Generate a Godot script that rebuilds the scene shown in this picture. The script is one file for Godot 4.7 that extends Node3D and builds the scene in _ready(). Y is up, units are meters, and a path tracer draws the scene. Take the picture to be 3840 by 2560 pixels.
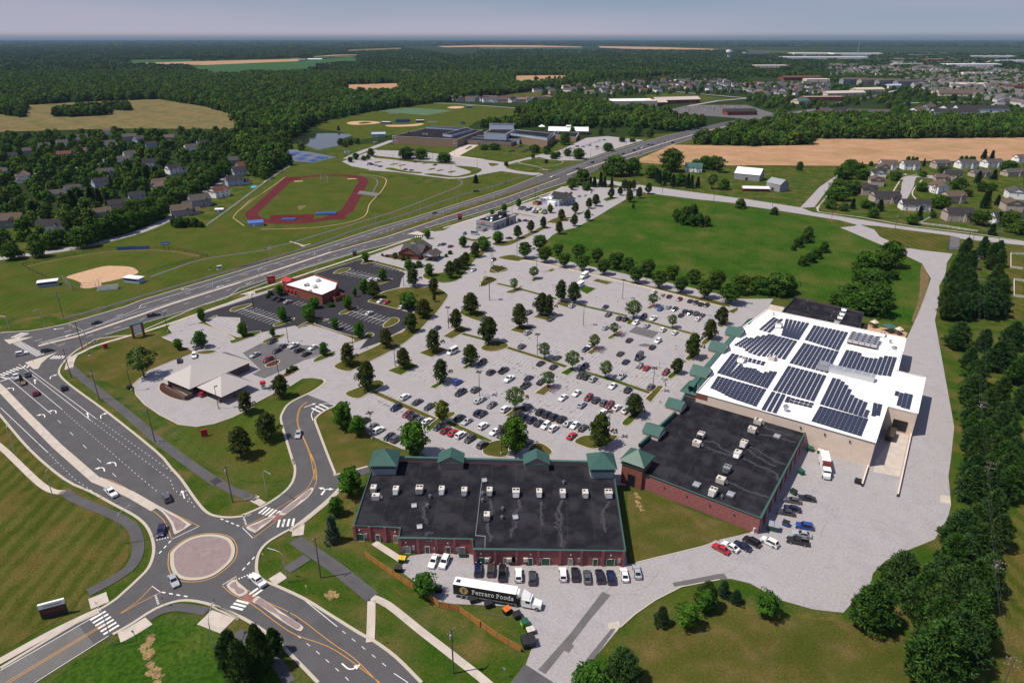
extends Node3D
# An aerial view over a shopping centre,its roads,a school and the land behind. Units are metres; -z is ahead of the viewer.
class Shape:
	# collects faces; quads are given counterclockwise as seen from outside
	var v := PackedVector3Array()
	var n := PackedVector3Array()
	var c := PackedColorArray()
	var ix := PackedInt32Array()
	var tint := Color(1,1,1)
	func tri(a: Vector3,b: Vector3,d: Vector3) -> void:
		var m := (b - a).cross(d - a).normalized()
		var k := v.size()
		v.append_array([a,b,d]); n.append_array([m,m,m]); c.append_array([tint,tint,tint])
		ix.append_array([k,k + 2,k + 1])
	func quad(a: Vector3,b: Vector3,d: Vector3,e: Vector3) -> void:
		var m := (b - a).cross(d - a)
		if m.length_squared() < 1e-12:
			m = (d - a).cross(e - a)
		m = m.normalized()
		quad_n(a,b,d,e,m,m,m,m)
	func quad_n(a: Vector3,b: Vector3,d: Vector3,e: Vector3,na: Vector3,nb: Vector3,nd: Vector3,ne: Vector3) -> void:
		var k := v.size()
		v.append_array([a,b,d,e]); n.append_array([na,nb,nd,ne]); c.append_array([tint,tint,tint,tint])
		ix.append_array([k,k + 2,k + 1,k,k + 3,k + 2])
	func box(lo: Vector3,hi: Vector3,bottom := false) -> void:
		hexa([Vector3(lo.x,lo.y,hi.z),Vector3(hi.x,lo.y,hi.z),Vector3(hi.x,lo.y,lo.z),Vector3(lo.x,lo.y,lo.z)],[Vector3(lo.x,hi.y,hi.z),Vector3(hi.x,hi.y,hi.z),Vector3(hi.x,hi.y,lo.z),Vector3(lo.x,hi.y,lo.z)],bottom)
	func hexa(b: Array,t: Array,bottom := false) -> void:
		var m := b.size()
		for i in m:
			var j := (i + 1) % m
			quad(b[i],b[j],t[j],t[i])
		for i in range(1,m - 1):
			tri(t[0],t[i],t[i + 1])
			if bottom:
				tri(b[0],b[i + 1],b[i])
	func tube(a: Vector3,b: Vector3,ra: float,rb: float,m := 6,cap := true) -> void:
		var d := (b - a).normalized()
		var s := d.cross(Vector3.UP if absf(d.y) < 0.9 else Vector3.RIGHT).normalized()
		var w := s.cross(d)
		for i in m:
			var p := s * cos(TAU * i / m) + w * sin(TAU * i / m)
			var q := s * cos(TAU * (i + 1) / m) + w * sin(TAU * (i + 1) / m)
			quad_n(a + q * ra,a + p * ra,b + p * rb,b + q * rb,q,p,p,q)
			if cap:
				tri(b,b + q * rb,b + p * rb)
	func flat(p: PackedVector2Array,y: float) -> void:
		var t := Geometry2D.triangulate_polygon(p)
		if t.is_empty():
			var best := 0.0
			var parts := Geometry2D.offset_polygon(p,0.02)
			for q in parts:
				best = area(q) if absf(area(q)) > absf(best) else best
			for q in parts:
				if area(q) * best > 0.0 and not Geometry2D.triangulate_polygon(q).is_empty():
					flat(q,y)
			return
		for i in range(0,t.size(),3):
			var a := p[t[i]]; var b := p[t[i + 1]]; var d := p[t[i + 2]]
			if (b - a).cross(d - a) > 0.0:
				var q := b; b = d; d = q
			tri(Vector3(a.x,y,a.y),Vector3(b.x,y,b.y),Vector3(d.x,y,d.y))
	func walls(p: PackedVector2Array,y0: float,y1: float) -> void:
		var turned := area(p) > 0.0
		for i in p.size():
			var a := p[i]; var b := p[(i + 1) % p.size()]
			if turned:
				var q := a; a = b; b = q
			quad(Vector3(a.x,y0,a.y),Vector3(b.x,y0,b.y),Vector3(b.x,y1,b.y),Vector3(a.x,y1,a.y))
	func area(p: PackedVector2Array) -> float:
		var s := 0.0
		for i in p.size():
			s += p[i].cross(p[(i + 1) % p.size()])
		return s
	func band(p: PackedVector2Array,half: float,y: float,closed := false) -> void:
		var m := p.size()
		var l: Array[Vector2] = []
		var r: Array[Vector2] = []
		for i in m:
			var a := p[(i - 1 + m) % m] if (i > 0 or closed) else p[0]
			var b := p[(i + 1) % m] if (i < m - 1 or closed) else p[m - 1]
			var d := (b - a).normalized()
			var k := Vector2(-d.y,d.x)
			var e := (p[i] - a).normalized() if a != p[i] else d
			var s := 1.0 / maxf(0.5,absf(k.dot(Vector2(-e.y,e.x))))
			l.append(p[i] - k * half * s); r.append(p[i] + k * half * s)
		for i in (m if closed else m - 1):
			var j := (i + 1) % m
			quad(Vector3(r[i].x,y,r[i].y),Vector3(r[j].x,y,r[j].y),Vector3(l[j].x,y,l[j].y),Vector3(l[i].x,y,l[i].y))
	func kerb(p: PackedVector2Array,half: float,y0: float,y1: float,closed := false) -> void:
		band(p,half,y1,closed)
		var m := p.size()
		for i in (m if closed else m - 1):
			var a := p[i]; var b := p[(i + 1) % m]
			var d := (b - a).normalized()
			var k := Vector2(-d.y,d.x) * half
			for s: float in [1.0,-1.0]:
				var a2 := a + k * s; var b2 := b + k * s
				if s < 0.0:
					quad(Vector3(a2.x,y0,a2.y),Vector3(b2.x,y0,b2.y),Vector3(b2.x,y1,b2.y),Vector3(a2.x,y1,a2.y))
				else:
					quad(Vector3(b2.x,y0,b2.y),Vector3(a2.x,y0,a2.y),Vector3(a2.x,y1,a2.y),Vector3(b2.x,y1,b2.y))
	func mesh(coloured := false) -> ArrayMesh:
		var a := []
		a.resize(Mesh.ARRAY_MAX)
		a[Mesh.ARRAY_VERTEX] = v; a[Mesh.ARRAY_NORMAL] = n; a[Mesh.ARRAY_INDEX] = ix
		if coloured:
			a[Mesh.ARRAY_COLOR] = c
		var o := ArrayMesh.new()
		if v.size() > 0:
			o.add_surface_from_arrays(Mesh.PRIMITIVE_TRIANGLES,a)
		return o
var M := {}
var taken := {}
var rng := RandomNumberGenerator.new()
func numbered(called: String) -> String:
	var k: int = taken.get(called,0)
	taken[called] = k + 1
	return called if k == 0 else "%s_%03d" % [called,k]
func lin(r: float,g: float,b: float) -> Color:
	return Color(r,g,b).linear_to_srgb()
func noise(size: int,period: float,octaves: int,s: int) -> PackedByteArray:
	var f := FastNoiseLite.new()
	f.seed = s; f.noise_type = FastNoiseLite.TYPE_SIMPLEX_SMOOTH; f.frequency = 1.0 / period
	f.fractal_octaves = octaves
	return f.get_seamless_image(size,size).get_data()
func blend_tex(size: int,cols: Array,periods: Array,s: int,grain := 0.06) -> ImageTexture:
	# colours (linear) mixed by noises of several sizes,with a fine grain on top
	var layers := []
	for k in periods.size():
		layers.append(noise(size,periods[k],4,s + k * 17))
	var sp := []
	for q in cols:
		sp.append(lin(q[0],q[1],q[2]))
	var data := PackedByteArray()
	data.resize(size * size * 3)
	var r := RandomNumberGenerator.new()
	r.seed = s
	var tuft := noise(size,8.0,2,s + 77)
	for i in size * size:
		var q: Color = sp[0]
		for k in layers.size():
			var t: float = clampf((layers[k][i] / 255.0 - 0.5) * 2.4 + 0.38,0.0,1.0)
			q = q.lerp(sp[k + 1],t)
		var w := 1.0 + (r.randf() - 0.5) * 2.0 * grain + (tuft[i] / 255.0 - 0.5) * 3.0 * grain
		data[i * 3] = clampi(int(q.r * w * 255.0),0,255)
		data[i * 3 + 1] = clampi(int(q.g * w * 255.0),0,255)
		data[i * 3 + 2] = clampi(int(q.b * w * 255.0),0,255)
	var im := Image.create_from_data(size,size,false,Image.FORMAT_RGB8,data)
	return ImageTexture.create_from_image(im)
func stripe_tex(size: int,cols: Array,bands: int,s: int,grain: float) -> ImageTexture:
	# mown or tilled rows: bands along one axis with broken edges
	var wob := noise(size,90.0,3,s)
	var fine := noise(size,24.0,3,s + 5)
	var big := noise(size,200.0,3,s + 9)
	var tuft := noise(size,8.0,2,s + 77)
	var sp := []
	for q in cols:
		sp.append(lin(q[0],q[1],q[2]))
	var data := PackedByteArray()
	data.resize(size * size * 3)
	var r := RandomNumberGenerator.new()
	r.seed = s
	for y in size:
		for x in size:
			var i := y * size + x
			var t: float = 0.5 + 0.5 * sin(TAU * bands * x / size + (wob[i] / 255.0 - 0.5) * 2.0)
			t = clampf((t - 0.5) * 1.6 + 0.5 + (fine[i] / 255.0 - 0.5) * 1.2,0.0,1.0)
			var q: Color = (sp[0] as Color).lerp(sp[1],t)
			if sp.size() > 2:
				q = q.lerp(sp[2],clampf((big[i] / 255.0 - 0.5) * 2.5 + 0.25,0.0,1.0) * 0.8)
			var w := 1.0 + (r.randf() - 0.5) * 2.0 * grain + (tuft[i] / 255.0 - 0.5) * 3.0 * grain
			data[i * 3] = clampi(int(q.r * w * 255.0),0,255)
			data[i * 3 + 1] = clampi(int(q.g * w * 255.0),0,255)
			data[i * 3 + 2] = clampi(int(q.b * w * 255.0),0,255)
	return ImageTexture.create_from_image(Image.create_from_data(size,size,false,Image.FORMAT_RGB8,data))
func plain(key: String,col: Array,rough := 0.8,metal := 0.0,spec := 0.5) -> StandardMaterial3D:
	var m := StandardMaterial3D.new()
	m.resource_name = key
	m.albedo_color = lin(col[0],col[1],col[2])
	m.roughness = rough; m.metallic = metal; m.metallic_specular = spec
	M[key] = m
	return m
func ground_mat(key: String,tex: Texture2D,metres: float,col := [1,1,1],broad: Texture2D = null,broad_metres := 300.0,turn := 0.0,rough := 0.95) -> StandardMaterial3D:
	var m := plain(key,col,rough,0.0,0.25 if rough < 0.8 else 0.08)
	m.albedo_texture = tex
	m.uv1_triplanar = true; m.uv1_world_triplanar = true
	m.uv1_scale = Vector3.ONE / metres
	if broad:
		m.detail_enabled = true; m.detail_albedo = broad
		m.detail_blend_mode = BaseMaterial3D.BLEND_MODE_MUL
		m.detail_uv_layer = BaseMaterial3D.DETAIL_UV_2
		m.uv2_triplanar = true; m.uv2_world_triplanar = true
		m.uv2_scale = Vector3.ONE / broad_metres
	return m
func put(called: String,s: Shape,m: Material,parent: Node = null,coloured := false) -> MeshInstance3D:
	return put_mesh(called,s.mesh(coloured),m,parent)
func put_mesh(called: String,mesh: Mesh,m: Material,parent: Node = null) -> MeshInstance3D:
	var o := MeshInstance3D.new()
	o.mesh = mesh
	o.material_override = m
	if parent == null:
		o.name = numbered(called)
		add_child(o)
	else:
		o.name = called
		parent.add_child(o,true)
	return o
func tag(o: Node,label: String,category: String,group := "") -> Node:
	o.set_meta("label",label); o.set_meta("category",category)
	if group != "":
		o.set_meta("group",group)
	return o
func thing(called: String,label: String,category: String,at := Vector3.ZERO,turn := 0.0,group := "") -> Node3D:
	var o := Node3D.new()
	o.name = numbered(called)
	add_child(o)
	o.position = at; o.rotation.y = turn
	tag(o,label,category,group)
	return o
func copy_of(o: Node3D,at: Vector3,turn: float,label: String,size := Vector3.ONE) -> Node3D:
	var d: Node3D = o.duplicate()
	d.name = numbered(String(o.get_meta("kind_name")))
	add_child(d)
	d.position = at; d.rotation.y = turn; d.scale = size
	d.remove_meta("kind_name")
	d.set_meta("label",label)
	return d
func pts(a: Array) -> PackedVector2Array:
	var p := PackedVector2Array()
	for i in range(0,a.size(),2):
		p.append(Vector2(a[i],a[i + 1]))
	return p
func smooth(p: PackedVector2Array,closed := false,steps := 4) -> PackedVector2Array:
	# Catmull-Rom through the points
	var q := PackedVector2Array()
	var m := p.size()
	for i in (m if closed else m - 1):
		var a := p[(i - 1 + m) % m] if (closed or i > 0) else p[0]
		var b := p[i]; var c := p[(i + 1) % m]
		var d := p[(i + 2) % m] if (closed or i < m - 2) else p[m - 1]
		for k in steps:
			q.append(b.cubic_interpolate(c,a,d,float(k) / steps))
	if not closed:
		q.append(p[m - 1])
	return q
func structure(o: Node,label := "") -> Node:
	o.set_meta("kind","structure")
	if label != "":
		o.set_meta("label",label)
	return o
func sheet(called: String,p: PackedVector2Array,y: float,m: Material,label := "",parent: Node = null) -> MeshInstance3D:
	var s := Shape.new()
	s.flat(p,y)
	var o := put(called,s,m,parent)
	if parent == null:
		structure(o,label)
		if called in ["field","pond","turf_pitch","far_lawn","school_lot","tennis_courts","highway","side_road","side_street","cul_de_sac","parking_lot","meadow","infield_dirt"] and called + label != "fieldgreen farm paddock beyond the side road":
			open_land.append(p)
	return o
var open_land: Array[PackedVector2Array] = []
func ribbon(called: String,p: PackedVector2Array,width: float,y: float,m: Material,parent: Node = null,label := "",closed := false) -> MeshInstance3D:
	var s := Shape.new()
	s.band(p,width * 0.5,y,closed)
	var o := put(called,s,m,parent)
	if parent == null:
		structure(o,label)
	return o
func along(p: PackedVector2Array,d: float) -> Array:
	# the point d metres along a line,and the direction there
	for i in p.size() - 1:
		var l := p[i].distance_to(p[i + 1])
		if d <= l or i == p.size() - 2:
			return [p[i].lerp(p[i + 1],d / maxf(l,0.001)),(p[i + 1] - p[i]).normalized()]
		d -= l
	return [p[0],Vector2.RIGHT]
func line_length(p: PackedVector2Array) -> float:
	var s := 0.0
	for i in p.size() - 1:
		s += p[i].distance_to(p[i + 1])
	return s
func v3(p: Vector2,y := 0.0) -> Vector3:
	return Vector3(p.x,y,p.y)
func heading(d: Vector2) -> float:
	# the turn that points a thing's -z axis along d
	return atan2(-d.x,-d.y)
const ORD := ["first","second","third","fourth","fifth","sixth","seventh","eighth","ninth","tenth","eleventh","twelfth","thirteenth","fourteenth","fifteenth","sixteenth","seventeenth","eighteenth","nineteenth","twentieth"]
func nth(i: int) -> String:
	if i >= 99:
		return "number %d" % (i + 1)
	if i < 20:
		return ORD[i]
	var tens: String = ["twenty","thirty","forty","fifty","sixty","seventy","eighty","ninety"][(i + 1) / 10 - 2]
	return tens + "-" + ORD[(i + 1) % 10 - 1] if (i + 1) % 10 > 0 else tens.replace("ty","tieth")
var queue := {}   # look + place -> things waiting for a label that singles them out
func later(o: Node3D,look: String,place: String) -> void:
	var key := look + "|" + place
	if not queue.has(key):
		queue[key] = []
	queue[key].append(o)
func label_all() -> void:
	for key in queue:
		var a: Array = queue[key]
		var w: PackedStringArray = key.split("|")
		if a.size() == 1:
			a[0].set_meta("label","%s %s" % [w[0],w[1]])
			continue
		a.sort_custom(func(p,q): return p.position.x / -p.position.z < q.position.x / -q.position.z)
		for i in a.size():
			var which := "leftmost" if i == 0 else ("rightmost" if i == a.size() - 1 else nth(i) + " from left")
			a[i].set_meta("label","%s %s, %s" % [w[0],w[1],which])
func _ready() -> void:
	rng.seed = 20240611
	var cam := Camera3D.new()
	cam.name = "camera"
	add_child(cam)
	cam.position = Vector3(0,122,0)
	cam.rotation_degrees = Vector3(-24.06,0,0)
	cam.fov = 53.13
	cam.near = 1.0; cam.far = 60000.0
	cam.current = true
	var e := Environment.new()
	e.tonemap_mode = Environment.TONE_MAPPER_LINEAR
	e.tonemap_exposure = EXPOSURE
	e.background_mode = Environment.BG_SKY
	var sm := ProceduralSkyMaterial.new()
	sm.sky_top_color = lin(0.08,0.18,0.36)
	sm.sky_horizon_color = lin(0.235,0.325,0.425)
	sm.sky_curve = 0.16
	sm.ground_bottom_color = lin(0.06,0.08,0.06)
	sm.ground_horizon_color = lin(0.20,0.26,0.34)
	sm.sky_cover = cloud_cover()
	sm.sky_cover_modulate = Color(1,1,1,1)
	var sky := Sky.new()
	sky.sky_material = sm
	e.sky = sky
	e.fog_enabled = true
	e.fog_density = 0.000022
	e.fog_light_color = lin(0.42,0.60,0.95)
	e.sdfgi_enabled = true; e.ssao_enabled = true; e.ssil_enabled = true
	var we := WorldEnvironment.new()
	we.name = "world_environment"
	we.environment = e
	add_child(we)
	var sun := DirectionalLight3D.new()
	sun.name = "sun"
	sun.light_energy = 1.5
	sun.light_color = Color(1.0,0.965,0.91)
	sun.light_angular_distance = 0.5
	sun.shadow_enabled = true
	add_child(sun)
	sun.look_at_from_position(Vector3.ZERO,Vector3(0.559,-1.0,-0.108),Vector3.UP)
	materials()
	build_ground()
	build_buildings()
	build_trees()
	build_cars()
	build_things()
	build_far()
	label_all()
const EXPOSURE := 1.08
func cloud_cover() -> ImageTexture:
	# thin high cloud,the same all round
	var f := FastNoiseLite.new()
	f.seed = 4; f.frequency = 0.75; f.fractal_octaves = 5
	var im := Image.create(1024,512,false,Image.FORMAT_RGBA8)
	for y in 256:
		var up := (0.5 - y / 512.0) * PI
		for x in 1024:
			var a := TAU * x / 1024.0
			var p := Vector3(cos(a) * cos(up),sin(up) * 14.0,sin(a) * cos(up))
			var t := clampf(f.get_noise_3dv(p) * -1.0 + 0.72,0.0,1.0)
			im.set_pixel(x,y,Color(0.50,0.34,0.31,t * 0.75))
	return ImageTexture.create_from_image(im)
func materials() -> void:
	var verge := blend_tex(512,[[0.052,0.072,0.011],[0.078,0.078,0.018],[0.042,0.070,0.009],[0.105,0.085,0.030]],[60.0,110.0,170.0],11,0.10)
	var lush := blend_tex(512,[[0.048,0.084,0.011],[0.056,0.087,0.012],[0.041,0.074,0.010],[0.082,0.090,0.021]],[30.0,90.0,200.0],21,0.14)
	var dry := blend_tex(512,[[0.092,0.080,0.022],[0.072,0.078,0.017],[0.115,0.090,0.036],[0.062,0.072,0.014]],[40.0,90.0,200.0],31,0.10)
	var broad := blend_tex(512,[[1,1,1],[0.80,0.84,0.72],[1,0.96,0.92]],[70.0,150.0],41,0.0)
	var broad_green := blend_tex(512,[[1,1,1],[0.52,0.86,0.62],[0.62,0.88,0.66]],[50.0,120.0],43,0.02)
	ground_mat("grass",verge,53.0,[1.08,1.05,1.0],broad_green,120.0)
	ground_mat("lush",lush,97.0,[1,1,1],broad_green,230.0)
	ground_mat("dry_grass",dry,43.0,[1,1,1],broad,190.0)
	ground_mat("land",blend_tex(512,[[0.024,0.042,0.012],[0.036,0.050,0.016],[0.020,0.036,0.010]],[50.0,120.0],51,0.06),140.0,[1,1,1],broad,900.0)
	ground_mat("mown",stripe_tex(512,[[0.050,0.066,0.011],[0.082,0.084,0.020],[0.110,0.082,0.027]],10,61,0.12),46.0,[1,1,1],broad,120.0)
	ground_mat("mown_fine",stripe_tex(512,[[0.052,0.078,0.012],[0.062,0.084,0.014],[0.080,0.080,0.020]],12,67,0.12),55.0,[1,1,1],broad,160.0)
	ground_mat("tilled",stripe_tex(512,[[0.37,0.225,0.135],[0.33,0.205,0.12],[0.41,0.26,0.16]],14,71,0.05),90.0,[1,1,1],broad,500.0)
	ground_mat("stubble",stripe_tex(512,[[0.135,0.115,0.050],[0.20,0.150,0.082],[0.10,0.105,0.035]],10,75,0.06),70.0,[1,1,1],broad,420.0)
	ground_mat("crop",stripe_tex(512,[[0.035,0.085,0.030],[0.045,0.10,0.035],[0.03,0.07,0.03]],12,79,0.04),120.0)
	ground_mat("dirt",blend_tex(256,[[0.46,0.30,0.19],[0.50,0.34,0.22],[0.42,0.27,0.17]],[20.0,60.0],81,0.04),12.0)
	ground_mat("straw",blend_tex(256,[[0.25,0.175,0.085],[0.14,0.12,0.04],[0.30,0.21,0.11]],[16.0,40.0],82,0.16),6.0)
	ground_mat("bare_soil",blend_tex(256,[[0.16,0.105,0.06],[0.20,0.14,0.08],[0.10,0.085,0.035]],[20.0,60.0],83,0.1),9.0)
	ground_mat("mulch",blend_tex(256,[[0.055,0.026,0.018],[0.085,0.042,0.03]],[14.0],85,0.2),4.0)
	var tar := blend_tex(512,[[0.80,0.80,0.80],[1,1,1],[0.88,0.87,0.86]],[24.0,140.0],91,0.07)
	var wear := blend_tex(512,[[1,1,1],[0.84,0.84,0.84],[0.94,0.93,0.91]],[60.0,190.0],93,0.0)
	var wear_lot := blend_tex(512,[[1,1,1],[0.89,0.89,0.895],[0.96,0.95,0.93]],[44.0,150.0],94,0.03)
	ground_mat("lot",tar,17.0,[0.375,0.357,0.368],wear_lot,71.0,0.0,0.9)
	ground_mat("asphalt",tar,13.0,[0.112,0.110,0.117],wear,61.0,0.0,0.85)
	ground_mat("worn_asphalt",tar,13.0,[0.17,0.165,0.165],wear,61.0,0.0,0.85)
	ground_mat("black_asphalt",tar,15.0,[0.046,0.046,0.054],wear,57.0,0.0,0.85)
	ground_mat("patch_asphalt",tar,11.0,[0.15,0.145,0.15],wear,39.0,0.0,0.9)
	ground_mat("concrete",tar,7.0,[0.56,0.50,0.44],wear,31.0,0.0,0.9)
	ground_mat("kerb",tar,5.0,[0.50,0.45,0.38],null,1.0,0.0,0.9)
	ground_mat("pink_paving",tar,6.0,[0.30,0.235,0.235],wear,19.0,0.0,0.9)
	ground_mat("red_paving",tar,6.0,[0.32,0.15,0.14],wear,19.0,0.0,0.9)
	ground_mat("track_red",tar,23.0,[0.115,0.024,0.028],wear,90.0,0.0,0.9)
	ground_mat("court_blue",tar,23.0,[0.055,0.10,0.26],wear,50.0)
	ground_mat("court_grey",tar,23.0,[0.15,0.17,0.22],wear,50.0)
	ground_mat("turf",tar,29.0,[0.10,0.17,0.10],wear,90.0)
	ground_mat("roof_black",blend_tex(512,[[0.018,0.018,0.023],[0.025,0.025,0.031],[0.015,0.015,0.020],[0.033,0.033,0.038]],[30.0,90.0,200.0],95,0.10),21.0,[1,1,1],wear,47.0)
	ground_mat("roof_white",tar,27.0,[1.0,1.0,1.0],wear,200.0)
	var block := blend_tex(256,[[0.29,0.115,0.11],[0.34,0.15,0.145],[0.22,0.08,0.078]],[7.0,30.0],97,0.22)
	ground_mat("maroon_block",block,5.0)
	ground_mat("brick",blend_tex(256,[[0.22,0.085,0.060],[0.27,0.11,0.085],[0.17,0.062,0.045]],[6.0,30.0],99,0.18),4.0)
	ground_mat("tan_brick",blend_tex(256,[[0.25,0.18,0.135],[0.30,0.22,0.165],[0.20,0.14,0.105]],[6.0,30.0],101,0.14),5.0)
	ground_mat("brown_block",blend_tex(256,[[0.13,0.095,0.085],[0.17,0.125,0.11],[0.10,0.07,0.063]],[6.0,30.0],103,0.18),4.0)
	ground_mat("stucco",tar,9.0,[0.80,0.67,0.57],wear,41.0)
	ground_mat("shingle_grey",blend_tex(256,[[0.085,0.08,0.078],[0.11,0.103,0.10],[0.065,0.062,0.06]],[5.0,40.0],105,0.16),6.0)
	M["shingle_dark"] = tinted("shingle_grey",[0.50,0.51,0.56])
	M["shingle_brown"] = tinted("shingle_grey",[1.35,1.08,0.9])
	M["shingle_red"] = tinted("shingle_grey",[1.5,0.75,0.65])
	M["shingle_tan"] = tinted("shingle_grey",[2.2,1.7,1.4])
	ground_mat("siding",tar,8.0,[0.70,0.68,0.66],null)
	M["siding_beige"] = tinted("siding",[0.50,0.42,0.36])
	M["siding_grey"] = tinted("siding",[0.33,0.33,0.36])
	M["siding_blue"] = tinted("siding",[0.42,0.47,0.60])
	M["siding_white"] = tinted("siding",[0.95,0.95,0.95])
	ground_mat("green_metal",tar,9.0,[0.062,0.145,0.125],wear,23.0,0.0,0.38)
	plain("coping_green",[0.035,0.095,0.08],0.5)
	ground_mat("wood_fence",blend_tex(256,[[0.36,0.17,0.05],[0.42,0.21,0.07],[0.28,0.13,0.04]],[8.0,40.0],107,0.1),5.0)
	ground_mat("pole_wood",blend_tex(256,[[0.13,0.10,0.075],[0.18,0.14,0.11]],[9.0],109,0.15),3.0)
	plain("paint_white",[0.68,0.67,0.65],0.8)
	plain("paint_faint",[0.50,0.485,0.475],0.8)
	plain("paint_yellow",[0.54,0.27,0.05],0.8)
	plain("paint_blue",[0.12,0.30,0.55],0.7)
	plain("white",[0.78,0.78,0.77],0.5)
	plain("off_white",[0.53,0.50,0.455],0.6)
	plain("grey_metal",[0.32,0.33,0.35],0.45,0.4)
	plain("galvanised",[0.50,0.51,0.53],0.4,0.6)
	plain("dark_metal",[0.035,0.036,0.04],0.5,0.2)
	plain("black",[0.012,0.012,0.013],0.5)
	plain("bronze",[0.06,0.045,0.035],0.5,0.3)
	plain("dark_green",[0.012,0.075,0.045],0.5)
	plain("lime",[0.20,0.42,0.02],0.5)
	plain("sign_red",[0.42,0.012,0.025],0.5)
	plain("dark_red",[0.16,0.016,0.016],0.5)
	plain("sign_blue",[0.03,0.07,0.24],0.5)
	plain("school_blue",[0.05,0.13,0.40],0.5)
	plain("pale_blue",[0.33,0.39,0.50],0.6)
	plain("yellow",[0.60,0.36,0.02],0.5)
	plain("orange",[0.60,0.14,0.02],0.5)
	plain("tyre",[0.018,0.018,0.019],0.8)
	plain("rim",[0.35,0.35,0.37],0.35,0.7)
	plain("tail_red",[0.35,0.012,0.012],0.3)
	plain("lamp_clear",[0.75,0.75,0.78],0.2)
	plain("bark",[0.085,0.065,0.05],0.95)
	plain("board",[0.27,0.215,0.185],0.85)
	plain("tower_grey",[0.30,0.345,0.34],0.7)
	plain("roof_seam",[0.036,0.036,0.041],0.9)
	plain("roof_stain",[0.036,0.035,0.040],0.9)
	plain("crack",[0.14,0.135,0.135],0.9)
	plain("solar",[0.030,0.035,0.062],0.16)
	plain("skin",[0.42,0.25,0.17],0.6)
	plain("cable",[0.10,0.10,0.105],0.6)
	plain("glass",[0.012,0.015,0.019],0.06)
	plain("pool",[0.07,0.42,0.52],0.1)
	var w := plain("water",[0.030,0.038,0.024],0.05)
	w.metallic_specular = 0.7
	var car := {"white": [0.74,0.74,0.74],"black": [0.010,0.010,0.012],"silver": [0.42,0.44,0.46],"grey": [0.10,0.105,0.115],"dark_grey": [0.035,0.036,0.040],"red": [0.40,0.010,0.018],"maroon": [0.16,0.008,0.016],"blue": [0.014,0.06,0.30],"navy": [0.008,0.014,0.055],"brown": [0.045,0.034,0.027],"tan": [0.26,0.22,0.17],"yellow": [0.62,0.60,0.02],"green": [0.015,0.06,0.03],"light_grey": [0.26,0.28,0.30]}
	for k in car:
		var p := plain("car_" + k,car[k],0.35,0.25 if k in ["silver","grey","light_grey","blue","navy"] else 0.0)
		p.clearcoat_enabled = true; p.clearcoat = 1.0; p.clearcoat_roughness = 0.06
func tinted(key: String,col: Array) -> StandardMaterial3D:
	var m: StandardMaterial3D = M[key].duplicate()
	var a: Color = M[key].albedo_color.srgb_to_linear()
	if key in ["siding","green_metal"]:
		a = Color(1,1,1)
	m.albedo_color = Color(minf(a.r * col[0],4.0),minf(a.g * col[1],4.0),minf(a.b * col[2],4.0)).linear_to_srgb()
	return m
var islands := 0
func island(a: Array,m: String,label: String,round_it := true,kerb_w := 0.32) -> Node3D:
	# a kerbed island: a ring of concrete with turf or mulch a little above it
	var p := pts(a)
	if round_it:
		p = smooth(p,true,3)
	var o := Node3D.new()
	o.name = numbered("kerbed_island")
	add_child(o)
	structure(o,label)
	var s := Shape.new()
	s.kerb(p,kerb_w * 0.5,0.03,0.17,true)
	put("kerb",s,M.kerb,o)
	var t := Shape.new()
	t.flat(p,0.155)
	put("planting",t,M[m],o)
	return o
func dashes(p: PackedVector2Array,width: float,on: float,off: float,m: Material,parent: Node,called := "lane_dash",y := 0.085) -> void:
	var d := 0.0
	var l := line_length(p)
	while d + on <= l:
		var a: Array = along(p,d)
		var b: Array = along(p,d + on)
		ribbon(called,PackedVector2Array([a[0],b[0]]),width,y,m,parent)
		d += on + off
func stalls(parent: Node,a: Array,count: int,depth: float,side: Vector2,m: String,wide := 0.17) -> void:
	# painted lines from a to b,each depth metres long towards side
	var p := pts(a)
	for i in count + 1:
		var q := p[0].lerp(p[1],float(i) / count)
		ribbon("stall_line",PackedVector2Array([q,q + side.normalized() * depth]),wide,0.085,M[m],parent)
func arrow(parent: Node,at: Vector2,d: Vector2,bend: float,size := 1.0) -> void:
	# a lane arrow; bend -1 turns left,1 right,0 straight
	var s := Shape.new()
	var r := Vector2(-d.y,d.x)
	var y := 0.086
	var path := [Vector2(0,-1.6)]
	if bend == 0.0:
		path.append(Vector2(0,0.6))
	else:
		path.append_array([Vector2(0,-0.5),Vector2(bend * 0.12,0.0),Vector2(bend * 0.45,0.35),Vector2(bend * 0.8,0.4)])
	var line := PackedVector2Array()
	for q in path:
		line.append(at + (r * q.x + d * q.y) * size)
	s.band(line,0.11 * size,y)
	var e: Vector2 = line[-1]
	var f := (line[-1] - line[-2]).normalized()
	var k := Vector2(-f.y,f.x)
	s.flat(PackedVector2Array([e - k * 0.42 * size,e + f * 0.9 * size,e + k * 0.42 * size]),y)
	put("lane_arrow",s,M.paint_white,parent)
func crosswalk(parent: Node,a: Array,bars: int,length: float,m := "paint_white") -> void:
	# bars laid from a to b across the lane,each length metres long
	var p := pts(a)
	var d := (p[1] - p[0]).normalized()
	var k := Vector2(-d.y,d.x)
	for i in bars:
		var q := p[0].lerp(p[1],(i + 0.5) / bars)
		ribbon("crosswalk_bar",PackedVector2Array([q - k * length * 0.5,q + k * length * 0.5]),0.6,0.086,M[m],parent)
func edge(parent: Node,p: PackedVector2Array,width := 0.5) -> void:
	var s := Shape.new()
	s.kerb(p,width * 0.5,0.0,0.14)
	put("kerb",s,M.kerb,parent)
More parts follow.
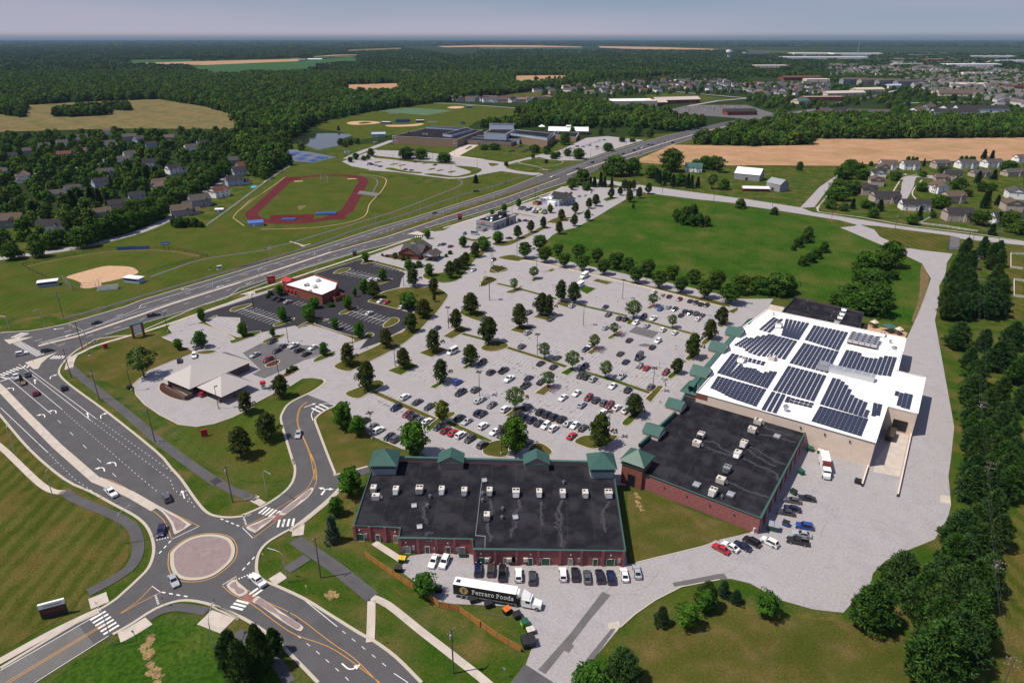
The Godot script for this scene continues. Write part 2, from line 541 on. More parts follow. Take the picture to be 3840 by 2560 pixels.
func build_ground() -> void:
	# far land and the lawns on it
	var s := Shape.new()
	s.flat(PackedVector2Array([Vector2(-32000,600),Vector2(32000,600),Vector2(32000,-23000),Vector2(-32000,-23000)]),-0.12)
	structure(put("ground",s,M.land),"flat green countryside reaching to the horizon")
	sheet("lawn",pts([-155.1,-87.5,150.8,-87.5,512,-428,278,-525,262,-1008,40,-878,-291,-878,-269,-628,-451,-358]),-0.06,M.grass,"rough green and brown grass around the shopping centre")
	sheet("meadow",smooth(pts([21,-433,38,-464,64,-500,94,-554,116,-575,165,-545,193,-531,229,-486,231,-469,234,-442,238,-412,241,-394,240,-381,232,-359,207.5,-322.6,190.1,-297.9,179.1,-291.7,160.9,-287,167.9,-309.3,147,-331,133.4,-326.6,116.5,-326.3,87,-350,59,-370,37,-387,25,-398]),true,2),0.0,M.lush,"deep green unmown meadow beside the shopping centre")
	sheet("mown_verge",smooth(pts([251,-463,264,-469,292,-448,291,-442,272,-413,256,-413,248,-420,246,-445]),true,3),0.01,M.mown,"striped mown verge inside the curving service road")
	sheet("bare_ground",smooth(pts([241,-385,231,-359,208.5,-324.2,190.7,-297.9,188.4,-297.9,206.1,-324.2,226,-359]),true,2),0.015,M.bare_soil,"worn brown soil strip beside the service road")
	sheet("mown_lawn",pts([-205.5,-220,-178.6,-206.4,-154.6,-185.1,-136.3,-170.8,-134,-168.2,-122.4,-162.6,-111.1,-155.5,-102.8,-145.7,-98.5,-137.3,-98.5,-131.7,-102.9,-124.8,-102.3,-119.6,-110.9,-107.5,-118.8,-96.2,-146.6,-119.9]),0.01,M.mown,"broad striped lawn left of the roundabout")
	sheet("corner_lawn",smooth(pts([-95.2,-100.1,-87.9,-110.6,-81.8,-115.7,-79.8,-118.4,-71.1,-116.9,-63.4,-112.1,-55.9,-108.9,-52.2,-108.2,-47.2,-100.1,-48.8,-95.6,-67.3,-92.4]),true,2),0.01,M.lush,"green lawn in front of the roundabout")
	for i in 44:
		var a: PackedVector2Array = pts([-80.9,-112.1,-80,-108.9,-76.9,-104.8,-73.4,-100.4] if i < 30 else [-43.8,-125.7,-42.2,-123.6,-44.3,-124.8] if i < 38 else [36.9,-165.2,36.3,-155.7,36.5,-160.3])
		var q: Vector2 = along(a,rng.randf() * line_length(a))[0] + Vector2(rng.randf_range(-0.7,0.7),rng.randf_range(-0.7,0.7))
		var b := PackedVector2Array()
		for k in 11:
			b.append(q + Vector2.from_angle(TAU * k / 11.0) * rng.randf_range(0.3,1.25))
		sheet("bare_patch",b,0.02 + i * 0.001,M.straw if i % 4 else M.bare_soil,"small patch of bare straw-coloured earth in the grass")
	sheet("dry_lawn",smooth(pts([28.5,-112.9,48.2,-118.9,44.4,-119.4,75.1,-116.4,84.8,-113.6,92.1,-107,85.3,-95.1,19.7,-93.3,25.7,-100.1,28,-106.2,24.2,-110.5]),true,2),0.01,M.dry_grass,"parched brown lawn below the service road")
	sheet("back_lawn",smooth(pts([33.9,-165.2,37.9,-165.9,46.2,-160.3,56.6,-152.2,64,-147.5,52.5,-144.2,55.2,-144.1,39.6,-138.5,31.6,-135.5,32.5,-149.4]),true,2),0.01,M.dry_grass,"patchy lawn between the two black roofs")
	sheet("bank_lawn",pts([-180,-254.4,-175,-268.6,-170.1,-280.2,-155.5,-277.6,-135.3,-262.5,-139.7,-254.4,-145.7,-244.5,-146.1,-232.2,-147.3,-229.3,-154.4,-233.2,-168.6,-241.3,-176.6,-247.7]),0.01,M.dry_grass,"lawn in front of the bank")
	sheet("drive_lawn",smooth(pts([-96.4,-210.5,-87.3,-221.8,-78.2,-237.2,-73.6,-235.2,-77.2,-226.4,-81.7,-216.5,-81,-206.4,-76.2,-195.5,-68.5,-180.1,-68.3,-170.8,-82,-170.8,-111.5,-188.3,-112.5,-199.3]),true,2),0.01,M.mown_fine,"striped lawn beside the curved entrance drive")
	sheet("corner_verge",smooth(pts([-64.9,-214.7,-52.4,-201.6,-43.2,-191.1,-36.2,-186.2,-44,-178.8,-53.4,-174.4,-60.3,-187.6,-67.5,-203.2,-68.3,-208]),true,2),0.01,M.dry_grass,"yellowing lawn by the strip mall tower")
	sheet("school_lawn",pts([-296,-378,-286,-382,-261,-417,-240,-470,-214,-472,-220,-550,-230,-719,-196,-755,-243,-767,-192,-790,-144,-678,-81,-617,-31,-663,30,-671,-5,-600,-71,-498,-123,-419,-165,-357,-187.8,-323.5,-241.4,-298,-266.1,-288.5,-327,-367]),0.005,M.mown_fine,"wide school playing fields beside the highway")
	# the shopping centre's pale asphalt
	var lot_edge := pts([-143.3,-229.3,-140.4,-224.6,-133.8,-217.3,-124.5,-209.6,-114.9,-203.2,-108.1,-201.7,-102.8,-203.8,-98.2,-208,-93.4,-215.6,-97.2,-212.6,-90,-224.6,-84.6,-232,-82.1,-237.8,-78.1,-238.5,-74.1,-237.2,-72.4,-234.6,-73.9,-229.3,-76.6,-224.6,-64,-216.3,-62,-213,-55,-206.4,-47.7,-196.2,-42.7,-192.5,-35.3,-187.6,-30.7,-185.1,-27.5,-184.1,-32.8,-170.2,34.2,-168.1,48.6,-162.8,73.1,-210.5,94.9,-245,140.5,-303.4,124.7,-310.8,129,-319,133.4,-326.6,116.5,-326.3,87,-350,59,-370,37,-387,24,-398,15,-412,20,-427,27,-448,32,-458,45,-469,65,-504,76,-526,95,-562,113,-585,123,-604,118,-616,89,-606,69,-616,44,-611,26,-567,4,-537,-23,-493,-13,-518,-40,-480,-47,-461,-59,-455,-60,-433,-70,-427,-81,-410,-91,-395,-112,-366,-126,-343,-138.8,-327.1,-149.7,-306.9,-159.1,-294.9,-157.6,-288.4,-153,-282.7,-155.4,-278,-134.3,-262.5,-139.2,-254.4,-145.2,-244.5,-145.6,-232])
	var lot := sheet("parking_lot",lot_edge,0.04,M.lot,"pale grey asphalt of the shopping centre lots and drives")
	sheet("restaurant_lot",pts([-128,-335,-149.3,-306.1,-149.1,-300,-145,-295.6,-140.9,-302.3,-129.3,-301,-129.5,-301.5,-122.8,-282.9,-113.6,-282.9,-100.5,-291.3,-97.5,-288.4,-91.7,-293.4,-68.3,-276.9,-63.3,-280.9,-65.3,-264.9,-58.8,-271.1,-53.1,-280.9,-48.9,-288.4,-48.2,-312.4,-50.6,-308.3,-69.3,-320.3,-72.7,-323.4,-69,-336,-60,-344,-61,-359,-60,-367,-63,-371,-80,-391,-89,-391,-91,-395,-112,-366,-126,-343]),0.055,M.black_asphalt,"dark freshly sealed asphalt of the restaurant lot")
	sheet("bank_asphalt",pts([-113.9,-261.3,-108.7,-273,-97.3,-269.9,-85.7,-268.6,-75.7,-261.3,-85.8,-254.4,-92.7,-243.4,-97,-237.7,-102.9,-241.3,-101,-245.5]),0.055,M.patch_asphalt,"darker asphalt patch beside the bank")
	sheet("asphalt_patch",pts([57.2,-290.4,66.5,-283.5,62.3,-276.5,52.8,-283.7]),0.055,M.patch_asphalt,"dark repair patch in the main parking lot")
	sheet("stain",smooth(pts([54.7,-269.1,57.6,-271,60,-269.8,59,-267.6,56.5,-267.9]),true,3),0.055,M.patch_asphalt,"oil stain on the main parking lot")
	sheet("stain",smooth(pts([58.2,-237.6,60.6,-237.8,61.2,-236.6,59.1,-235.1]),true,3),0.055,M.patch_asphalt,"dark oily stain by the cart return")
	sheet("stain",smooth(pts([67.3,-256,70.1,-255.4,71.9,-252.6,69.8,-252,67.9,-254.3]),true,3),0.055,M.patch_asphalt,"dark smear beside the parking lot tree")
	# service yard behind the shops
	var yard := sheet("service_yard",pts([3.1,-105.1,4.1,-108.3,5.3,-111.7,3.6,-115.4,1.3,-118.4,-0.7,-120.9,-13.8,-121.6,-19.5,-122.9,-23.7,-128.6,-27,-131.6,-27.8,-134.2,-26.4,-137.9,-12.3,-141.2,29.8,-143.5,29.2,-134.7,31.5,-135.3,49.7,-141.2,53.7,-143.6,65.7,-147.5,83,-173,97.3,-211.3,144.9,-239.2,159.8,-254.4,174.8,-276.3,196.4,-306.5,211,-327.7,232,-359,242,-385,239,-416,234,-445,230,-469,242,-473,247,-479,251,-463,246,-445,248,-420,256,-413,271,-405,257,-387,244,-366,229,-346,218.8,-327.7,199.5,-297.9,151.6,-201.6,138.8,-181.8,132.9,-173,125.3,-158.7,121,-153,112.4,-144.2,103.9,-140.4,95.4,-136.2,89.8,-131.5,87.8,-128.2,84.8,-126,76.9,-118.9,70.5,-119.9,63.5,-122.9,58.3,-128.2,54,-129.8,44.4,-128.7,41.2,-127.2,34,-122.9,28.4,-118.4,24.4,-114.6,19,-107.8,14.1,-102.5,12.7,-100.1,11.3,-98.3,0.6,-98.3]),0.045,M.lot,"pale asphalt service yard and road behind the shops")
	sheet("asphalt_patch",pts([21.8,-125.5,23.6,-124.3,18.1,-117.1,13.2,-110.1,13.6,-109.3,12.3,-107.6,11.4,-108.2,7,-102.2,5.5,-103.3,13.1,-112.9]),0.06,M.patch_asphalt,"long dark trench repair across the service yard")
	sheet("asphalt_patch",pts([39.3,-128.4,51.7,-131.5,52.8,-131.5,53.2,-129.8,51.2,-129.5,39.4,-127.1]),0.06,M.patch_asphalt,"dark repair strip along the yard edge")
	sheet("asphalt_patch",pts([23.4,-114.2,22.4,-114.2,13.9,-103.3,12.1,-100.1,13.3,-100.1,18.6,-107.4]),0.06,M.patch_asphalt,"dark strip at the edge of the yard exit")
	sheet("concrete_apron",pts([129.3,-197,133.7,-197,117.8,-172.5,111,-175,114.9,-181.4]),0.06,M.concrete,"stained concrete apron in the loading dock")
	sheet("concrete_pad",pts([125,-163.5,127.5,-162.9,125.6,-159.3,122.9,-160.1]),0.06,M.concrete,"concrete slab at the service road edge")
	sheet("concrete_pad",pts([22,-115.9,24.4,-116.4,24.6,-115.1,23.4,-113.3,21.8,-114.4]),0.06,M.concrete,"concrete drain apron at the yard corner")
	sheet("concrete_walk",pts([128.9,-318.6,134.7,-314.4,131,-308,124.7,-310.8]),0.06,M.concrete,"concrete walk at the end of the supermarket")
	for i in 34:
		var a: PackedVector2Array = [pts([53.9,-133.8,109.2,-153]),pts([-7,-122.9,36.1,-130.1]),pts([-72.1,-231.2,-26.4,-287]),pts([-12.7,-241.7,72.6,-264.2]),pts([124.7,-173,146,-201.6])][i % 5]
		var q: Vector2 = along(a,rng.randf() * line_length(a))[0] + Vector2(rng.randf_range(-7,7),rng.randf_range(-7,7))
		var d := Vector2.from_angle(rng.randf() * TAU)
		var line := PackedVector2Array()
		for k in 9:
			line.append(q)
			d = d.rotated(rng.randf_range(-0.35,0.35))
			q += d * rng.randf_range(0.8,1.6)
		ribbon("crack",line,0.07,0.062,M.crack,lot)
	var oil := Shape.new()
	for i in 420:
		var a: PackedVector2Array = [pts([-42.1,-244.5,23.1,-208.3]),pts([3.2,-276.8,63.4,-233.6]),pts([-1,-361,66.2,-316.3]),pts([-48.6,-221.8,-26.5,-203.2]),pts([-5.8,-253.7,24.1,-230.6]),pts([26.5,-242.6,51.1,-224.5]),pts([71.5,-316.3,97.5,-299.1])][i % 7]
		var q: Vector2 = along(a,rng.randf() * line_length(a))[0] + Vector2(0.5635,-0.826) * (rng.randf_range(1.5,4.0) * (1.0 if i % 2 else -1.0))
		var b := PackedVector2Array()
		for k in 7:
			b.append(q + Vector2.from_angle(TAU * k / 7.0) * rng.randf_range(0.15,0.6))
		oil.flat(b,0.05 + (i % 9) * 0.001)
	put("oil_drips",oil,M.worn_asphalt,lot).set_meta("kind","stuff")
	# roads
	var highway := sheet("highway",pts([-262.7,-272.2,-230.9,-282.7,-222.2,-283,-219.2,-284.6,-213.6,-287.6,-206.9,-293.3,-191.4,-315.3,-187.8,-323.5,-165,-357,-145,-387,-123,-419,-91,-470,-71,-498,-5,-600,30,-668,84,-759,131,-838,190,-927,265,-1027,320,-1101,385,-1171,460,-1247,587,-1355,661,-1469,777,-1594,887,-1725,863,-1671,759,-1550,640,-1416,570,-1310,456,-1208,377,-1129,335,-1068,268,-991,238,-927,142,-782,97,-720,62,-643,50,-629,27,-595,-4,-539,-60,-466,-65,-441,-92,-412,-120,-375,-144,-340,-146.3,-328.3,-155.6,-314,-174.9,-289.2,-183.5,-274.7,-186.4,-268.4,-187.9,-262.3,-188.2,-256.4,-203.9,-243.2,-223.5,-223.5]),0.065,M.asphalt,"grey divided highway running diagonally into the distance")
	var road := sheet("road",pts([-185.3,-268.6,-186.1,-261.3,-184.7,-254.4,-182,-245.5,-177.5,-239.2,-166.3,-229.3,-143.7,-210.9,-114.4,-185.8,-105.8,-176.9,-99.8,-171,-91.2,-160.8,-86.1,-155.5,-82,-153.4,-77.5,-153.1,-72.6,-154.2,-75,-153.8,-71,-157.5,-67.1,-163.6,-65.8,-169.5,-66.8,-176.3,-69.2,-181.9,-68,-178.8,-75.8,-195.5,-80.6,-206.4,-81.5,-211.3,-81.3,-216.5,-79.5,-220.5,-76.6,-224.6,-64,-216.3,-67.4,-212.6,-69,-208.8,-68.8,-205.6,-66.1,-199.3,-60,-186.2,-54.5,-174.4,-53.9,-173.8,-44.8,-178.5,-43.5,-174.6,-46,-173.2,-50.7,-168.7,-51.4,-165.9,-53.9,-159,-58,-151.3,-62.5,-146.1,-64.9,-142.8,-65.8,-139,-64.9,-134.7,-63.3,-131.1,-60.6,-128.6,-57.3,-127.2,-49.4,-122.9,-42.7,-118.4,-34.1,-112.7,-30.4,-110.5,-24.9,-106.2,-18.8,-100.1,-14.1,-95.6,-33.1,-93.7,-40,-100.1,-46.6,-106.2,-53.5,-112.1,-62,-117.6,-68.5,-120.4,-68.4,-120.5,-74.4,-122.5,-79.1,-122.7,-83.4,-120.3,-86.8,-115.7,-89.4,-112.8,-98.9,-100.4,-102.4,-95,-111.4,-98.5,-108.2,-103.5,-100.7,-113.9,-94.7,-121.5,-93.2,-125.2,-92.1,-129.1,-91.4,-133.5,-92.8,-139.2,-95.7,-144.7,-100,-149.9,-105.5,-154.4,-114.4,-159.6,-123.9,-165.3,-135.6,-170.8,-156.1,-187.6,-180.9,-209.6,-241.4,-261.3,-217.9,-263.7,-205.1,-267.4]),0.055,M.asphalt,"grey asphalt road with its roundabout")
	sheet("road",pts([-111.4,-98.5,-108.2,-103.5,-98.2,-115,-92,-109.9,-98.9,-100.4,-102.4,-95]),0.07,M.worn_asphalt,"older cracked pale road leading to the roundabout")
	sheet("road",pts([2.8,-104.7,8.7,-100.1,10.7,-98.3,14.3,-92.4,-2.9,-92.4,-2.1,-97.6]),0.055,M.asphalt,"dark road crossing the end of the service yard")
	var side_road := sheet("side_road",pts([63,-657,94,-636,127,-610,193,-560,226,-530,229,-515,257,-490,274,-473,298,-457,334,-433,360,-412,352,-402,328,-424,296,-440,294,-448,259,-472,244,-478,239,-489,207,-518,185,-536,187,-541,151,-560,114,-585,92,-620,61,-637]),0.06,M.lot,"pale two-lane side road beyond the meadow")
	sheet("side_street",pts([225,-529,237,-531,279,-604,316,-665,314,-667,273,-609]),0.065,M.lot,"pale side street climbing beside the farm field")
	sheet("cul_de_sac",smooth(pts([318,-559,324,-559,362,-618,385,-656,396,-650,406,-665,381,-661,367,-647,340,-598]),true,2),0.06,M.lot,"pale cul-de-sac between the beige houses")
	sheet("substation_pad",pts([295,-448,298,-443,281,-414,273,-414,287,-436]),0.06,M.patch_asphalt,"grey paved pad inside a small fenced yard")
	# kerbs with their pale gutters
	for a in [[-169.9,-280,-182.3,-276.3,-185.1,-267.4,-185.4,-260.2,-184.4,-253.8,-181.8,-245.5,-177.3,-239.2,-166.1,-229.3,-143.9,-211.3,-114.7,-186.3,-106,-177.4,-99.6,-170.8,-91,-160.8,-85.9,-155.6,-82.1,-153.7,-77.6,-153.3,-72.7,-154.5,-75.2,-154.1,-71.1,-157.9,-67.2,-164,-65.9,-169.6,-67,-176.3,-69.4,-181.9,-68.1,-178.8,-75.9,-195.5,-80.7,-206.4,-81.6,-211.3,-81.5,-216.6,-79.7,-220.7,-76.7,-224.8,-73.9,-229.5,-72.4,-234.6,-74.1,-237.4],[-64,-216.1,-67.1,-212.2,-68.6,-208.4,-68.6,-205.6,-65.8,-199.3,-59.8,-186.2,-54.3,-174.5,-53.7,-173.5,-44.9,-177.9],[-50.7,-168.5,-51.3,-165.6,-53.9,-158.7,-58,-151,-62.4,-145.9,-64.8,-142.6,-65.5,-138.9,-64.7,-134.7,-63.2,-131.2,-60.6,-128.9,-57.4,-127.4,-49.4,-123.2,-42.7,-118.7,-34.1,-112.9,-30.4,-110.7,-24.9,-106.4,-18.7,-100.1],[-40.1,-100.1,-46.7,-106.1,-53.6,-112,-61.9,-117.3,-70,-120.8,-62.6,-117,-68.3,-120.3,-74.3,-122.3,-79,-122.5,-83.3,-120.1,-86.7,-115.5,-89.3,-112.6],[-217.5,-242.3,-180.6,-209.2,-156.2,-187.4,-135.2,-171.2,-123.8,-165,-114.3,-159.3,-105.5,-154.1,-100.1,-149.8,-95.9,-144.6,-92.9,-139.2,-91.5,-133.6,-92.3,-129.2,-93.4,-125.4,-94.9,-121.7,-100.8,-114.1,-108.3,-103.7]]:
		edge(road,smooth(pts(a),false,3),0.75)
	for a in [[-170.1,-280.2,-155.8,-314.5,-146.5,-328.9,-120,-376,-92,-413,-65,-442],[-60,-467,-4,-541,27,-597,50,-631],[-231.1,-282.9,-219.4,-284.8,-213.7,-287.9,-207,-293.6,-191.6,-315.7,-188.1,-324.2,-165,-358,-145,-388,-123,-420,-92,-471,-71,-500,-5,-602,28,-667],[97,-722,142,-785,239,-930],[84,-762,131,-840,191,-930,266,-1031]]:
		edge(highway,pts(a),0.7)
	for a in [[-143.4,-229.5,-140.4,-224.4,-133.7,-217.2,-124.4,-209.5,-114.8,-203,-108.1,-201.6,-102.8,-203.6,-98.2,-207.8,-93.3,-215.4,-97.1,-212.4,-89.9,-224.4,-84.6,-231.8,-82.1,-237.6,-78.1,-238.3,-74,-237],[-149.8,-307.2,-159.3,-295.2,-157.7,-288.4,-153,-282.4,-155.5,-277.8,-134.2,-262.3],[-61.9,-213.2,-55,-206.5,-47.6,-196.4,-42.6,-192.7,-35.2,-187.7],[-145.7,-232.2,-145.3,-244.7,-139.3,-254.6],[-138.7,-326.8,-126,-342,-112,-366,-91,-394,-81,-409,-70,-427]]:
		edge(lot,pts(a),0.35)
	for a in [[31.5,-135.4,49.8,-141.4,55.1,-143.6,53.7,-143.7],[231,-469,234,-445,239,-417,242,-386,232,-359],[51.2,-129.5,41.2,-127.1,34,-122.8,28.4,-118.4,24.5,-114.6],[245,-444,248,-419,256,-413,271,-405]]:
		edge(yard,pts(a),0.3)
	# highway median and lines
	var med := sheet("median",pts([-114,-410,-85,-455,-51,-511,-5,-580,45,-658,44,-652,-4,-570,-50,-500,-84,-447]),0.2,M.dry_grass,"grassed central strip of the highway")
	ribbon("median",pts([-204.5,-268.1,-200.8,-272.2,-193.7,-278.6,-178.8,-303.5,-170.5,-318.3,-138,-366,-148,-352,-117,-401,-112,-409]),1.9,0.2,M.concrete,null,"pale raised concrete strip dividing the highway")
	ribbon("median",pts([-112,-408,-83,-445,-50,-498,-4,-567,45,-650]),1.0,0.205,M.concrete,null,"pale concrete kerb along the grassed median")
	ribbon("median",pts([53,-666,66,-690,99,-741,147,-816,206,-906,271,-997,339,-1083,463,-1227,579,-1332]),1.9,0.2,M.concrete,null,"pale raised strip on the far stretch of highway")
	ribbon("median",pts([-228.8,-257.8,-194.3,-229.3,-173,-210.5,-148.1,-189,-125.6,-170.8,-125.4,-170.8,-111.7,-163.8,-100.9,-156.9]),2.6,0.2,M.concrete,null,"pale raised median of the road into the roundabout")
	sheet("splitter_island",smooth(pts([-107.6,-161.5,-102.8,-159.3,-96.9,-156.1,-88.6,-150.7,-87.9,-149.9,-90,-146.5,-91,-146.6,-93.6,-150.5,-98.4,-155.5,-103.7,-159]),true,3),0.19,M.concrete,"pale kerbed splitter island at the top of the roundabout")
	sheet("splitter_island",smooth(pts([-102.6,-159,-96.4,-155,-89.2,-150.2,-90.6,-147.4,-93.1,-151,-98.3,-156.1]),true,2),0.2,M.pink_paving,"pink brick infill of the upper splitter island")
	# roundabout centre: kerb ring,paving
	var mid := pts([-79.5,-137.3])[0]
	var ring := PackedVector2Array()
	for a in pts([-87.2,-137.2,-87.9,-139.2,-87.1,-142.1,-85.3,-144.4,-82.4,-145.6,-78.9,-145.5,-75.5,-144.1,-73.4,-141.6,-72.3,-139.2,-71.9,-136.3,-72.8,-133.5,-74.4,-131,-76.8,-129.8,-80,-129.7,-83.1,-131,-85.6,-134]):
		ring.append(a)
	ring = smooth(ring,true,4)
	var rb := sheet("roundabout_island",ring,0.16,M.pink_paving,"round pink paved centre of the roundabout")
	var rk := Shape.new()
	rk.kerb(ring,0.45,0.05,0.19,true)
	put("kerb",rk,M.kerb,rb)
	var outer := PackedVector2Array()
	for q in ring:
		outer.append(q + (q - mid).normalized() * 0.95)
	ribbon("painted_line",outer,0.18,0.09,M.paint_yellow,rb,"",true)
	for a in [[-86.1,-143.1,-72.5,-131],[-72.9,-140.2,-85.4,-134]]:
		ribbon("paving_joint",pts(a),0.05,0.164,M.red_paving,rb)
	# other splitter islands
	for a in [[[-72.3,-148.7,-71.5,-150,-66.9,-153.8,-65.9,-153.1,-68.8,-147.3,-69.8,-147],"pale splitter island at the entrance drive"],[[-65.2,-155.7,-60.3,-165.5,-59.2,-166.8,-58.5,-165.7,-59.3,-161.7,-62.6,-155.7,-63.7,-154.1],"long splitter island in the entrance drive"],[[-69.5,-127.4,-69.2,-128.6,-68.3,-129.5,-66.7,-128.2,-63.6,-125.5,-64.3,-124.1,-65.3,-123.9,-67.7,-125.5],"small splitter island below the roundabout"],[[-61.4,-122.2,-60.8,-123.9,-59.5,-123.2,-54.6,-119.8,-49.5,-116.3,-47.4,-114.8,-47.2,-114,-48.2,-113.6,-53.8,-117.1,-59.1,-120.9],"long splitter island in the lower road"]]:
		var o := sheet("splitter_island",smooth(pts(a[0]),true,3),0.18,M.concrete,a[1])
		var c := Vector2.ZERO
		var q := pts(a[0])
		for p in q:
			c += p / q.size()
		var inner := PackedVector2Array()
		for p in smooth(q,true,3):
			inner.append(p + (c - p).normalized() * 0.9)
		sheet("paving",inner,0.188,M.pink_paving,"",o)
	for a in [[-67.8,-152.8,-67.2,-154.1,-65.4,-155.4,-64.2,-154.4,-65.4,-151.6],[-64.8,-123.9,-64.3,-125.5,-60.7,-123.2,-61.6,-121.8]]:
		sheet("crossing_strip",pts(a),0.1,M.red_paving,"brick red paving across a splitter island")
	# painted lines on the roads
	var white: Material = M.paint_white
	var yellow: Material = M.paint_yellow
	for a in [[-231.4,-261.3,-196.3,-232.2,-174.9,-213.4,-149.3,-191,-126.4,-172.2,-125.7,-171.3,-120.6,-170.5,-102.4,-159.3,-85.4,-149.5],[-229.5,-256.1,-191.7,-225.5,-170.9,-207.2,-146.4,-186.2,-127,-170.8,-125.8,-170.8,-116,-164.7,-108.2,-160.5,-101.2,-156.1,-95.9,-151.6,-90.6,-144.4]]:
		ribbon("edge_line",smooth(pts(a),false,3),0.16,0.085,yellow,road)
	for a in [[-198,-238.7,-163.4,-210.3],[-191.9,-238.7,-161.1,-213.2],[-201.3,-250.4,-146.6,-205.6],[-193.7,-245.5,-145.6,-207],[-184.2,-214.6,-149,-185.5],[-90.4,-144.3,-85.4,-149.5],[-73.4,-148.9,-69.1,-144.7],[-70.6,-127.7,-68.3,-130.6],[-87.6,-127.3,-84.6,-125.3],[-98.8,-100.1,-90,-112.2],[-49.4,-122.9,-39.6,-114.8],[-24.8,-102.4,-21.5,-100.1],[-107.9,-103.1,-96,-118]]:
		ribbon("lane_line",pts(a),0.16,0.086,white,road)
	for a in [[-201.1,-239.2,-197,-237.2],[-198.4,-235.2,-194.8,-240.3]]:
		ribbon("stop_line",pts(a),0.5,0.086,white,road)
	dashes(pts([-158.4,-206,-138.4,-188.3,-118.4,-170.8]),0.14,3.0,9.0,white,road)
	dashes(pts([-159.6,-211.7,-112.5,-171.9,-104.2,-165]),0.14,0.7,1.6,white,road)
	dashes(pts([-146,-205.2,-103,-170.8,-100,-166.3,-91.6,-159]),0.14,0.7,1.6,white,road)
	dashes(pts([-145.2,-206.8,-99,-170.8,-95.1,-163.8,-89.7,-157.2]),0.14,0.7,1.6,white,road)
	dashes(pts([-147.8,-184.5,-132.3,-171.3,-123,-165]),0.14,0.7,1.6,white,road)
	for a in [[-90.5,-143.7,-91.5,-137.3],[-80.8,-152.7,-74,-149.3],[-66.2,-137.5,-68,-131],[-84.3,-125.3,-77.1,-123.8]]:
		dashes(pts(a),0.35,1.0,1.0,white,road,"yield_dash")
	for a in [[-94.4,-143.9,-91.2,-145.2],[-74.9,-153.8,-72.7,-149.9],[-67.4,-129.7,-64.2,-132.1],[-85.4,-124.4,-83,-121.1]]:
		dashes(pts(a),0.45,0.3,0.35,white,road,"yield_mark")
	for a in [[-105.4,-99.5,-92.9,-115.7],[-104.9,-99.1,-92.5,-115.4],[-90.8,-118.8,-88.7,-122.3,-87.5,-127.2],[-90.6,-118.7,-87.9,-121.9,-84.5,-125.2],[-68.5,-130.6,-66.5,-127.7,-63.5,-125.7,-59.4,-122.9,-50,-118,-40.1,-110.5,-34,-106.2,-27.6,-100.1],[-70.5,-127.4,-67,-124.6,-61.4,-121.6,-54.2,-116.3,-48.4,-112.5,-41.2,-109.7,-36,-106.6,-27.3,-100.1],[-73.4,-149.1,-69.5,-153.1,-61.7,-164.1,-60.3,-169.5,-60.8,-175.5,-62.5,-180.3,-65,-185.2],[-68.9,-144.8,-65.3,-151.3,-60.5,-160,-58.7,-167.3,-59.5,-173.2,-62.1,-180.3,-64.6,-185.2],[-75.1,-219.1,-76.5,-214.7,-75.3,-207.2,-73,-200.8,-68.6,-192.5,-64,-182.8,-59.5,-170.8],[-74.8,-218.9,-76.1,-214.5,-75,-207.2,-72.7,-200.8,-68.4,-192.5,-62.9,-181.4,-59,-170.8]]:
		ribbon("centre_line",smooth(pts(a),false,3),0.15,0.087,yellow,road)
	dashes(pts([-47.9,-112.3,-41.3,-107,-34.8,-101.5,-32.6,-99.4]),0.14,1.2,2.2,white,road)
	dashes(pts([-38.2,-113.6,-31.6,-108.2,-25.7,-103.3]),0.14,1.2,2.2,white,road)
	for a in [[[-96.1,-118.4,-89.8,-113.5],6,3.4],[[-63.6,-122.7,-64.5,-119.8],3,3.4],[[-62.7,-126,-60.7,-124.6],2,3.2],[[-70.9,-156.7,-65.5,-154.4],5,3.2],[[-64.7,-150.6,-59.6,-151.3],4,3.2],[[-201.7,-240.1,-198.6,-247.5],6,3.4],[[-198.3,-248,-195.5,-248.6],2,3.0],[[-216.7,-272.2,-197.6,-258.8],15,3.2],[[-192.2,-257,-186.5,-257],5,3.2],[[-220.7,-276.7,-219.6,-282.7],5,4.5]]:
		crosswalk(road,a[0],a[1],a[2])
	for a in [[[-189.7,-229.8],Vector2(-0.55,-0.83),-1.0],[[-165.4,-209.8],Vector2(-0.55,-0.83),-1.0],[[-163.1,-212.6],Vector2(-0.55,-0.83),-1.0],[[-126.6,-177.2],Vector2(-0.55,-0.83),-1.0],[[-124.6,-180.1],Vector2(-0.55,-0.83),-1.0],[[-185,-235.2],Vector2(-0.55,-0.83),0.0],[[-181.5,-239.2],Vector2(-0.5,-0.86),1.0],[[-145.2,-209],Vector2(-0.55,-0.83),1.0],[[-149.9,-209.5],Vector2(-0.55,-0.83),0.0],[[-96.1,-163.8],Vector2(-0.55,-0.83),0.0],[[-73.1,-216.5],Vector2(0.75,-0.66),0.0],[[-55.3,-165.9],Vector2(0.2,-1),1.0],[[-55,-165.7],Vector2(0.2,-1),-1.0],[[-34.5,-103.3],Vector2(0.75,0.66),-1.0],[[-207.7,-287.3],Vector2(-0.95,0.3),0.0],[[-198.6,-280.6],Vector2(-0.95,0.3),-1.0],[[-173,-341],Vector2(-0.95,0.3),0.0],[[-157,-346],Vector2(-0.95,0.3),-1.0]]:
		arrow(road,pts(a[0])[0],a[1].normalized(),a[2],1.5)
	for a in [[-204.9,-270.9,-193.9,-285.7,-183.3,-312.5,-184.8,-317.5,-162,-351,-143,-382,-121,-413,-90,-464,-70,-493,-5,-592],[-206.6,-271.5,-197,-281.6,-181.3,-308.5,-176.9,-312.8,-139,-370],[-182.7,-280.9,-170.8,-295.9,-145.9,-327.1,-145,-343,-121,-378,-93,-416],[-59,-461,-4,-534,27,-588],[34,-654,82,-745,187,-911]]:
		ribbon("lane_line",pts(a),0.2,0.087,white,highway)
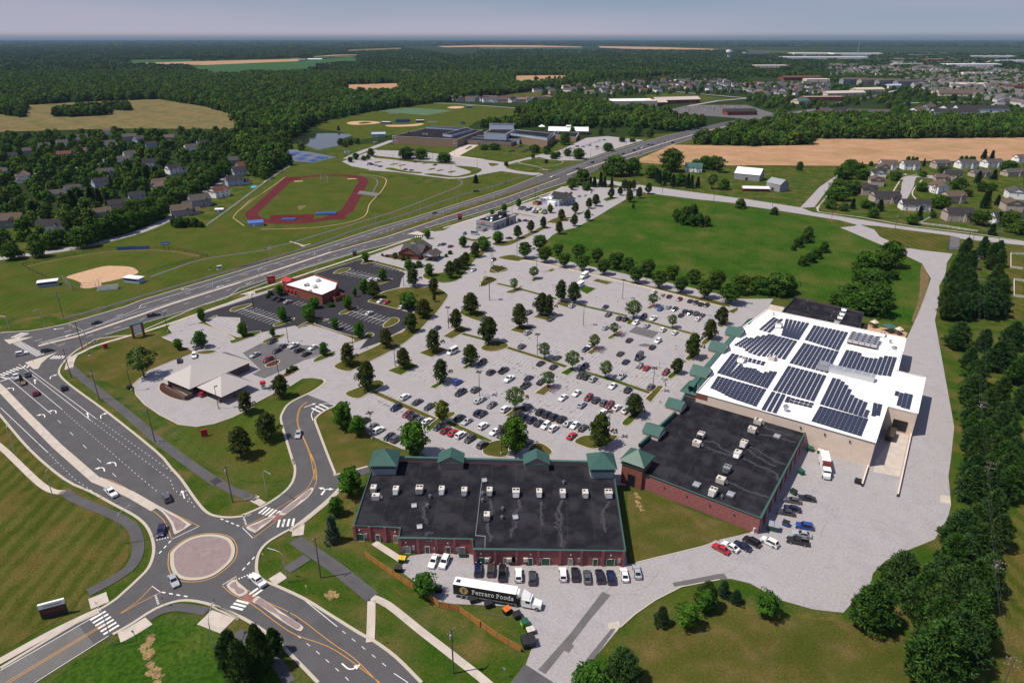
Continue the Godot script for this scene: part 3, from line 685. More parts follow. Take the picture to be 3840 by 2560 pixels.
	for a in [[-209.4,-273.4,-200.1,-286.4,-177.6,-321.4,-141,-377,-119,-407,-86,-460,-44,-522,-5,-582],[-196.4,-268.4,-175.8,-297.5,-168,-312.8,-136,-360,-146,-347,-115,-393,-82,-439,-42,-500,-4,-554,44,-640],[69,-710,126,-803,258,-997],[83,-710,145,-799,248,-955],[-152,-364,-121,-413,-87,-466]]:
		dashes(pts(a),0.2,3.0,9.0,white,highway)
	# small refuges of pale concrete at the crossing
	for a in [[[-199.6,-251.6,-192.4,-261.7,-193.1,-256.4,-192.3,-250.8,-190.4,-245.9,-192.1,-245.6],"triangular concrete refuge at the highway crossing"],[[-223.9,-274.7,-212.9,-278,-217,-271.8,-218.3,-270],"pale concrete refuge across the highway junction"],[[-71,-451,-65,-459,-59,-451,-61,-448],"small concrete refuge at the bank entrance"]]:
		sheet("refuge_island",pts(a[0]),0.19,M.concrete,a[1])
	# footways
	for a in [[[-178.2,-247.1,-167.2,-237.2,-149.6,-221.8,-133.8,-208,-118.9,-194.4,-102.7,-180.8,-87.9,-168.9],3.2,"asphalt","asphalt footpath beside the power line"],[[-90.2,-171.3,-82.8,-165.9,-74.9,-161.7],3.0,"asphalt","asphalt footpath near the entrance drive"],[[-57.6,-144.1,-53.5,-140.7,-49.8,-137.9,-41.5,-131.1,-33.3,-123.6],3.6,"asphalt","asphalt footpath behind the strip mall fence"],[[-33.3,-123.6,-28.9,-121.1,-21.2,-114.2,-13.4,-107.4,-6.7,-101.5,-2.7,-97.6],1.9,"concrete","pale concrete footway along the wooden fence"],[[-33.3,-122.5,-32.2,-116.3,-31.3,-110.5],1.9,"concrete","short concrete footway down to the road"],[[-73.7,-161.7,-76,-162.4,-71.1,-159],2.2,"concrete","concrete landing at the drive crossing"],[[-59.4,-147.6,-56.4,-148.2],4.5,"concrete","concrete landing by the black roof"],[[-58.8,-128.6,-56.7,-131.1],3.2,"concrete","concrete landing right of the roundabout"],[[-56.4,-132.7,-52.6,-137.4],3.0,"asphalt","short asphalt link path"],[[-50.5,-167.7,-52.5,-161.7,-57.4,-151.9,-60.2,-147.6],1.6,"concrete","curving pale footway beside the entrance drive"],[[-212.4,-299.5,-201.8,-313.6,-191,-330,-167,-364,-146,-391,-158,-379,-144,-398,-125,-429,-109,-461,-91,-490,-77,-513,-47,-569,-5,-630,-8,-627,9,-657,27,-668],2.6,"asphalt","asphalt footpath along the far side of the highway"],[[-201,-361,-194,-378,-184,-395,-154,-414,-155,-417,-143,-430,-130,-451,-107,-488,-87,-522,-58,-587,-47,-616,-46,-632,-51,-648],1.8,"patch_asphalt","narrow winding path across the school grounds"],[[-183.5,-258.2,-182.1,-262.3,-179.8,-269,-170.5,-280,-169.3,-280.9,-160.2,-292.4,-134,-334,-140,-332,-124,-355,-93,-400,-67,-439],1.7,"concrete","concrete sidewalk along the near highway edge"],[[-48,-467,-4,-526,11,-553,51,-615,61,-632],1.7,"concrete","concrete sidewalk past the fast food buildings"],[[-183.5,-258.2,-181.7,-253,-178.2,-245.9],3.0,"concrete","wide concrete corner at the crossing"],[[-132.1,-165.7,-128,-162.6,-120,-158.4,-111.6,-154.4,-104.3,-149.9,-99.9,-144.7,-97,-139.2,-96.1,-134.4,-97.4,-130.8,-100,-127.3,-101.9,-125.2],2.9,"asphalt","curved asphalt footpath left of the roundabout"],[[-181.8,-199.3,-166.7,-189,-154.6,-179.5,-141.2,-168.9,-134.4,-165,-131.3,-165],1.9,"concrete","concrete sidewalk on the striped lawn"],[[-99.5,-121.5,-96.5,-123.8],4.0,"concrete","concrete landing at the lower crossing"],[[-96.3,-119.6,-103.2,-113.1,-109.6,-105.5,-112.8,-102.3],2.0,"concrete","pale sidewalk beside the lower road"],[[-87.4,-111.7,-85.8,-113.1,-83.1,-116.5],3.4,"concrete","pale landing below the roundabout"],[[-83.7,-117.2,-81.6,-119.6,-77.5,-120.5,-70.9,-119.2],2.4,"asphalt","asphalt footpath below the roundabout"],[[-70.8,-117.6,-64.5,-115],4.6,"concrete","broad concrete landing by the lower crossing"],[[-61.8,-113.3,-58.8,-111.3,-50.3,-105.1,-46,-100.1],2.4,"asphalt","asphalt footpath under the pine"],[[-2,-393,3,-388,7,-391,15,-387,41,-368,73,-342,106.5,-313.6],1.6,"concrete","concrete sidewalk along the row of street trees"],[[-145,-433,-133,-423,-135,-422,-130,-427],1.2,"concrete","zigzag concrete ramp by the highway"],[[-4,-470,-16,-461],1.2,"concrete","short walk beside the fast food building"],[[-36.4,-142.9,-33.7,-140.7,-28,-136.1],1.9,"concrete","concrete walk at the strip mall back corner"],[[237,-527,250,-548,266,-575,236,-523,240,-511,260,-497,282,-473,312,-454,334,-433],1.2,"concrete","concrete sidewalk along the side road"],[[327,-587,357,-634,373,-656,393,-670],1.0,"concrete","sidewalk curving round the cul-de-sac"],[[332,-559,340,-580,356,-606,383,-643],1.0,"concrete","sidewalk right of the cul-de-sac"]]:
		ribbon("path",smooth(pts(a[0]),false,3),a[1],0.1,M[a[2]],null,a[3])
	# kerbed islands in the lots
	var tan_g := "dry_grass"
	for a in [[[-71.9,-247.7,-70.2,-253,-58.4,-268.6,-53,-280,-48.8,-286.4,-47.4,-310.8,-47,-312.5,-50.1,-309,-69.3,-320.3,-72.6,-323.4,-68,-335,-59,-343,-48,-344,-40,-343,-35,-336,-33,-328.8,-37.7,-301,-37.8,-303.1,-43.1,-281.6,-48.9,-267.4,-58.1,-253.2,-63.3,-245.5,-66.3,-243.9],"long grassed island between the restaurant lot and the drive"],
		[[-50,-363,-48,-369,-39,-369,-34,-389,-28,-405,-19,-412,-17,-405,-22,-393,-25,-376,-28,-361,-31,-354,-38,-351,-47,-357],"grassed island beside the brick bank"],
		[[-13,-426,-11,-431,-7,-433,1,-437,5,-444,14,-458,21,-472,24,-473,25,-469,19,-458,11,-444,4,-433,-1,-425,-6,-422,-10,-423],"long tree-lined island by the fast food lot"],
		[[26,-485,34,-498,44,-498,45,-498,36,-484,31,-480],"grassed island with two trees on the upper drive"],
		[[48,-505,55,-518,56,-516,50,-505],"narrow grassed island on the upper drive"],
		[[-8,-396,-6,-400,1,-403,8,-396,23,-385,46,-367,63,-355,84,-338,106.3,-321,104.3,-315.9,73,-344,42,-369,15,-389,7,-393,3,-390],"long grass strip planted with street trees"],
		[[104.6,-309,111.2,-314.4,110.6,-310.5,107,-306.1],"pale end island of the tree row"],
		[[-13,-376,-11,-383,-2,-377,-8,-368],"small triangular grass island"],
		[[-17,-346,-16,-360,-14,-362,-8,-357,-14,-347],"triangular grass island at the end of a strip"],
		[[-62.6,-225.3,-57.9,-230.7,-52.6,-236.4,-49.1,-232.7,-53.4,-226,-57.1,-221.3],"grass island with a tree at the strip end"],
		[[-50,-244.5,-42.3,-253,-37.9,-248.8,-43.9,-240.3],"grass island with one tree near the drive"],
		[[-39.5,-261.3,-32.7,-268.6,-27.4,-264.7,-33.4,-256.7],"grass island with one tree beside the white van"],
		[[-31,-278.9,-23.9,-291,-18.8,-287,-26.6,-276],"grass island with one tree on the drive"],
		[[-31.6,-230.7,-27.5,-235.7,-25.1,-235,-29.1,-229.3],"slim grass island near the blue car"],
		[[-20.4,-247.1,-17.7,-251,-15.7,-249.9,-18.4,-245.9],"slim grass island with a tree"],
		[[-13.5,-266.2,-8.1,-273.7,-2.3,-271.1,-2.3,-266.2,-8.8,-262.5],"grass island with a paved cut-through"],
		[[-25,-306.1,-22.6,-314,-12.9,-306.1,-13.1,-296.3,-16.5,-297.1],"grass island on the main drive"],
		[[-18,-346,-14,-361,-8,-357,-10,-352,-15,-346],"small grass island at the drive corner"],
		[[-13,-370,-11,-383,-3,-378,-3,-372,-9,-368],"grass island at the drive bend"],
		[[-29.4,-200,-26.7,-206,-22.2,-211.3,-20.3,-211.3,-20.7,-208.8,-26,-202.4,-27.3,-199.3],"grass island under the yellow-green tree"],
		[[-9.6,-186.9,-7.2,-191.8,-1.8,-192.5,-1.7,-183.4,-7.8,-183.8],"wide grass island at the end of the lot row"],
		[[-1,-285.5,3.4,-291.8,10.5,-289.7,5.4,-281.4],"grass island with a paved cut and one tree"],
		[[10,-301.4,13.3,-306,21.3,-305.2,16.9,-296.9],"grass island under the paired trees"],
		[[21.5,-319.3,25.4,-323.8,32.6,-320,27.3,-313.9],"grass island with a paved cut in a strip"],
		[[-3,-337,2,-342,6,-347,2,-336,-2,-335],"grass island with a young tree"],
		[[10,-356,14,-359,17,-361,12,-353],"grass island with a pale young tree"],
		[[20,-372,23,-376,25,-374,22,-370],"tiny grass island by the sidewalk"],
		[[44,-354,47,-358,55,-352,51,-348],"split grass island near the minibus"],
		[[35,-340,40,-346,45,-342,39,-333],"split grass island below the minibus"],
		[[76,-331,79,-334,80,-332,77.7,-327.8],"tiny grass island in the upper row"],
		[[65.8,-313.9,69.3,-317.1,70.8,-315.5,67.8,-312],"grass island at the upper cart return"],
		[[42.3,-277.1,47.4,-283.5,49.9,-285.5,49.3,-283.5,44.3,-276.1],"grass island at the middle cart return"],
		[[31.4,-261.6,34.7,-265.4,38.3,-265.7,33.6,-259.7],"grass island at the central cart return"],
		[[8.3,-225.7,13.3,-232.6,16.2,-231.1,12,-223.8],"grass island at the lower cart return"],
		[[19,-242.6,23.6,-247.6,25.6,-245.1,21.9,-240.1],"grass island in the middle strip"],
		[[-2.7,-209,0.9,-214.2,4.6,-215.1,0.1,-208.2],"grass island with a tree in the front rows"],
		[[20.5,-192.1,24,-195.8,29.1,-195.8,34.4,-196.2,35.2,-194.7,30.8,-190,26.7,-187.7,23.3,-189.2],"large brown grass island at the row end"],
		[[37.9,-204.1,43.2,-211.2,46.1,-212.1,45.3,-210,40.1,-202.3],"grass island at the row end by the shopper"],
		[[61.1,-239.4,66,-245.4,68.8,-247.3,68.2,-244.9,62.5,-237.6],"narrow end island nearest the supermarket tower"],
		[[71.8,-255.7,76.7,-262.1,79.4,-262.8,78.7,-260.6,73.7,-253.9],"narrow end island second along the front"],
		[[82.5,-271.6,88.3,-279.4,91.6,-281.8,90.9,-279.4,84.3,-270.1],"narrow end island third along the front"],
		[[95.1,-291.6,99.8,-297.4,102.5,-298.8,101.6,-296.2,96.8,-289.3],"narrow end island fourth along the front"],
		[[48.9,-221.3,55.5,-231.1,58.3,-231.1,51,-218.8],"end island of the middle strip"],
		[[53,-293.6,55.5,-299.1,57.8,-297.7,55,-292.3],"small island at the end of a car row"],
		[[5,-185.8,7.1,-190.7,9.8,-191,12.4,-187.8,12.6,-184.7,8,-183],"grass island beside the strip mall front"],
		[[-137.6,-310,-137.4,-314,-133,-318.1,-130.5,-319.3,-130.2,-317,-133.1,-312.1,-135.7,-308.9],"grass oval in the restaurant lot"],
		[[-110.6,-291.3,-109.3,-294.9,-104.2,-300.3,-103,-299.3,-103.9,-295.6,-108.4,-290.3],"grass oval with a young tree"],
		[[-98.6,-289.1,-96.1,-295.3,-88.1,-299.1,-87,-297.4,-92,-293,-68.5,-277.8,-65.2,-282.5,-62.4,-281.6,-62.7,-278.1,-71.4,-269.6,-72.6,-271.8,-70.2,-275.6,-93.3,-291.6,-97.3,-287.7],"long thin island between the dark and pale lots"],
		[[-109.4,-272.7,-107.1,-277.6,-102.6,-281.3,-101.8,-280.2,-103,-276.3,-107.4,-271.4],"grass oval in front of parked cars"],
		[[-82.1,-253.5,-80.1,-259,-75.5,-262.9,-74.7,-261.6,-76.5,-256.7,-80.4,-252.7],"grass oval at the bank lot end"],
		[[-59.6,-290.6,-58.9,-296.3,-56.8,-300.8,-53.9,-299.7,-53.1,-295.6,-55.3,-291,-58.2,-288.7],"comma shaped grass island in the dark lot"],
		[[-83.5,-306.1,-81.7,-310.8,-76.8,-315.3,-75.8,-313.7,-78.3,-308.5,-82.1,-304.9],"grass oval beside the restaurant"],
		[[-101,-368,-99,-375,-94,-377,-93,-375,-95,-369,-99,-367],"grass oval in the upper dark lot"],
		[[-74,-349,-72,-356,-67,-358,-66,-356,-69,-351,-72,-348],"grass oval under the lot tree"],
		[[-89,-386,-87,-392,-82,-391,-62,-376,-62,-372,-82,-387,-86,-385],"thin island between bank and restaurant lots"],
		[[-149.7,-291,-145.1,-295.9,-142.4,-303.1,-140.8,-301.8,-143,-294.9,-122.3,-277.8,-120.1,-282.3,-115,-284.6,-113.6,-282.3,-117.1,-276.5,-121.6,-271.1,-124.1,-273.7,-123.7,-277.3,-143.9,-293],"thin island between the bank and restaurant lots"],
		[[-133.8,-261.3,-130.8,-263.7,-126.7,-263.7,-125.6,-262.3,-129.2,-259.9],"small grass island beside the white car"],
		[[1,-513,17,-501,17,-499,3,-509],"thin grass strip between the fast food lots"],
		[[74,-558,82,-571,88,-564,77,-552],"grass island at the top of the drive"],
		[[-30,-442,-24,-438,-14,-445,-15,-439,-24,-433,-30,-437],"grass strip in front of the fast food lot"]]:
		island(a[0],tan_g if islands % 3 != 1 else "grass",a[1],a[0].size() > 8)
		islands += 1
	for a in [[[-100.4,-249.3,-99,-252.7,-96.6,-254.1,-95.5,-252.7,-96,-249.3,-98.4,-247.7],"mulched bed beside the red car"],[[-90.6,-240.3,-89.6,-243.9,-86.6,-246.8,-85.4,-245.5,-86.7,-242.1,-88.8,-239],"mulched bed with clipped shrubs"],[[-133.6,-228.3,-135.2,-234.2,-129.7,-230.3,-118.8,-221.8,-120,-219.6,-127.2,-222.7],"mulched bed along the bank wall"],[[-79,-400,-74,-404,-61,-393,-62,-390,-75,-397],"planted bed at the brick bank corner"]]:
		island(a[0],"mulch",a[1])
	# long green strips of the main lot
	for a in [[[-8,-350,2,-343,22.5,-326.1],"first grass strip of the main lot"],[[32.4,-318.3,44.7,-309.9,55,-302.9],"first grass strip, middle length"],[[61.5,-297.7,72.7,-288.3,84,-279.2],"first grass strip, length by the end trees"],[[-22.7,-281.8,-10.2,-273.9,-10.1,-273.9],"second grass strip by the drive"],[[-4,-268.1,11.9,-256.2,21.7,-248.1],"second grass strip, middle length"],[[26.7,-244.7,34.2,-239.6,41,-234.8,51.8,-225.7],"second grass strip, worn length"],[[-53.4,-227.6,-40.5,-217.3,-26.8,-206.2],"front grass strip near the drive"],[[-22.5,-204.6,-15.5,-198.9,-7.3,-192],"front grass strip before the tower"],[[-11,-351,-15,-354,-17,-352],"short strip end at the drive"]]:
		var p := pts(a[0])
		var o := Node3D.new()
		o.name = numbered("planted_strip")
		add_child(o)
		structure(o,a[1])
		var k := Shape.new()
		k.kerb(p,1.25,0.03,0.15)
		put("kerb",k,M.kerb,o)
		ribbon("turf",p,2.1,0.158,M.dry_grass if islands % 2 == 0 else M.grass,o)
		islands += 1
	# painted stalls
	var w := Vector2(0.5635,-0.826)
	for a in [[[-48.6,-221.8,-26.5,-203.2],16,1,"paint_faint"],[[-52.6,-229.3,-28.9,-210.5],17,-1,"paint_faint"],[[-21.5,-202.4,-8.8,-191.5],10,1,"paint_faint"],[[-42.1,-244.5,23.1,-208.3],34,0,"paint_faint"],[[-3.5,-264.2,21.6,-246],17,1,"paint_faint"],[[-3,-269.8,22,-251.2],17,-1,"paint_faint"],[[26.5,-242.6,51.1,-224.5],20,1,"paint_faint"],[[28.8,-246,51.1,-229.2],18,-1,"paint_faint"],[[-28.4,-261.3,-8.8,-245.5],12,0,"paint_faint"],[[-5.8,-253.7,24.1,-230.6],20,0,"paint_faint"],[[3.2,-276.8,63.4,-233.6],42,0,"paint_faint"],[[-7,-345,22.3,-322.2],16,1,"paint_faint"],[[-9,-354,22.6,-328.5],16,-1,"paint_faint"],[[32.4,-315,53.7,-299.9],14,1,"paint_faint"],[[34.1,-320,55.6,-304.9],14,-1,"paint_faint"],[[61.1,-294,82.7,-276.1],16,1,"paint_faint"],[[63.7,-299.1,84.7,-282.1],16,-1,"paint_faint"],[[-1,-361,66.2,-316.3],36,0,"paint_faint"],[[25,-370,98.7,-316.3],44,1,"paint_faint"],[[71.5,-316.3,97.5,-299.1],18,0,"paint_faint"]]:
		if a[2] == 0:
			stalls(lot,a[0],a[1],5.2,w,a[3]); stalls(lot,a[0],a[1],5.2,-w,a[3])
			ribbon("row_line",pts(a[0]),0.1,0.087,M[a[3]],lot)
		else:
			stalls(lot,a[0],a[1],5.2,-w * a[2],a[3])
	var d := Vector2(0.5,-0.866)
	for a in [[[-132.3,-312.4,-108.4,-295.6],11,0],[[-77.9,-309.3,-58.8,-295.6],9,0],[[-95,-370,-73,-358],9,0],[[-81,-381,-62,-369],8,-1],[[-85.8,-294.1,-71,-282.3],7,-1],[[-65.7,-319,-50.8,-309.8],7,-1],[[-109.7,-319,-100.8,-312.4],4,-1],[[-140.8,-297.8,-124.6,-285.7],7,-1]]:
		if a[2] == 0:
			stalls(lot,a[0],a[1],5.0,d,"paint_white"); stalls(lot,a[0],a[1],5.0,-d,"paint_white")
			ribbon("row_line",pts(a[0]),0.18,0.088,M.paint_white,lot)
		else:
			stalls(lot,a[0],a[1],5.0,d * float(-a[2]),"paint_white")
	for a in [[[-94.1,-284.3,-73.6,-269.9],9,1],[[-145.3,-288.4,-128.1,-273.7],8,1],[[-154,-278.9,-137.9,-266.2],8,1],[[-102.1,-268.6,-80.9,-254.4],8,1],[[-142.4,-245.5,-137.2,-249.9],4,1],[[4,-500,15,-470],5,1],[[-45,-438,-18,-427],8,1],[[-6,-448,8,-460],6,1]]:
		stalls(lot,a[0],a[1],4.6,d,"paint_faint")
	# accessible stalls: blue hatching near the shops
	for a in [[15.7,-196.9],[33.4,-207.1],[36.6,-204.7],[47.4,-221.1],[44.3,-223.6],[56.4,-242.8],[62.1,-250.9],[70.3,-256.2],[66.9,-258.9],[71.7,-267.9],[85,-286.5],[89.8,-293.6],[95.5,-302.1],[98.9,-311.8]]:
		var q := pts(a)[0]
		sheet("accessible_mark",PackedVector2Array([q + Vector2(-0.6,0),q + Vector2(0,-0.6),q + Vector2(0.6,0),q + Vector2(0,0.6)]),0.09,M.paint_blue,"",lot)
	crosswalk(lot,[-70.7,-212.2,-67.5,-216.5],3,5.0)
	crosswalk(lot,[-65,-444,-60,-445],4,3.0)
	crosswalk(lot,[-59,-455,-54,-458],4,3.0)
	ribbon("hatch_edge",smooth(pts([-69.3,-205.7,-71.1,-210.5,-70.3,-215.6,-67.8,-217.8,-64.1,-216.5]),false,3),0.25,0.088,M.paint_white,lot)
	# the school's drives and lots
	var school_lot := sheet("school_lot",pts([-182,-745,-178,-763,-162,-829,-158,-825,-132,-821,-100,-810,-74,-789,-54,-776,-28,-757,-6,-738,13,-765,35,-798,44,-803,60,-833,98,-932,128,-949,171,-911,116,-824,76,-752,44,-752,30,-775,5,-741,-7,-724,-5,-701,25,-680,31,-670,26,-662,-11,-688,-29,-670,-46,-650,-59,-648,-83,-662,-114,-683,-144,-693,-143,-697,-166,-717]),0.05,M.lot,"pale school car park and bus loop")
	ribbon("school_drive",pts([-154,-908,-166,-851,-177,-803,-181,-763]),9.0,0.055,M.lot,null,"pale drive from the pond to the school lot")
	for a in [[[-153,-783,-127,-769,-106,-754,-62,-735,-63,-726,-107,-741,-130,-757,-152,-769],"grass strip before the school lot trees"],[[-129,-704,-122,-707,-105,-688,-89,-683,-90,-675,-104,-679,-125,-696],"grass island along the lower school lot"],[[-86,-670,-75,-675,-56,-661,-47,-670,-41,-685,-60,-718,-40,-712,-30,-698,-34,-675,-46,-658,-60,-654],"curved grass island ending the school lot"],[[-7,-709,5,-735,31,-701,34,-680,12,-683],"grass verge beside the school entrance"],[[7,-741,25,-763,55,-747,38,-712,19,-724],"green verge between the school lots"],[[-56,-832,-52,-855,-48,-857,-53,-832],"small lawn in the school forecourt"],[[-25,-735,-13,-729,-21,-715],"corner island of the school drive"],[[-147,-741,-141,-746,-138,-744,-144,-735],"slim island in the school lot"],[[-128,-726,-122,-734,-119,-731,-125,-722],"slim island left in the school lot"],[[-118,-719,-113,-727,-110,-725,-116,-716],"slim island second in the school lot"],[[-85,-697,-80,-705,-77,-702,-82,-694],"slim island third in the school lot"],[[-76,-691,-70,-698,-68,-696,-73,-687],"slim island fourth in the school lot"],[[-64,-683,-58,-690,-55,-688,-61,-679],"slim island fifth in the school lot"]]:
		island(a[0],"grass",a[1],true,0.5)
	for a in [[[-155,-847,-153,-875,-95,-855,-102,-825,-115,-820,-133,-828],"front lawn of the school, first panel"],[[-102,-820,-92,-853,-63,-847,-73,-801],"front lawn of the school, second panel"],[[-58,-786,-41,-843,-3,-843,-14,-800,-30,-762],"front lawn of the school, third panel"],[[-27,-761,-10,-793,9,-769,-5,-744],"front lawn of the school, fourth panel"],[[17,-789,27,-851,55,-843,39,-800],"lawn beside the school entrance trees"]]:
		sheet("school_lawn",pts(a[0]),0.08,M.mown_fine,a[1])
	sheet("forecourt",pts([-74,-793,-59,-871,-41,-867,-59,-783,-30,-760,-32,-757,-65,-779]),0.075,M.concrete,"pale concrete forecourt of the school")
	# running track
	var c0 := pts([-204,-511])[0]
	var q0 := pts([-201,-507,-216,-658,-132,-643,-120,-493])
	var dl := ((q0[2] - q0[3]).normalized() + (q0[1] - q0[0]).normalized()).normalized()
	var cr := Vector2(-dl.y,dl.x)
	var mid_t := pts([-170,-567])[0]
	var left_w := absf((q0[0] - mid_t).dot(cr)) * 0.5 + absf((q0[1] - mid_t).dot(cr)) * 0.5
	var right_w := absf((q0[2] - mid_t).dot(cr)) * 0.5 + absf((q0[3] - mid_t).dot(cr)) * 0.5
	mid_t += cr * (right_w - left_w) * 0.5
	var hw := (left_w + right_w) * 0.5
	var top := pts([-176,-671])[0]; var low := pts([-163,-478])[0]
	var hl := ((top - mid_t).dot(dl) + (mid_t - low).dot(dl)) * 0.5
	mid_t += dl * ((top - mid_t).dot(dl) - (mid_t - low).dot(dl)) * 0.5
	var oval := func(r: float) -> PackedVector2Array:
		var o := PackedVector2Array()
		for i in 48:
			var a := TAU * i / 48.0
			var sy := signf(sin(a))
			o.append(mid_t + cr * cos(a) * r + dl * (sin(a) * r + sy * (hl - hw)))
		return o
	var track := sheet("running_track",oval.call(hw),0.05,M.track_red,"maroon oval running track round a grass field")
	sheet("infield",oval.call(hw - 9.5),0.07,M.mown_fine,"",track)
	for i in range(0,5):
		ribbon("lane_line",oval.call(hw - 0.3 - i * 2.2),0.05,0.08,M.pink_paving,track,"",true)
	sheet("jump_area",pts([-181,-505,-148,-508,-146,-491,-176,-486]),0.09,M.track_red,"",track)
	sheet("runway_corner",pts([-132,-491,-121,-493,-131,-522,-141,-493]),0.085,M.track_red,"",track)
	sheet("start_chute",pts([-216,-657,-199,-658,-200,-648,-213,-629]),0.085,M.track_red,"",track)
	sheet("shot_sector",pts([-170,-537,-162,-537,-163,-523,-165,-522]),0.09,M.bare_soil,"",track)
	sheet("sand_pit",pts([-202,-637,-194,-638,-193,-635,-200,-633]),0.1,M.dirt,"",track)
	sheet("sand_pit",pts([-155,-649,-147,-650,-146,-647,-154,-645]),0.1,M.dirt,"",track)
	ribbon("path",smooth(pts([-149,-668,-131,-654,-123,-629,-121,-604,-119,-585],),false,3),1.4,0.06,M.patch_asphalt,null,"narrow path behind the track bleachers")
	ribbon("path",smooth(pts([-148,-674,-124,-657,-116,-635,-113,-589,-114,-545,-110,-511,-112,-493,-121,-480,-135,-470,-150,-466,-174,-464]),false,3),0.7,0.06,M.dirt,null,"thin worn trail round the running track")
	ribbon("path",pts([-216,-657,-213,-585,-210,-522,-214,-599,-214,-554,-209,-511,-206,-497,-189,-473]),0.6,0.06,M.dirt,null,"thin worn trail beside the white fence")
	# ball fields,courts and pitches
	var ball := sheet("infield_dirt",smooth(pts([-248,-361,-245,-369,-238,-380,-231,-381,-221,-379,-213,-371,-212,-366,-217,-357,-223,-351,-221,-348,-222,-344,-227,-342,-231,-345,-234,-351,-242,-357]),true,3),0.05,M.dirt,"fan of tan dirt on the near ball field")
	ribbon("warning_track",smooth(pts([-282,-380,-273,-393,-254,-408,-235,-413,-213,-411,-190,-400]),false,3),1.6,0.05,M.bare_soil,ball)
	sheet("infield_dirt",smooth(pts([-256,-1101,-250,-1124,-224,-1127,-204,-1108,-216,-1086,-240,-1078]),true,3),0.08,M.dirt,"oval dirt infield behind the pond")
	sheet("infield_grass",smooth(pts([-238,-1101,-231,-1119,-218,-1108,-229,-1089]),true,3),0.1,M.grass,"small grass square inside the dirt infield")
	sheet("infield_dirt",smooth(pts([-191,-1074,-171,-1077,-155,-1083,-140,-1098,-135,-1086,-144,-1063,-168,-1054,-184,-1057]),true,3),0.08,M.dirt,"dirt arc before the blue fence")
	sheet("infield_dirt",smooth(pts([-122,-1356,-113,-1379,-95,-1377,-91,-1356,-101,-1334,-116,-1338]),true,3),0.08,M.dirt,"far dirt infield by the houses")
	sheet("turf_pitch",pts([-243,-1291,-191,-1349,-113,-1306,-110,-1285,-146,-1214,-176,-1236]),0.08,M.turf,"pale green artificial turf pitch")
	sheet("far_lawn",pts([-297,-1071,-292,-1148,-245,-1295,-167,-1420,-149,-1463,-10,-1349,35,-1306,9,-1217,-51,-1132,-54,-1132,-66,-1043,-115,-1030,-168,-955,-197,-911,-238,-991,-279,-1030]),0.04,M.mown_fine,"broad school sports grounds behind the pond")
	var courts := sheet("tennis_courts",pts([-268,-816,-260,-833,-194,-775,-211,-737,-235,-745]),0.08,M.court_grey,"grey apron of the tennis courts")
	for a in [[-256,-799,-249,-811,-241,-803,-246,-788],[-238,-782,-232,-797,-224,-789,-230,-775],[-220,-771,-216,-782,-201,-771,-207,-758],[-239,-767,-234,-776,-224,-765,-228,-753],[-221,-752,-217,-761,-208,-753,-212,-741]]:
		sheet("court",pts(a),0.1,M.court_blue,"",courts)
	var pond := sheet("pond",smooth(pts([-281,-890,-286,-949,-280,-973,-257,-979,-230,-973,-217,-955,-222,-922,-222,-890,-212,-865,-219,-847,-228,-829,-237,-838,-258,-870]),true,4),0.12,M.water,"small pond reflecting the trees beside the school")
	sheet("pond",smooth(pts([34,-1584,55,-1600,88,-1575,86,-1525,61,-1511,38,-1540]),true,3),0.12,M.water,"narrow pond in front of the far houses")
	# streets of the left-hand estate
	ribbon("street",smooth(pts([-324,-389,-308,-396,-294,-405,-274,-420,-267,-433,-256,-455,-252,-486,-255,-522,-265,-567,-268,-621,-273,-674,-284,-755]),false,3),8.0,0.03,M.lot,null,"tree-shaded street along the edge of the housing estate")
	ribbon("street",smooth(pts([-472,-635,-455,-640,-464,-693,-432,-733,-502,-900,-442,-911]),false,3),7.0,0.03,M.lot,null,"pale street inside the left housing estate")
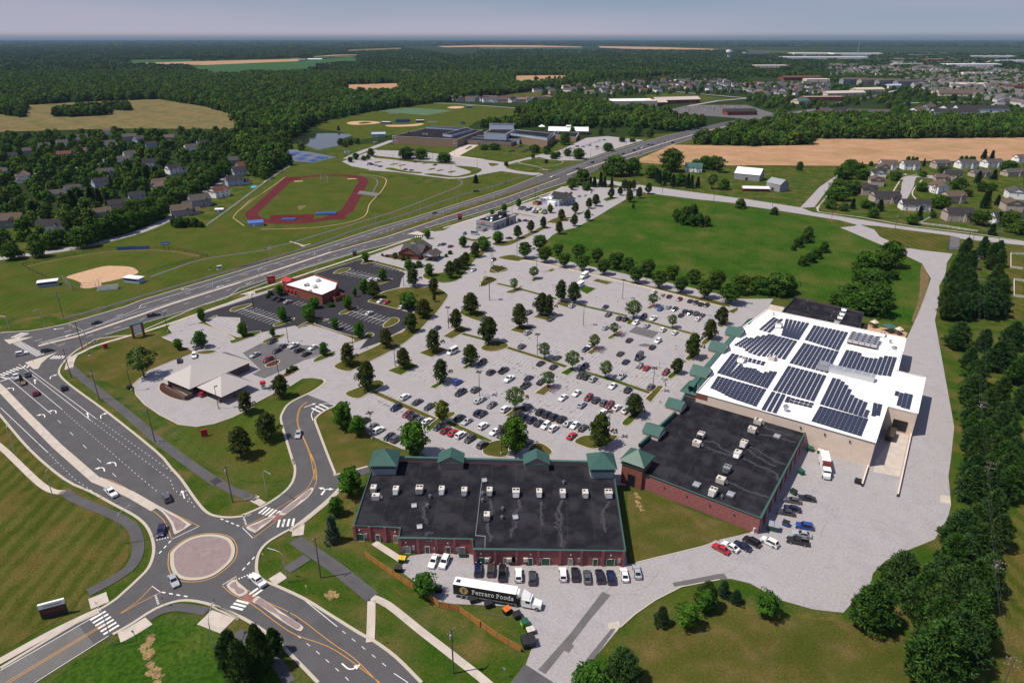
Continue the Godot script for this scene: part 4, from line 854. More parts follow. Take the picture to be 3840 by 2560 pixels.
	# fields
	for a in [["field",[140,-763,198,-868,286,-856,286,-855,368,-865,394,-926,474,-918,588,-929,716,-935,575,-740,435,-748,343,-717,243,-720,242,-718,169,-722,134,-737],"tilled","broad tan ploughed field before the woods"],
		["field",[-922,-1182,-877,-1227,-809,-1182,-947,-1403,-858,-1489,-753,-1540,-646,-1432,-587,-1372,-479,-1227,-441,-1129,-368,-1057,-411,-1023,-545,-1030,-604,-1023,-716,-991,-761,-967],"stubble","buff stubble field beyond the left housing estate"],
		["field",[-2128,-3993,-2165,-4251,-1677,-4449,-1441,-4336,-1360,-4769,-1143,-5534,-1024,-4990,-1270,-4449,-1559,-4230,-1863,-3765,-2008,-3765],"crop","far strip of green crop"],
		["field",[-1945,-3700,-1427,-4293,-1270,-4449,-1164,-4031,-1343,-3637,-1448,-3460,-1763,-3607],"tilled","far tan strip between green crops"],
		["field",[-1497,-3365,-1243,-3732,-1163,-4050,-1028,-4990,-841,-4089,-960,-3902,-862,-3177,-859,-2809,-1052,-2837,-953,-2659,-1092,-2676,-1322,-3041],"crop","far green crop field before the woods"],
		["field",[-1346,-4990,-1313,-5430,-1149,-5606,-1024,-4990,-1229,-4717],"tilled","thin far tan field by the barns"],
		["field",[-492,-1972,-442,-2030,-322,-2091,-285,-1858,-321,-1790,-414,-1842],"tilled","tan clearing among the woods"],
		["field",[7,-2502,164,-2532,219,-2444,178,-2310,66,-2134,6,-2144],"tilled","tan field behind the far trees"],
		["field",[-111,-1982,-32,-2107,-1,-2134,-85,-1936,-106,-1892],"tilled","thin tan field edge among the woods"],
		["field",[-1040,-10354,-528,-11593,-505,-11749,375,-11292,942,-9998,872,-9254,-416,-9665,-846,-9254],"tilled","far tan field near the horizon"],
		["field",[1225,-10606,1900,-9455,2275,-7767,2112,-6848,1497,-7434,1064,-8968],"tilled","far tan field above the distant houses"],
		["field",[-407,-9455,891,-9455,746,-7908,247,-7434,-335,-7767],"crop","far green field before the distant houses"],
		["field",[304,-1664,385,-1734,488,-1540,424,-1484,353,-1432,370,-1511,294,-1540],"grass","green open ground above the retail park"],
		["field",[-39,-1615,5,-1698,65,-1752,119,-1664,89,-1584,34,-1584,-20,-1563],"dry_grass","rough ground round the far pond"],
		["field",[2395,-7577,2639,-6946,2739,-5953,2475,-5375,2115,-5555,1886,-5953],"grass","far pale ground near the warehouses"],
		["field",[240,-711,345,-721,315,-665,273,-609,226,-531,192,-556,193,-560,140,-599,94,-637,89,-678,107,-717,134,-737,169,-722],"grass","green farm paddock beyond the side road"],
		["field",[237,-527,279,-604,345,-721,544,-740,334,-433,274,-473],"grass","lawns of the right-hand housing estate"],
		["field",[-2837,-4089,-2384,-4293,-2230,-4128,-2616,-3765],"crop","thin light strip in the far woods"],
		["field",[-1749,-7248,-1367,-8968,-1116,-8130,-1464,-6848],"stubble","thin pale clearing near the horizon"],
		["field",[144.9,-201.6,153.8,-201.6,138.7,-173,127.7,-157.3,112.6,-142.3,112.9,-143.6,121.9,-153,125.8,-158.7,133.2,-173,139.1,-181.8],"grass","verge between the service road and the pines"],
		["field",[298,-442,327,-424,241.3,-297.9,232.9,-297.9,290,-381,299,-414],"mown","striped mown grass behind the pines"],
		["field",[171.2,-201.6,175.4,-201.6,152.5,-150.2,114.2,-98.9,90.8,-98.9,106.5,-116,118.2,-131.5,143.4,-157.3],"mown","striped grass strip along the power line"]]:
		var o := sheet(a[0],pts(a[1]),0.015 if a[2] in ["grass","mown","dry_grass"] else 0.3,M[a[2]],a[3])
	# retail park ground beyond
	sheet("parking_lot",pts([268,-1285,348,-1407,459,-1407,456,-1237,396,-1145,336,-1199,287,-1236]),0.2,M.patch_asphalt,"grey car park of the far retail park")
	ribbon("path",pts([397,-1752,430,-1698,510,-1569],),9.0,0.35,M.lot,null,"far pale road above the retail park")
	ribbon("path",pts([340,-1384,428,-1498,508,-1563,643,-1725],),9.0,0.36,M.lot,null,"far pale road crossing the green ground")
	ribbon("path",pts([-171,-1452,-113,-1432,-10,-1356,35,-1321]),6.0,0.3,M.lot,null,"far lane behind the sports grounds")
var tree_mesh := {}   # kind -> [[trunk,crown],...]
var spots_taken: Array[Vector2] = []
func leaf(s: Shape,p: Vector3,out: Vector3,size: float,r: RandomNumberGenerator,narrow := 1.0) -> void:
	var d := (out + Vector3(r.randfn(),r.randfn(),r.randfn()) * 0.55).normalized()
	var a := d.cross(Vector3(r.randf() - 0.5,r.randf() - 0.5,r.randf() - 0.5)).normalized() * size * 0.5
	var b := d.cross(a.normalized()) * size * 0.5 * narrow
	var k := s.v.size()
	var n := (out * 0.5 + d).normalized()
	if a.cross(b).dot(n) < 0.0:
		b = -b
	# counterclockwise about n,so that the lit side is the front
	s.v.append_array([p - a,p - b * 0.8,p + a,p + b * 0.8]); s.n.append_array([n,n,n,n]); s.c.append_array([s.tint,s.tint,s.tint,s.tint])
	s.ix.append_array([k,k + 2,k + 1,k,k + 3,k + 2])
func spray(s: Shape,p: Vector3,out: Vector3,size: float,r: RandomNumberGenerator) -> void:
	# a tuft of needles reaching outwards
	var a := (out + Vector3(r.randfn(),r.randfn(),r.randfn()) * 0.35).normalized() * size
	var b := a.cross(Vector3(r.randfn(),r.randfn(),r.randfn())).normalized() * size * 0.2
	var n := (a.cross(b).normalized() + Vector3.UP * 0.2 + out * 0.4).normalized()
	if a.cross(b).dot(n) < 0.0:
		b = -b
	var k := s.v.size()
	s.v.append_array([p - a * 0.3,p + a * 0.2 - b,p + a,p + a * 0.2 + b]); s.n.append_array([n,n,n,n]); s.c.append_array([s.tint,s.tint,s.tint,s.tint])
	s.ix.append_array([k,k + 2,k + 1,k,k + 3,k + 2])
func profile(kind: String,t: float) -> float:
	# half width of the crown at height t,as a share of its widest
	match kind:
		"oval": return pow(sin(PI * pow(t,0.72)),0.62) * (1.0 - 0.28 * t)
		"round": return sqrt(maxf(0.0,1.0 - pow(2.0 * t - 1.0,2.0))) * (0.86 + 0.14 * t)
		"vase": return pow(sin(PI * pow(t,1.25)),0.55) * (0.75 + 0.25 * t)
		"airy": return pow(sin(PI * pow(t,0.95)),0.7)
		"pine": return (1.0 - pow(t,2.8)) * (0.84 + 0.16 * sin(t * 37.0)) * minf(1.0,t * 4.0 + 0.5)
		"spruce": return (1.0 - t) * (0.8 + 0.2 * sin(t * 60.0)) + 0.02
		"bush": return sqrt(maxf(0.0,1.0 - t * t)) * 0.9 + 0.08
	return sqrt(maxf(0.0,1.0 - pow(1.6 * t - 0.6,2.0)))
func crown_shape(kind: String,low: float,clumps: int,leaves: int,size: float,seed_: int,dark: Array,light: Array) -> Shape:
	# a crown one metre high and one metre wide: clumps of leaf-sized faces through its volume
	var r := RandomNumberGenerator.new()
	r.seed = seed_
	var s := Shape.new()
	var lump := FastNoiseLite.new()
	lump.seed = seed_; lump.frequency = 1.3
	for i in clumps:
		var t := (i + r.randf()) / clumps
		if kind in ["round","vase","oval","bush","forest"]:
			t = pow(t,0.85)
		var a := i * 2.39996 + r.randf() * 0.9
		var dir := Vector2(cos(a),sin(a))
		var wide := profile(kind,t) * (0.86 + 0.75 * lump.get_noise_3d(dir.x * 1.2,t * 2.5,dir.y * 1.2))
		var q := sqrt(r.randf_range(0.25,1.0)) * 0.40 * wide
		var c := Vector3(dir.x * q,low + t * (1.0 - low) * 0.93 + 0.02,dir.y * q)
		var rad := r.randf_range(0.075,0.125) * (1.0 if kind != "airy" else 0.8)
		if kind in ["pine","spruce"]:
			rad *= 0.8
		elif kind == "forest":
			rad *= 1.4
		var f := r.randf()
		s.tint = Color(lerpf(dark[0],light[0],f),lerpf(dark[1],light[1],f),lerpf(dark[2],light[2],f))
		for k in leaves:
			var o := Vector3(r.randfn(),r.randfn() * 0.8 + 0.25,r.randfn()).normalized()
			if kind in ["pine","spruce"]:
				o = (Vector3(dir.x,-0.1,dir.y) * 0.7 + o).normalized()
				spray(s,c + Vector3(o.x,o.y * 0.55,o.z) * rad * r.randf_range(0.3,1.1),(o + Vector3(0,0.25,0)).normalized(),size * r.randf_range(0.9,1.6),r)
			else:
				leaf(s,c + Vector3(o.x,o.y * 0.8,o.z) * rad * r.randf_range(0.72,1.08),(o * 0.8 + Vector3(c.x * 1.4,0.25,c.z * 1.4)).normalized(),size * r.randf_range(0.7,1.3),r,0.8)
	return s
func trunk_shape(low: float,thick: float,seed_: int,limbs := 5) -> Shape:
	var r := RandomNumberGenerator.new()
	r.seed = seed_
	var s := Shape.new()
	s.tube(Vector3(0,-0.01,0),Vector3(0,low,0),thick,thick * 0.7,7,false)
	s.tube(Vector3(0,low,0),Vector3(0.01,0.8,0.01),thick * 0.7,thick * 0.12,6,false)
	for i in limbs:
		var a := TAU * i / limbs + r.randf()
		var y := low * 0.9 + r.randf() * 0.2
		s.tube(Vector3(0,y,0),Vector3(cos(a) * 0.3,y + r.randf_range(0.18,0.34),sin(a) * 0.3),thick * 0.42,thick * 0.1,5,false)
	return s
func leaf_mat(key: String,col := [1.0,1.0,1.0]) -> StandardMaterial3D:
	var m := plain(key,col,0.75,0.0,0.14)
	m.vertex_color_use_as_albedo = true
	m.backlight = Color(0.22,0.26,0.10)
	m.cull_mode = BaseMaterial3D.CULL_DISABLED
	return m
func kind_of_tree(key: String,form: String,low: float,clumps: int,leaves: int,size: float,dark: Array,light: Array,variants := 3) -> void:
	var a := []
	for i in variants:
		a.append([trunk_shape(maxf(low,0.05),0.028 if form != "bush" else 0.02,71 + i).mesh(),crown_shape(form,low,clumps,leaves,size,500 + i * 13 + key.length() * 7,dark,light).mesh(true)])
	tree_mesh[key] = a
var tree_n := 0
func tree(key: String,p: Vector2,h: float,w: float,look: String,place: String,called := "tree") -> void:
	var a: Array = tree_mesh[key][tree_n % tree_mesh[key].size()]
	var o := thing(called,"","shrub" if called == "shrub" else "tree",v3(p),tree_n * 2.1,place.trim_prefix("in ").trim_prefix("on ").trim_prefix("at "))
	later(o,look,place)
	w *= {"pear": 1.42,"pine": 1.12,"zelkova": 1.38,"maple": 1.25,"shade": 1.6,"bush": 1.2,"spruce": 1.25,"locust": 1.2}.get(key,1.1)
	h *= 1.12
	put_mesh("trunk",a[0],M.bark,o).scale = Vector3(h,h,h)
	o.rotation.x = rng.randf_range(-0.05,0.05); o.rotation.z = rng.randf_range(-0.05,0.05)
	put_mesh("crown",a[1],M[["leaves","leaves_1","leaves_2","leaves_3"][rng.randi() % 4]],o).scale = Vector3(w * rng.randf_range(0.9,1.1),h,w * rng.randf_range(0.9,1.1))
	spots_taken.append(p)
	tree_n += 1
func trees(key: String,a: Array,look: String,place: String,called := "tree",vary := 0.12) -> void:
	# a holds x,z,height,width for each tree
	for i in range(0,a.size(),4):
		var k := 1.0 + rng.randf_range(-vary,vary)
		tree(key,Vector2(a[i],a[i + 1]),a[i + 2] * k,a[i + 3] * k,look,place,called)
func build_trees() -> void:
	leaf_mat("leaves")
	leaf_mat("leaves_1",[1,0.90,0.78])
	leaf_mat("leaves_2",[0.76,0.85,0.9])
	leaf_mat("leaves_3",[0.88,1,0.72])
	kind_of_tree("pear","oval",0.16,80,40,0.07,[0.022,0.036,0.009],[0.060,0.074,0.018])
	kind_of_tree("zelkova","round",0.20,72,38,0.07,[0.022,0.050,0.008],[0.070,0.125,0.020])
	kind_of_tree("maple","round",0.10,100,40,0.07,[0.030,0.078,0.010],[0.075,0.165,0.020])
	kind_of_tree("locust","airy",0.28,60,30,0.06,[0.050,0.085,0.020],[0.090,0.135,0.035])
	kind_of_tree("golden","airy",0.20,70,36,0.07,[0.10,0.12,0.012],[0.17,0.17,0.02],1)
	kind_of_tree("pine","pine",0.06,300,40,0.040,[0.022,0.054,0.015],[0.070,0.128,0.034],4)
	kind_of_tree("spruce","spruce",0.04,150,26,0.06,[0.020,0.042,0.020],[0.036,0.064,0.028],2)
	kind_of_tree("blue_spruce","spruce",0.04,170,26,0.06,[0.075,0.10,0.085],[0.12,0.155,0.13],1)
	kind_of_tree("bush","bush",0.0,80,34,0.085,[0.020,0.046,0.008],[0.055,0.105,0.016])
	kind_of_tree("shade","forest",0.10,85,34,0.085,[0.020,0.050,0.008],[0.068,0.125,0.018],4)
	var lot := "in the main lot"
	trees("pear",[-66.4,-249.9,8.6,6.2,-54.2,-266.8,8.6,6.2,-45.8,-284,8.2,6.2,-41.9,-301.5,7.6,6.2,-42,-301,7.6,6,-41,-334,7,5.2,-53,-346,8.2,6.2,-70.6,-327.5,7.6,6],"dark oval tree","on the restaurant side of the drive")
	trees("pear",[-34,-359,8,5.6,-31,-367,8,5.6,-29,-375,7.6,5.6,-27,-382,7,5.4,-22,-399,7.4,5.6],"dark oval tree","on the island beside the brick bank")
	trees("pear",[-19.8,-305.8,9.6,7.4,-25.4,-285.4,10,6.8,-33.1,-262.5,9.4,6.8,-43.6,-246.8,8.8,6.4,-55.2,-228.2,10.4,7,-27.4,-235,8,6,-16.7,-249.7,8,6,-10.4,-272.2,9.6,6.8],"dark oval tree","along the lot side of the main drive")
	trees("pear",[24.8,-323.8,10.4,7,31.1,-320.5,9.4,6.6,13.8,-304.9,8.8,6,17.3,-303.4,9,6,3.3,-288.7,10,6.6,-10.1,-271.4,10,6.8],"dark oval tree","in the upper half of the main lot")
	trees("pear",[28.5,-190,11,8.4,42.9,-209.1,7.4,6.4,65.3,-242.2,6,4.6,74.7,-256.5,9.4,6.2,87.5,-276.1,7.8,5.8,97.4,-293,7.8,5.8],"dark oval tree","at a row end facing the supermarket")
	trees("pear",[-94.6,-211.3,8.4,6.4,-86,-183.3,9.4,7.2,-85.6,-222.6,8.8,6.8,-81.2,-193.9,9.2,7.2],"dark round-headed tree","on the bank lawn")
	trees("pear",[4,-441,8.2,5.6,13,-456,8,5.8,22,-468,7.8,5.6,32,-452,7.8,5.2,44,-473,7.8,5.8,55,-489,8,6,36,-489,8,6,48,-510,8.4,6,60,-527,7.8,6,66,-535,8,6],"dark oval tree","beside the upper drive")
	trees("pear",[116,-581,8.4,6,105,-564,8.6,6,95,-549,9,6.4,101,-592,8,6,106,-598,8,6,98,-596,7.6,5.6,82,-564,7.4,5,91,-575,6.6,5],"dark oval tree","at the top of the upper drive")
	trees("pear",[94,-525,4.6,2.6],"slim young tree","at the meadow corner")
	trees("zelkova",[8,-396,8.2,8.4,19,-388,8.2,8.2,30,-379,8,8.4,40,-372,8,8,51,-365,8.2,8.8,67,-351,8,8.4,78,-343,8.2,8.4,88,-336,8,8.2,98.3,-327.5,8.2,8.4,109,-319.4,8.6,9.2],"bright green vase-shaped tree","along the sidewalk strip")
	trees("zelkova",[17,-414,8,8.4,28,-402,7.2,7.6,40,-397,7.4,7.6,50,-388,7.8,8.4,60,-377,7.6,8,66,-371,7.4,7.6,75,-362,8,8.4,88,-357,7.8,8.4,98,-350,8,8.8,108,-342,8.4,8.8,118,-334,9.4,10],"darker green vase-shaped tree","along the meadow edge")
	trees("locust",[12,-358,5.8,6,1,-340,6,6,69.7,-316,6.6,7,57.6,-299.7,7.4,8.4,73.6,-288.7,5.6,5.6,45.8,-279.7,5,4.4,35.3,-265.2,6,6.6,13.4,-255.7,6.4,6.4,24.2,-245.7,7.8,8.6,36.5,-238.1,7,7.4,14,-230.5,6.4,6.6,1,-213.2,7.4,7.6],"airy light green tree","in a main lot island")
	trees("maple",[-57.5,-200.7,9.4,8.2,-51.1,-196.1,7,6,-31,-184.7,9.6,8.8,1.2,-185.3,11,9],"bright leafy tree","before the strip mall front")
	trees("golden",[-24.2,-204.4,8,8],"yellow-green tree","on the front strip")
	trees("maple",[-50.6,-312.5,8.6,10],"big bright tree","on the long grassed island")
	trees("pear",[-39,-321.9,4.4,1.6],"thin sapling","on the long grassed island")
	trees("maple",[-77,-335,7.2,6.4,-80.6,-312.5,6.6,5.6,-95.6,-297.8,7,6.4,-71,-355,6.4,5.2,-108.8,-299.3,5.4,4.4,-107.2,-296.2,5,3.8,-94.6,-295.9,7,5.6,-80.6,-286.8,5,3.6,-67.9,-277.3,6.4,4.6,-106.6,-278.6,4.2,3,-78.8,-258.7,5,3.6,-80.3,-311.2,6.2,4.8,-119.6,-278.6,6,4.6],"young green tree","around the restaurant lot")
	trees("maple",[-97.2,-314,5.4,6,-120,-332,4.4,4.4,-80.8,-329.6,4.4,2.2],"dark leafy shrub-tree","against the restaurant")
	trees("maple",[-145.7,-296.8,6.2,4.2,-119.8,-279.2,6,4.4,-133.6,-267.1,6.4,5.6,-142.3,-264.7,4.6,4.2],"young green tree","in the bank lot")
	trees("locust",[-144.5,-239,11,12],"big spreading light green tree","on the bank lawn")
	trees("maple",[-59,-372,5.4,5,-46,-363,6,5,-31,-420,6,5,-56,-440,5,4.4,-87,-390,5,5,-17,-412,6,8,-9,-430,6.4,7.8,29,-512,5,4.6,5,-531,5.6,4.6,-6,-516,5,4.4,-15,-506,4,4,52,-598,6.4,5.6,65,-593,5.6,4.4,-18,-417,7,8],"green tree","among the bank and fast food lots")
	trees("maple",[-47,-163.4,8,7.2,-49,-154.1,5.2,4.2,-20.7,-124.2,5,5.4],"bright green tree","beside the strip mall end")
	trees("blue_spruce",[-47.3,-143.2,7.4,5],"blue spruce","on the strip mall lawn")
	trees("maple",[39.7,-114.8,5.8,5.6,15.7,-97.6,7,8,58.5,-118.3,6,5.6,44.8,-119.4,6,5],"bright green tree","on the parched lawn edge")
	trees("pine",[22.7,-100.4,8.6,9.6,45.1,-120.2,6.4,6],"dark pine","on the parched lawn edge")
	trees("spruce",[34.1,-115.5,4.2,4,52.9,-122.1,3.4,3.4,50.6,-124.2,4,4],"small dark conifer","on the parched lawn edge")
	trees("pine",[-54.7,-99,12,7,-52.4,-102.9,11,6.4,-51.2,-107.8,7,5,-59,-103.3,9,6],"dark pine","below the roundabout")
	trees("pine",[93.5,-126.8,9.5,9.5,81.2,-115.3,11,11],"brownish pine","beside the yard bend")
	trees("pine",[94.7,-118.9,12,11,102.6,-125.5,11,10,110.9,-131.5,11,10,101.4,-119.4,12,10,93.8,-111.4,12,11,102.4,-116,12,10,93.6,-103.6,13,11,99.6,-109.6,12,10,92.7,-119.4,9,8,114.4,-139.5,11,10,120.8,-142.3,11,10,128.8,-147.5,11,9,126,-141,10,9,117.5,-135.6,11,10,113.2,-125.5,10,8,94.2,-114.6,11,10,94.2,-107,12,10,87.6,-105.3,11,9,107.6,-120.9,11,10,98.4,-122.9,10,9,108.5,-131.5,10,9,114.6,-135.6,10,9,117.5,-139.8,10,9],"dense green pine","in the lower belt along the service road")
	trees("pine",[87.3,-101.6,13,13],"large blue-green pine","at the belt's near end")
	trees("pine",[131.8,-161,10,9,136.7,-160.6,11,10,142.4,-161.8,10,9,140,-168.1,11,9,143,-176.9,10,9,148.1,-173.9,11,9,150.8,-172.2,10,8,150.2,-185.5,10,9,155.8,-183.6,11,9,153.3,-195.3,10,8,161.2,-194.8,10,9,161,-188.4,10,8,136.6,-168.9,10,9,147.9,-177.3,10,9,156.2,-191.3,10,9,147.9,-186.5,9,8,144.3,-167.2,10,9,155.7,-180,9,8],"dense dark pine","in the middle belt along the service road")
	trees("pine",[205.1,-299,11,10,211.3,-299,11,10,218.7,-301.9,12,10,226.2,-300.4,12,11,232.7,-301.9,11,10,214.5,-315.2,11,9,221.5,-317.6,11,9,229.4,-320.9,12,10,234.9,-316,12,11,242.3,-318.4,11,10,227,-333,10,9,236,-336,11,10,249,-335,11,10,256,-337,10,9,238,-351,10,9,247,-355,10,9,264,-353,10,9,255,-373,10,9,263,-376,10,9,275,-376,9,8,283,-380,9,8,273,-398,9,8,282,-396,10,9,290,-397,9,8,283,-411,8,7,295,-413,9,8,298,-404,8,7],"dense dark pine","in the upper belt along the service road")
	trees("pine",[190.1,-266,10,10,199.7,-263.3,10,10,213.1,-266,10,10,193.4,-245,10,10,177.1,-232,10,10,194.5,-233.8,10,10,167.1,-218.3,10,10,177.6,-219.3,10,10,181.4,-212,10,10,158.3,-203,10,10,166.7,-200.2,10,10,168,-210.5,9,9,201.7,-251,9,9,183.6,-247,8,8],"dense green pine","in the gap stretch of the belt")
	trees("bush",[122,-478,8,9,127,-475,7,9,132,-474,7,9,137,-473,6,7,127,-493,9,10,134,-500,8,9,120,-486,7,8,122,-500,5,6],"dense thicket bush","in the meadow clump","shrub")
	trees("bush",[182,-421,6,8,191,-432,7,9,198,-445,6,7,176,-413,3,4,170,-383,5,8,177,-389,6,8,184,-397,6,7,193,-409,6,7,197,-507,5,6.5,178,-528,6,9],"leafy bush","standing in the open meadow","shrub")
	trees("shade",[199,-367,10,9,209,-371,11,10,219,-380,12,9,186,-344,10,9,186,-334,11,10,172.1,-325.1,9,9,175.1,-316.8,10,9,180.8,-316,10,9,174.3,-305,11,10,164.9,-307.3,8,8,161.1,-313.6,7,8,131,-335,8,9,137,-333,9,10,143,-336,8,8,129,-339,7,7],"dark dense tree","in the meadow thicket by the rear wing")
	trees("bush",[202,-352,5,7,210,-358,5,8],"grey-green bush","beside the meadow thicket","shrub")
	trees("shade",[99,-665,15,17,116,-667,14,13,63,-621,11,10],"huge round tree","where the side road meets the highway")
	trees("spruce",[79,-611,11,6,82,-609,9,5,88,-606,9,5.5,73,-609,8,6,70,-611,8,5],"dark spruce","where the side road meets the highway")
	trees("shade",[132,-654,10,10,158,-687,17,15,195,-703,10,10,202,-696,11,10,183,-693,9,9,150,-616,9,9,142,-635,9,9,65,-596,6,6,53,-610,6.4,6.6],"farmyard tree","round the green roofed farmhouse")
	trees("spruce",[134,-627,10,6,136,-616,10,6,143,-611,10,6,155,-606,10,6,158,-604,10,6,164,-606,10,6,135,-640,9,6],"dark farmyard spruce","in front of the farmhouse")
	trees("locust",[204,-681,12,13,175,-601,13,14],"pale drooping willow","beside the farm barns")
	trees("shade",[185,-598,9,8,287,-692,8,5],"lone tree","on the farm paddock")
	trees("shade",[331,-679,10,13,311,-647,10,12,334,-668,9,11,328,-645,9,10,279,-587,9,11,281,-578,9,11,290,-585,9,10,263,-559,8,9,268,-557,9,10,356,-641,7,7.5,392,-659,5,6.5,333,-528,8,10,391,-600,9,11,354,-592,7,8,489,-682,9,13,380,-572,5,7,372,-571,5,7,417,-596,6,7,332,-476,9,10,349,-471,9,10,346,-453,8,12],"leafy tree","in the right estate gardens")
	trees("spruce",[264,-525,8,6,281,-518,7.6,6.5,297,-491,9,6.5,425,-628,9,6.5,451,-645,9,8,368,-528,11,8,384,-549,9,6,385,-539,7,5,323,-449,8,8,345,-476,8,5.5,424,-715,8,4.5,514,-760,9,7,523,-760,8,7,358,-710,5,3],"conifer","in the right estate gardens")
	trees("shade",[254,-519,5.4,5.6,248,-528,5.6,7,275,-528,5.4,6,279,-527,5,6,266,-497,6,5.6,285,-478,6,6,405,-591,7,6,420,-675,6,7],"small garden tree","in the right estate")
	trees("bush",[371,-718,4,4.5,427,-751,4,5,432,-751,4.4,5,436,-751,4,5,486,-754,4.6,5,489,-751,4.4,5,494,-750,4,5,497,-750,4,5,311,-498,4,6],"garden hedge bush","in the right estate","shrub")
	trees("shade",[-300,-395,9,8.5,-287,-399,9.5,8,-291,-416,8.5,8,-291,-426,9,8.5,-273,-421,11,9.5,-272,-431,11,9,-270,-441,10,9,-268,-449,11,9,-264,-454,11,9,-263,-464,11,9,-262,-472,10,8.5,-260,-479,11,9,-258,-486,10,8.5,-259,-498,10,8.5,-263,-516,10,8.5,-273,-511,10,9,-281,-500,10,9,-281,-480,9,9],"leafy street tree","along the left estate street")
	trees("bush",[-233,-470,6,9,-229,-472,6,9,-223,-472,6,8,-218,-470,4,5,-239,-475,5,6],"garden bush","by the white fence of left estate","shrub")
	trees("shade",[-265,-537,11,10,-265,-550,11,10,-267,-567,11,10,-267,-580,11,10,-269,-599,11,10,-271,-616,11,10,-283,-614,11,10,-283,-594,11,10,-282,-575,10,9,-280,-554,10,9,-273,-635,11,10,-277,-657,10,9,-285,-687,10,9],"leafy tree","in the upper street row of left estate")
	trees("spruce",[-348,-537,10,8,-345,-545,11,8,-340,-550,11,8,-331,-545,11,8,-319,-537,10,7,-339,-640,11,8,-339,-629,10,7,-333,-645,11,8,-359,-507,9,8],"dark conifer","in the left estate")
	trees("shade",[-115,-763,10,12,-99,-761,9,11,-72,-741,9,12.5,-158,-782,7,6.5,-170,-759,6,5.5,-172,-741,5.4,5,-160,-752,4,4,-157,-759,4,4,26,-807,8,9,40,-795,8,8,66,-870,14,10,42,-851,6,6,73,-763,10,11,112,-820,8,10,46,-763,6,6,51,-775,6,6,62,-782,6,6,140,-895,5,6,153,-895,4,5.5,166,-949,14,13,183,-938,10,8,141,-991,8,6,120,-961,8,5,82,-955,9,6,-6,-717,4.6,4,23,-767,4.6,4,36,-734,4,3,-33,-829,6,9,-21,-829,6,9],"shade tree","on the school grounds")
	trees("spruce",[-33,-627,7,6.5,-247,-1010,6,5],"lone spruce","on the school fields")
	trees("bush",[-79,-401,1.4,2,-76,-399,1.4,2,-70,-395,2,3,-65,-392,2.6,3.4,-62,-392,3,3.6,-71,-400,2.4,4,-57,-377,3,5,-54,-379,3,4.4,-38,-405,2,3,-40,-399,1.6,2.4,-89.2,-242.9,1.6,2.4,-88,-245,1.8,2.6,-86.7,-245.5,1.6,2.2,-125,-332,2.2,3.2,-124.9,-328,2,2.8,-89.8,-315.9,2,5,-109.2,-328.8,1.8,1.8,-111,-331,2.6,1.6,-107.5,-328,2.6,1.4,5,-487,1.6,2.4,6,-485,1.4,2.2],"clipped shrub","planted by the outparcel buildings","shrub")
func at_origin(p: PackedVector2Array,o: Vector2) -> PackedVector2Array:
	var q := PackedVector2Array()
	for a in p:
		q.append(a - o)
	return q
func middle(p: PackedVector2Array) -> Vector2:
	var c := Vector2.ZERO
	for a in p:
		c += a
	return c / p.size()
func block(o: Node3D,p: PackedVector2Array,y0: float,y1: float,wall: String,roof: String,cap: String,parapet := 0.5) -> void:
	# flat-roofed volume: walls with a parapet,a roof deck inside it,a coping on top
	var s := Shape.new()
	s.walls(p,y0,y1 + parapet)
	var inner: PackedVector2Array = Geometry2D.offset_polygon(p,-0.3)[0] if parapet > 0.0 else p
	if parapet > 0.0:
		var t := inner.duplicate()
		t.reverse()
		for i in t.size():
			var a := t[i]; var b := t[(i + 1) % t.size()]
			if s.area(t) > 0.0:
				s.quad(v3(a,y1),v3(b,y1),v3(b,y1 + parapet),v3(a,y1 + parapet))
			else:
				s.quad(v3(b,y1),v3(a,y1),v3(a,y1 + parapet),v3(b,y1 + parapet))
	put("wall",s,M[wall],o)
	var r := Shape.new()
	r.flat(inner,y1)
	put("roof",r,M[roof],o)
	if cap != "":
		var c := Shape.new()
		c.kerb(p,0.2,y1 + parapet - 0.12,y1 + parapet + 0.06,true)
		put("coping",c,M[cap],o)
func slope(s: Shape,ribs: Shape,a: Vector3,b: Vector3,c: Vector3,d: Vector3,gap := 0.6) -> void:
	# a roof plane with eave a-b and ridge d-c,and its standing seams
	s.quad(a,b,c,d)
	if ribs == null:
		return
	var n := (b - a).cross(d - a).normalized() * 0.06
	if n.y < 0.0:
		n = -n
	var m := int(a.distance_to(b) / gap)
	for i in range(1,m):
		var t := float(i) / m
		var p := a.lerp(b,t)
		var f := p.x
		var q := d.lerp(c,t)
		if d.distance_to(c) < a.distance_to(b) - 0.2:
			var e := (b - a).normalized()
			var up := (d - a) - e * (d - a).dot(e)
			var k0 := (d - a).dot(e); var k1 := (c - a).dot(e); var k := (p - a).dot(e)
			var h := 1.0
			if k < k0:
				h = k / maxf(k0,0.01)
			elif k > k1:
				h = (a.distance_to(b) - k) / maxf(a.distance_to(b) - k1,0.01)
			q = p + up * h
		var w := (b - a).normalized() * 0.035
		ribs.quad(p - w + n,p + w + n,q + w + n,q - w + n)
		ribs.quad(p - w,p - w + n,q - w + n,q - w)
		ribs.quad(p + w + n,p + w,q + w,q + w + n)
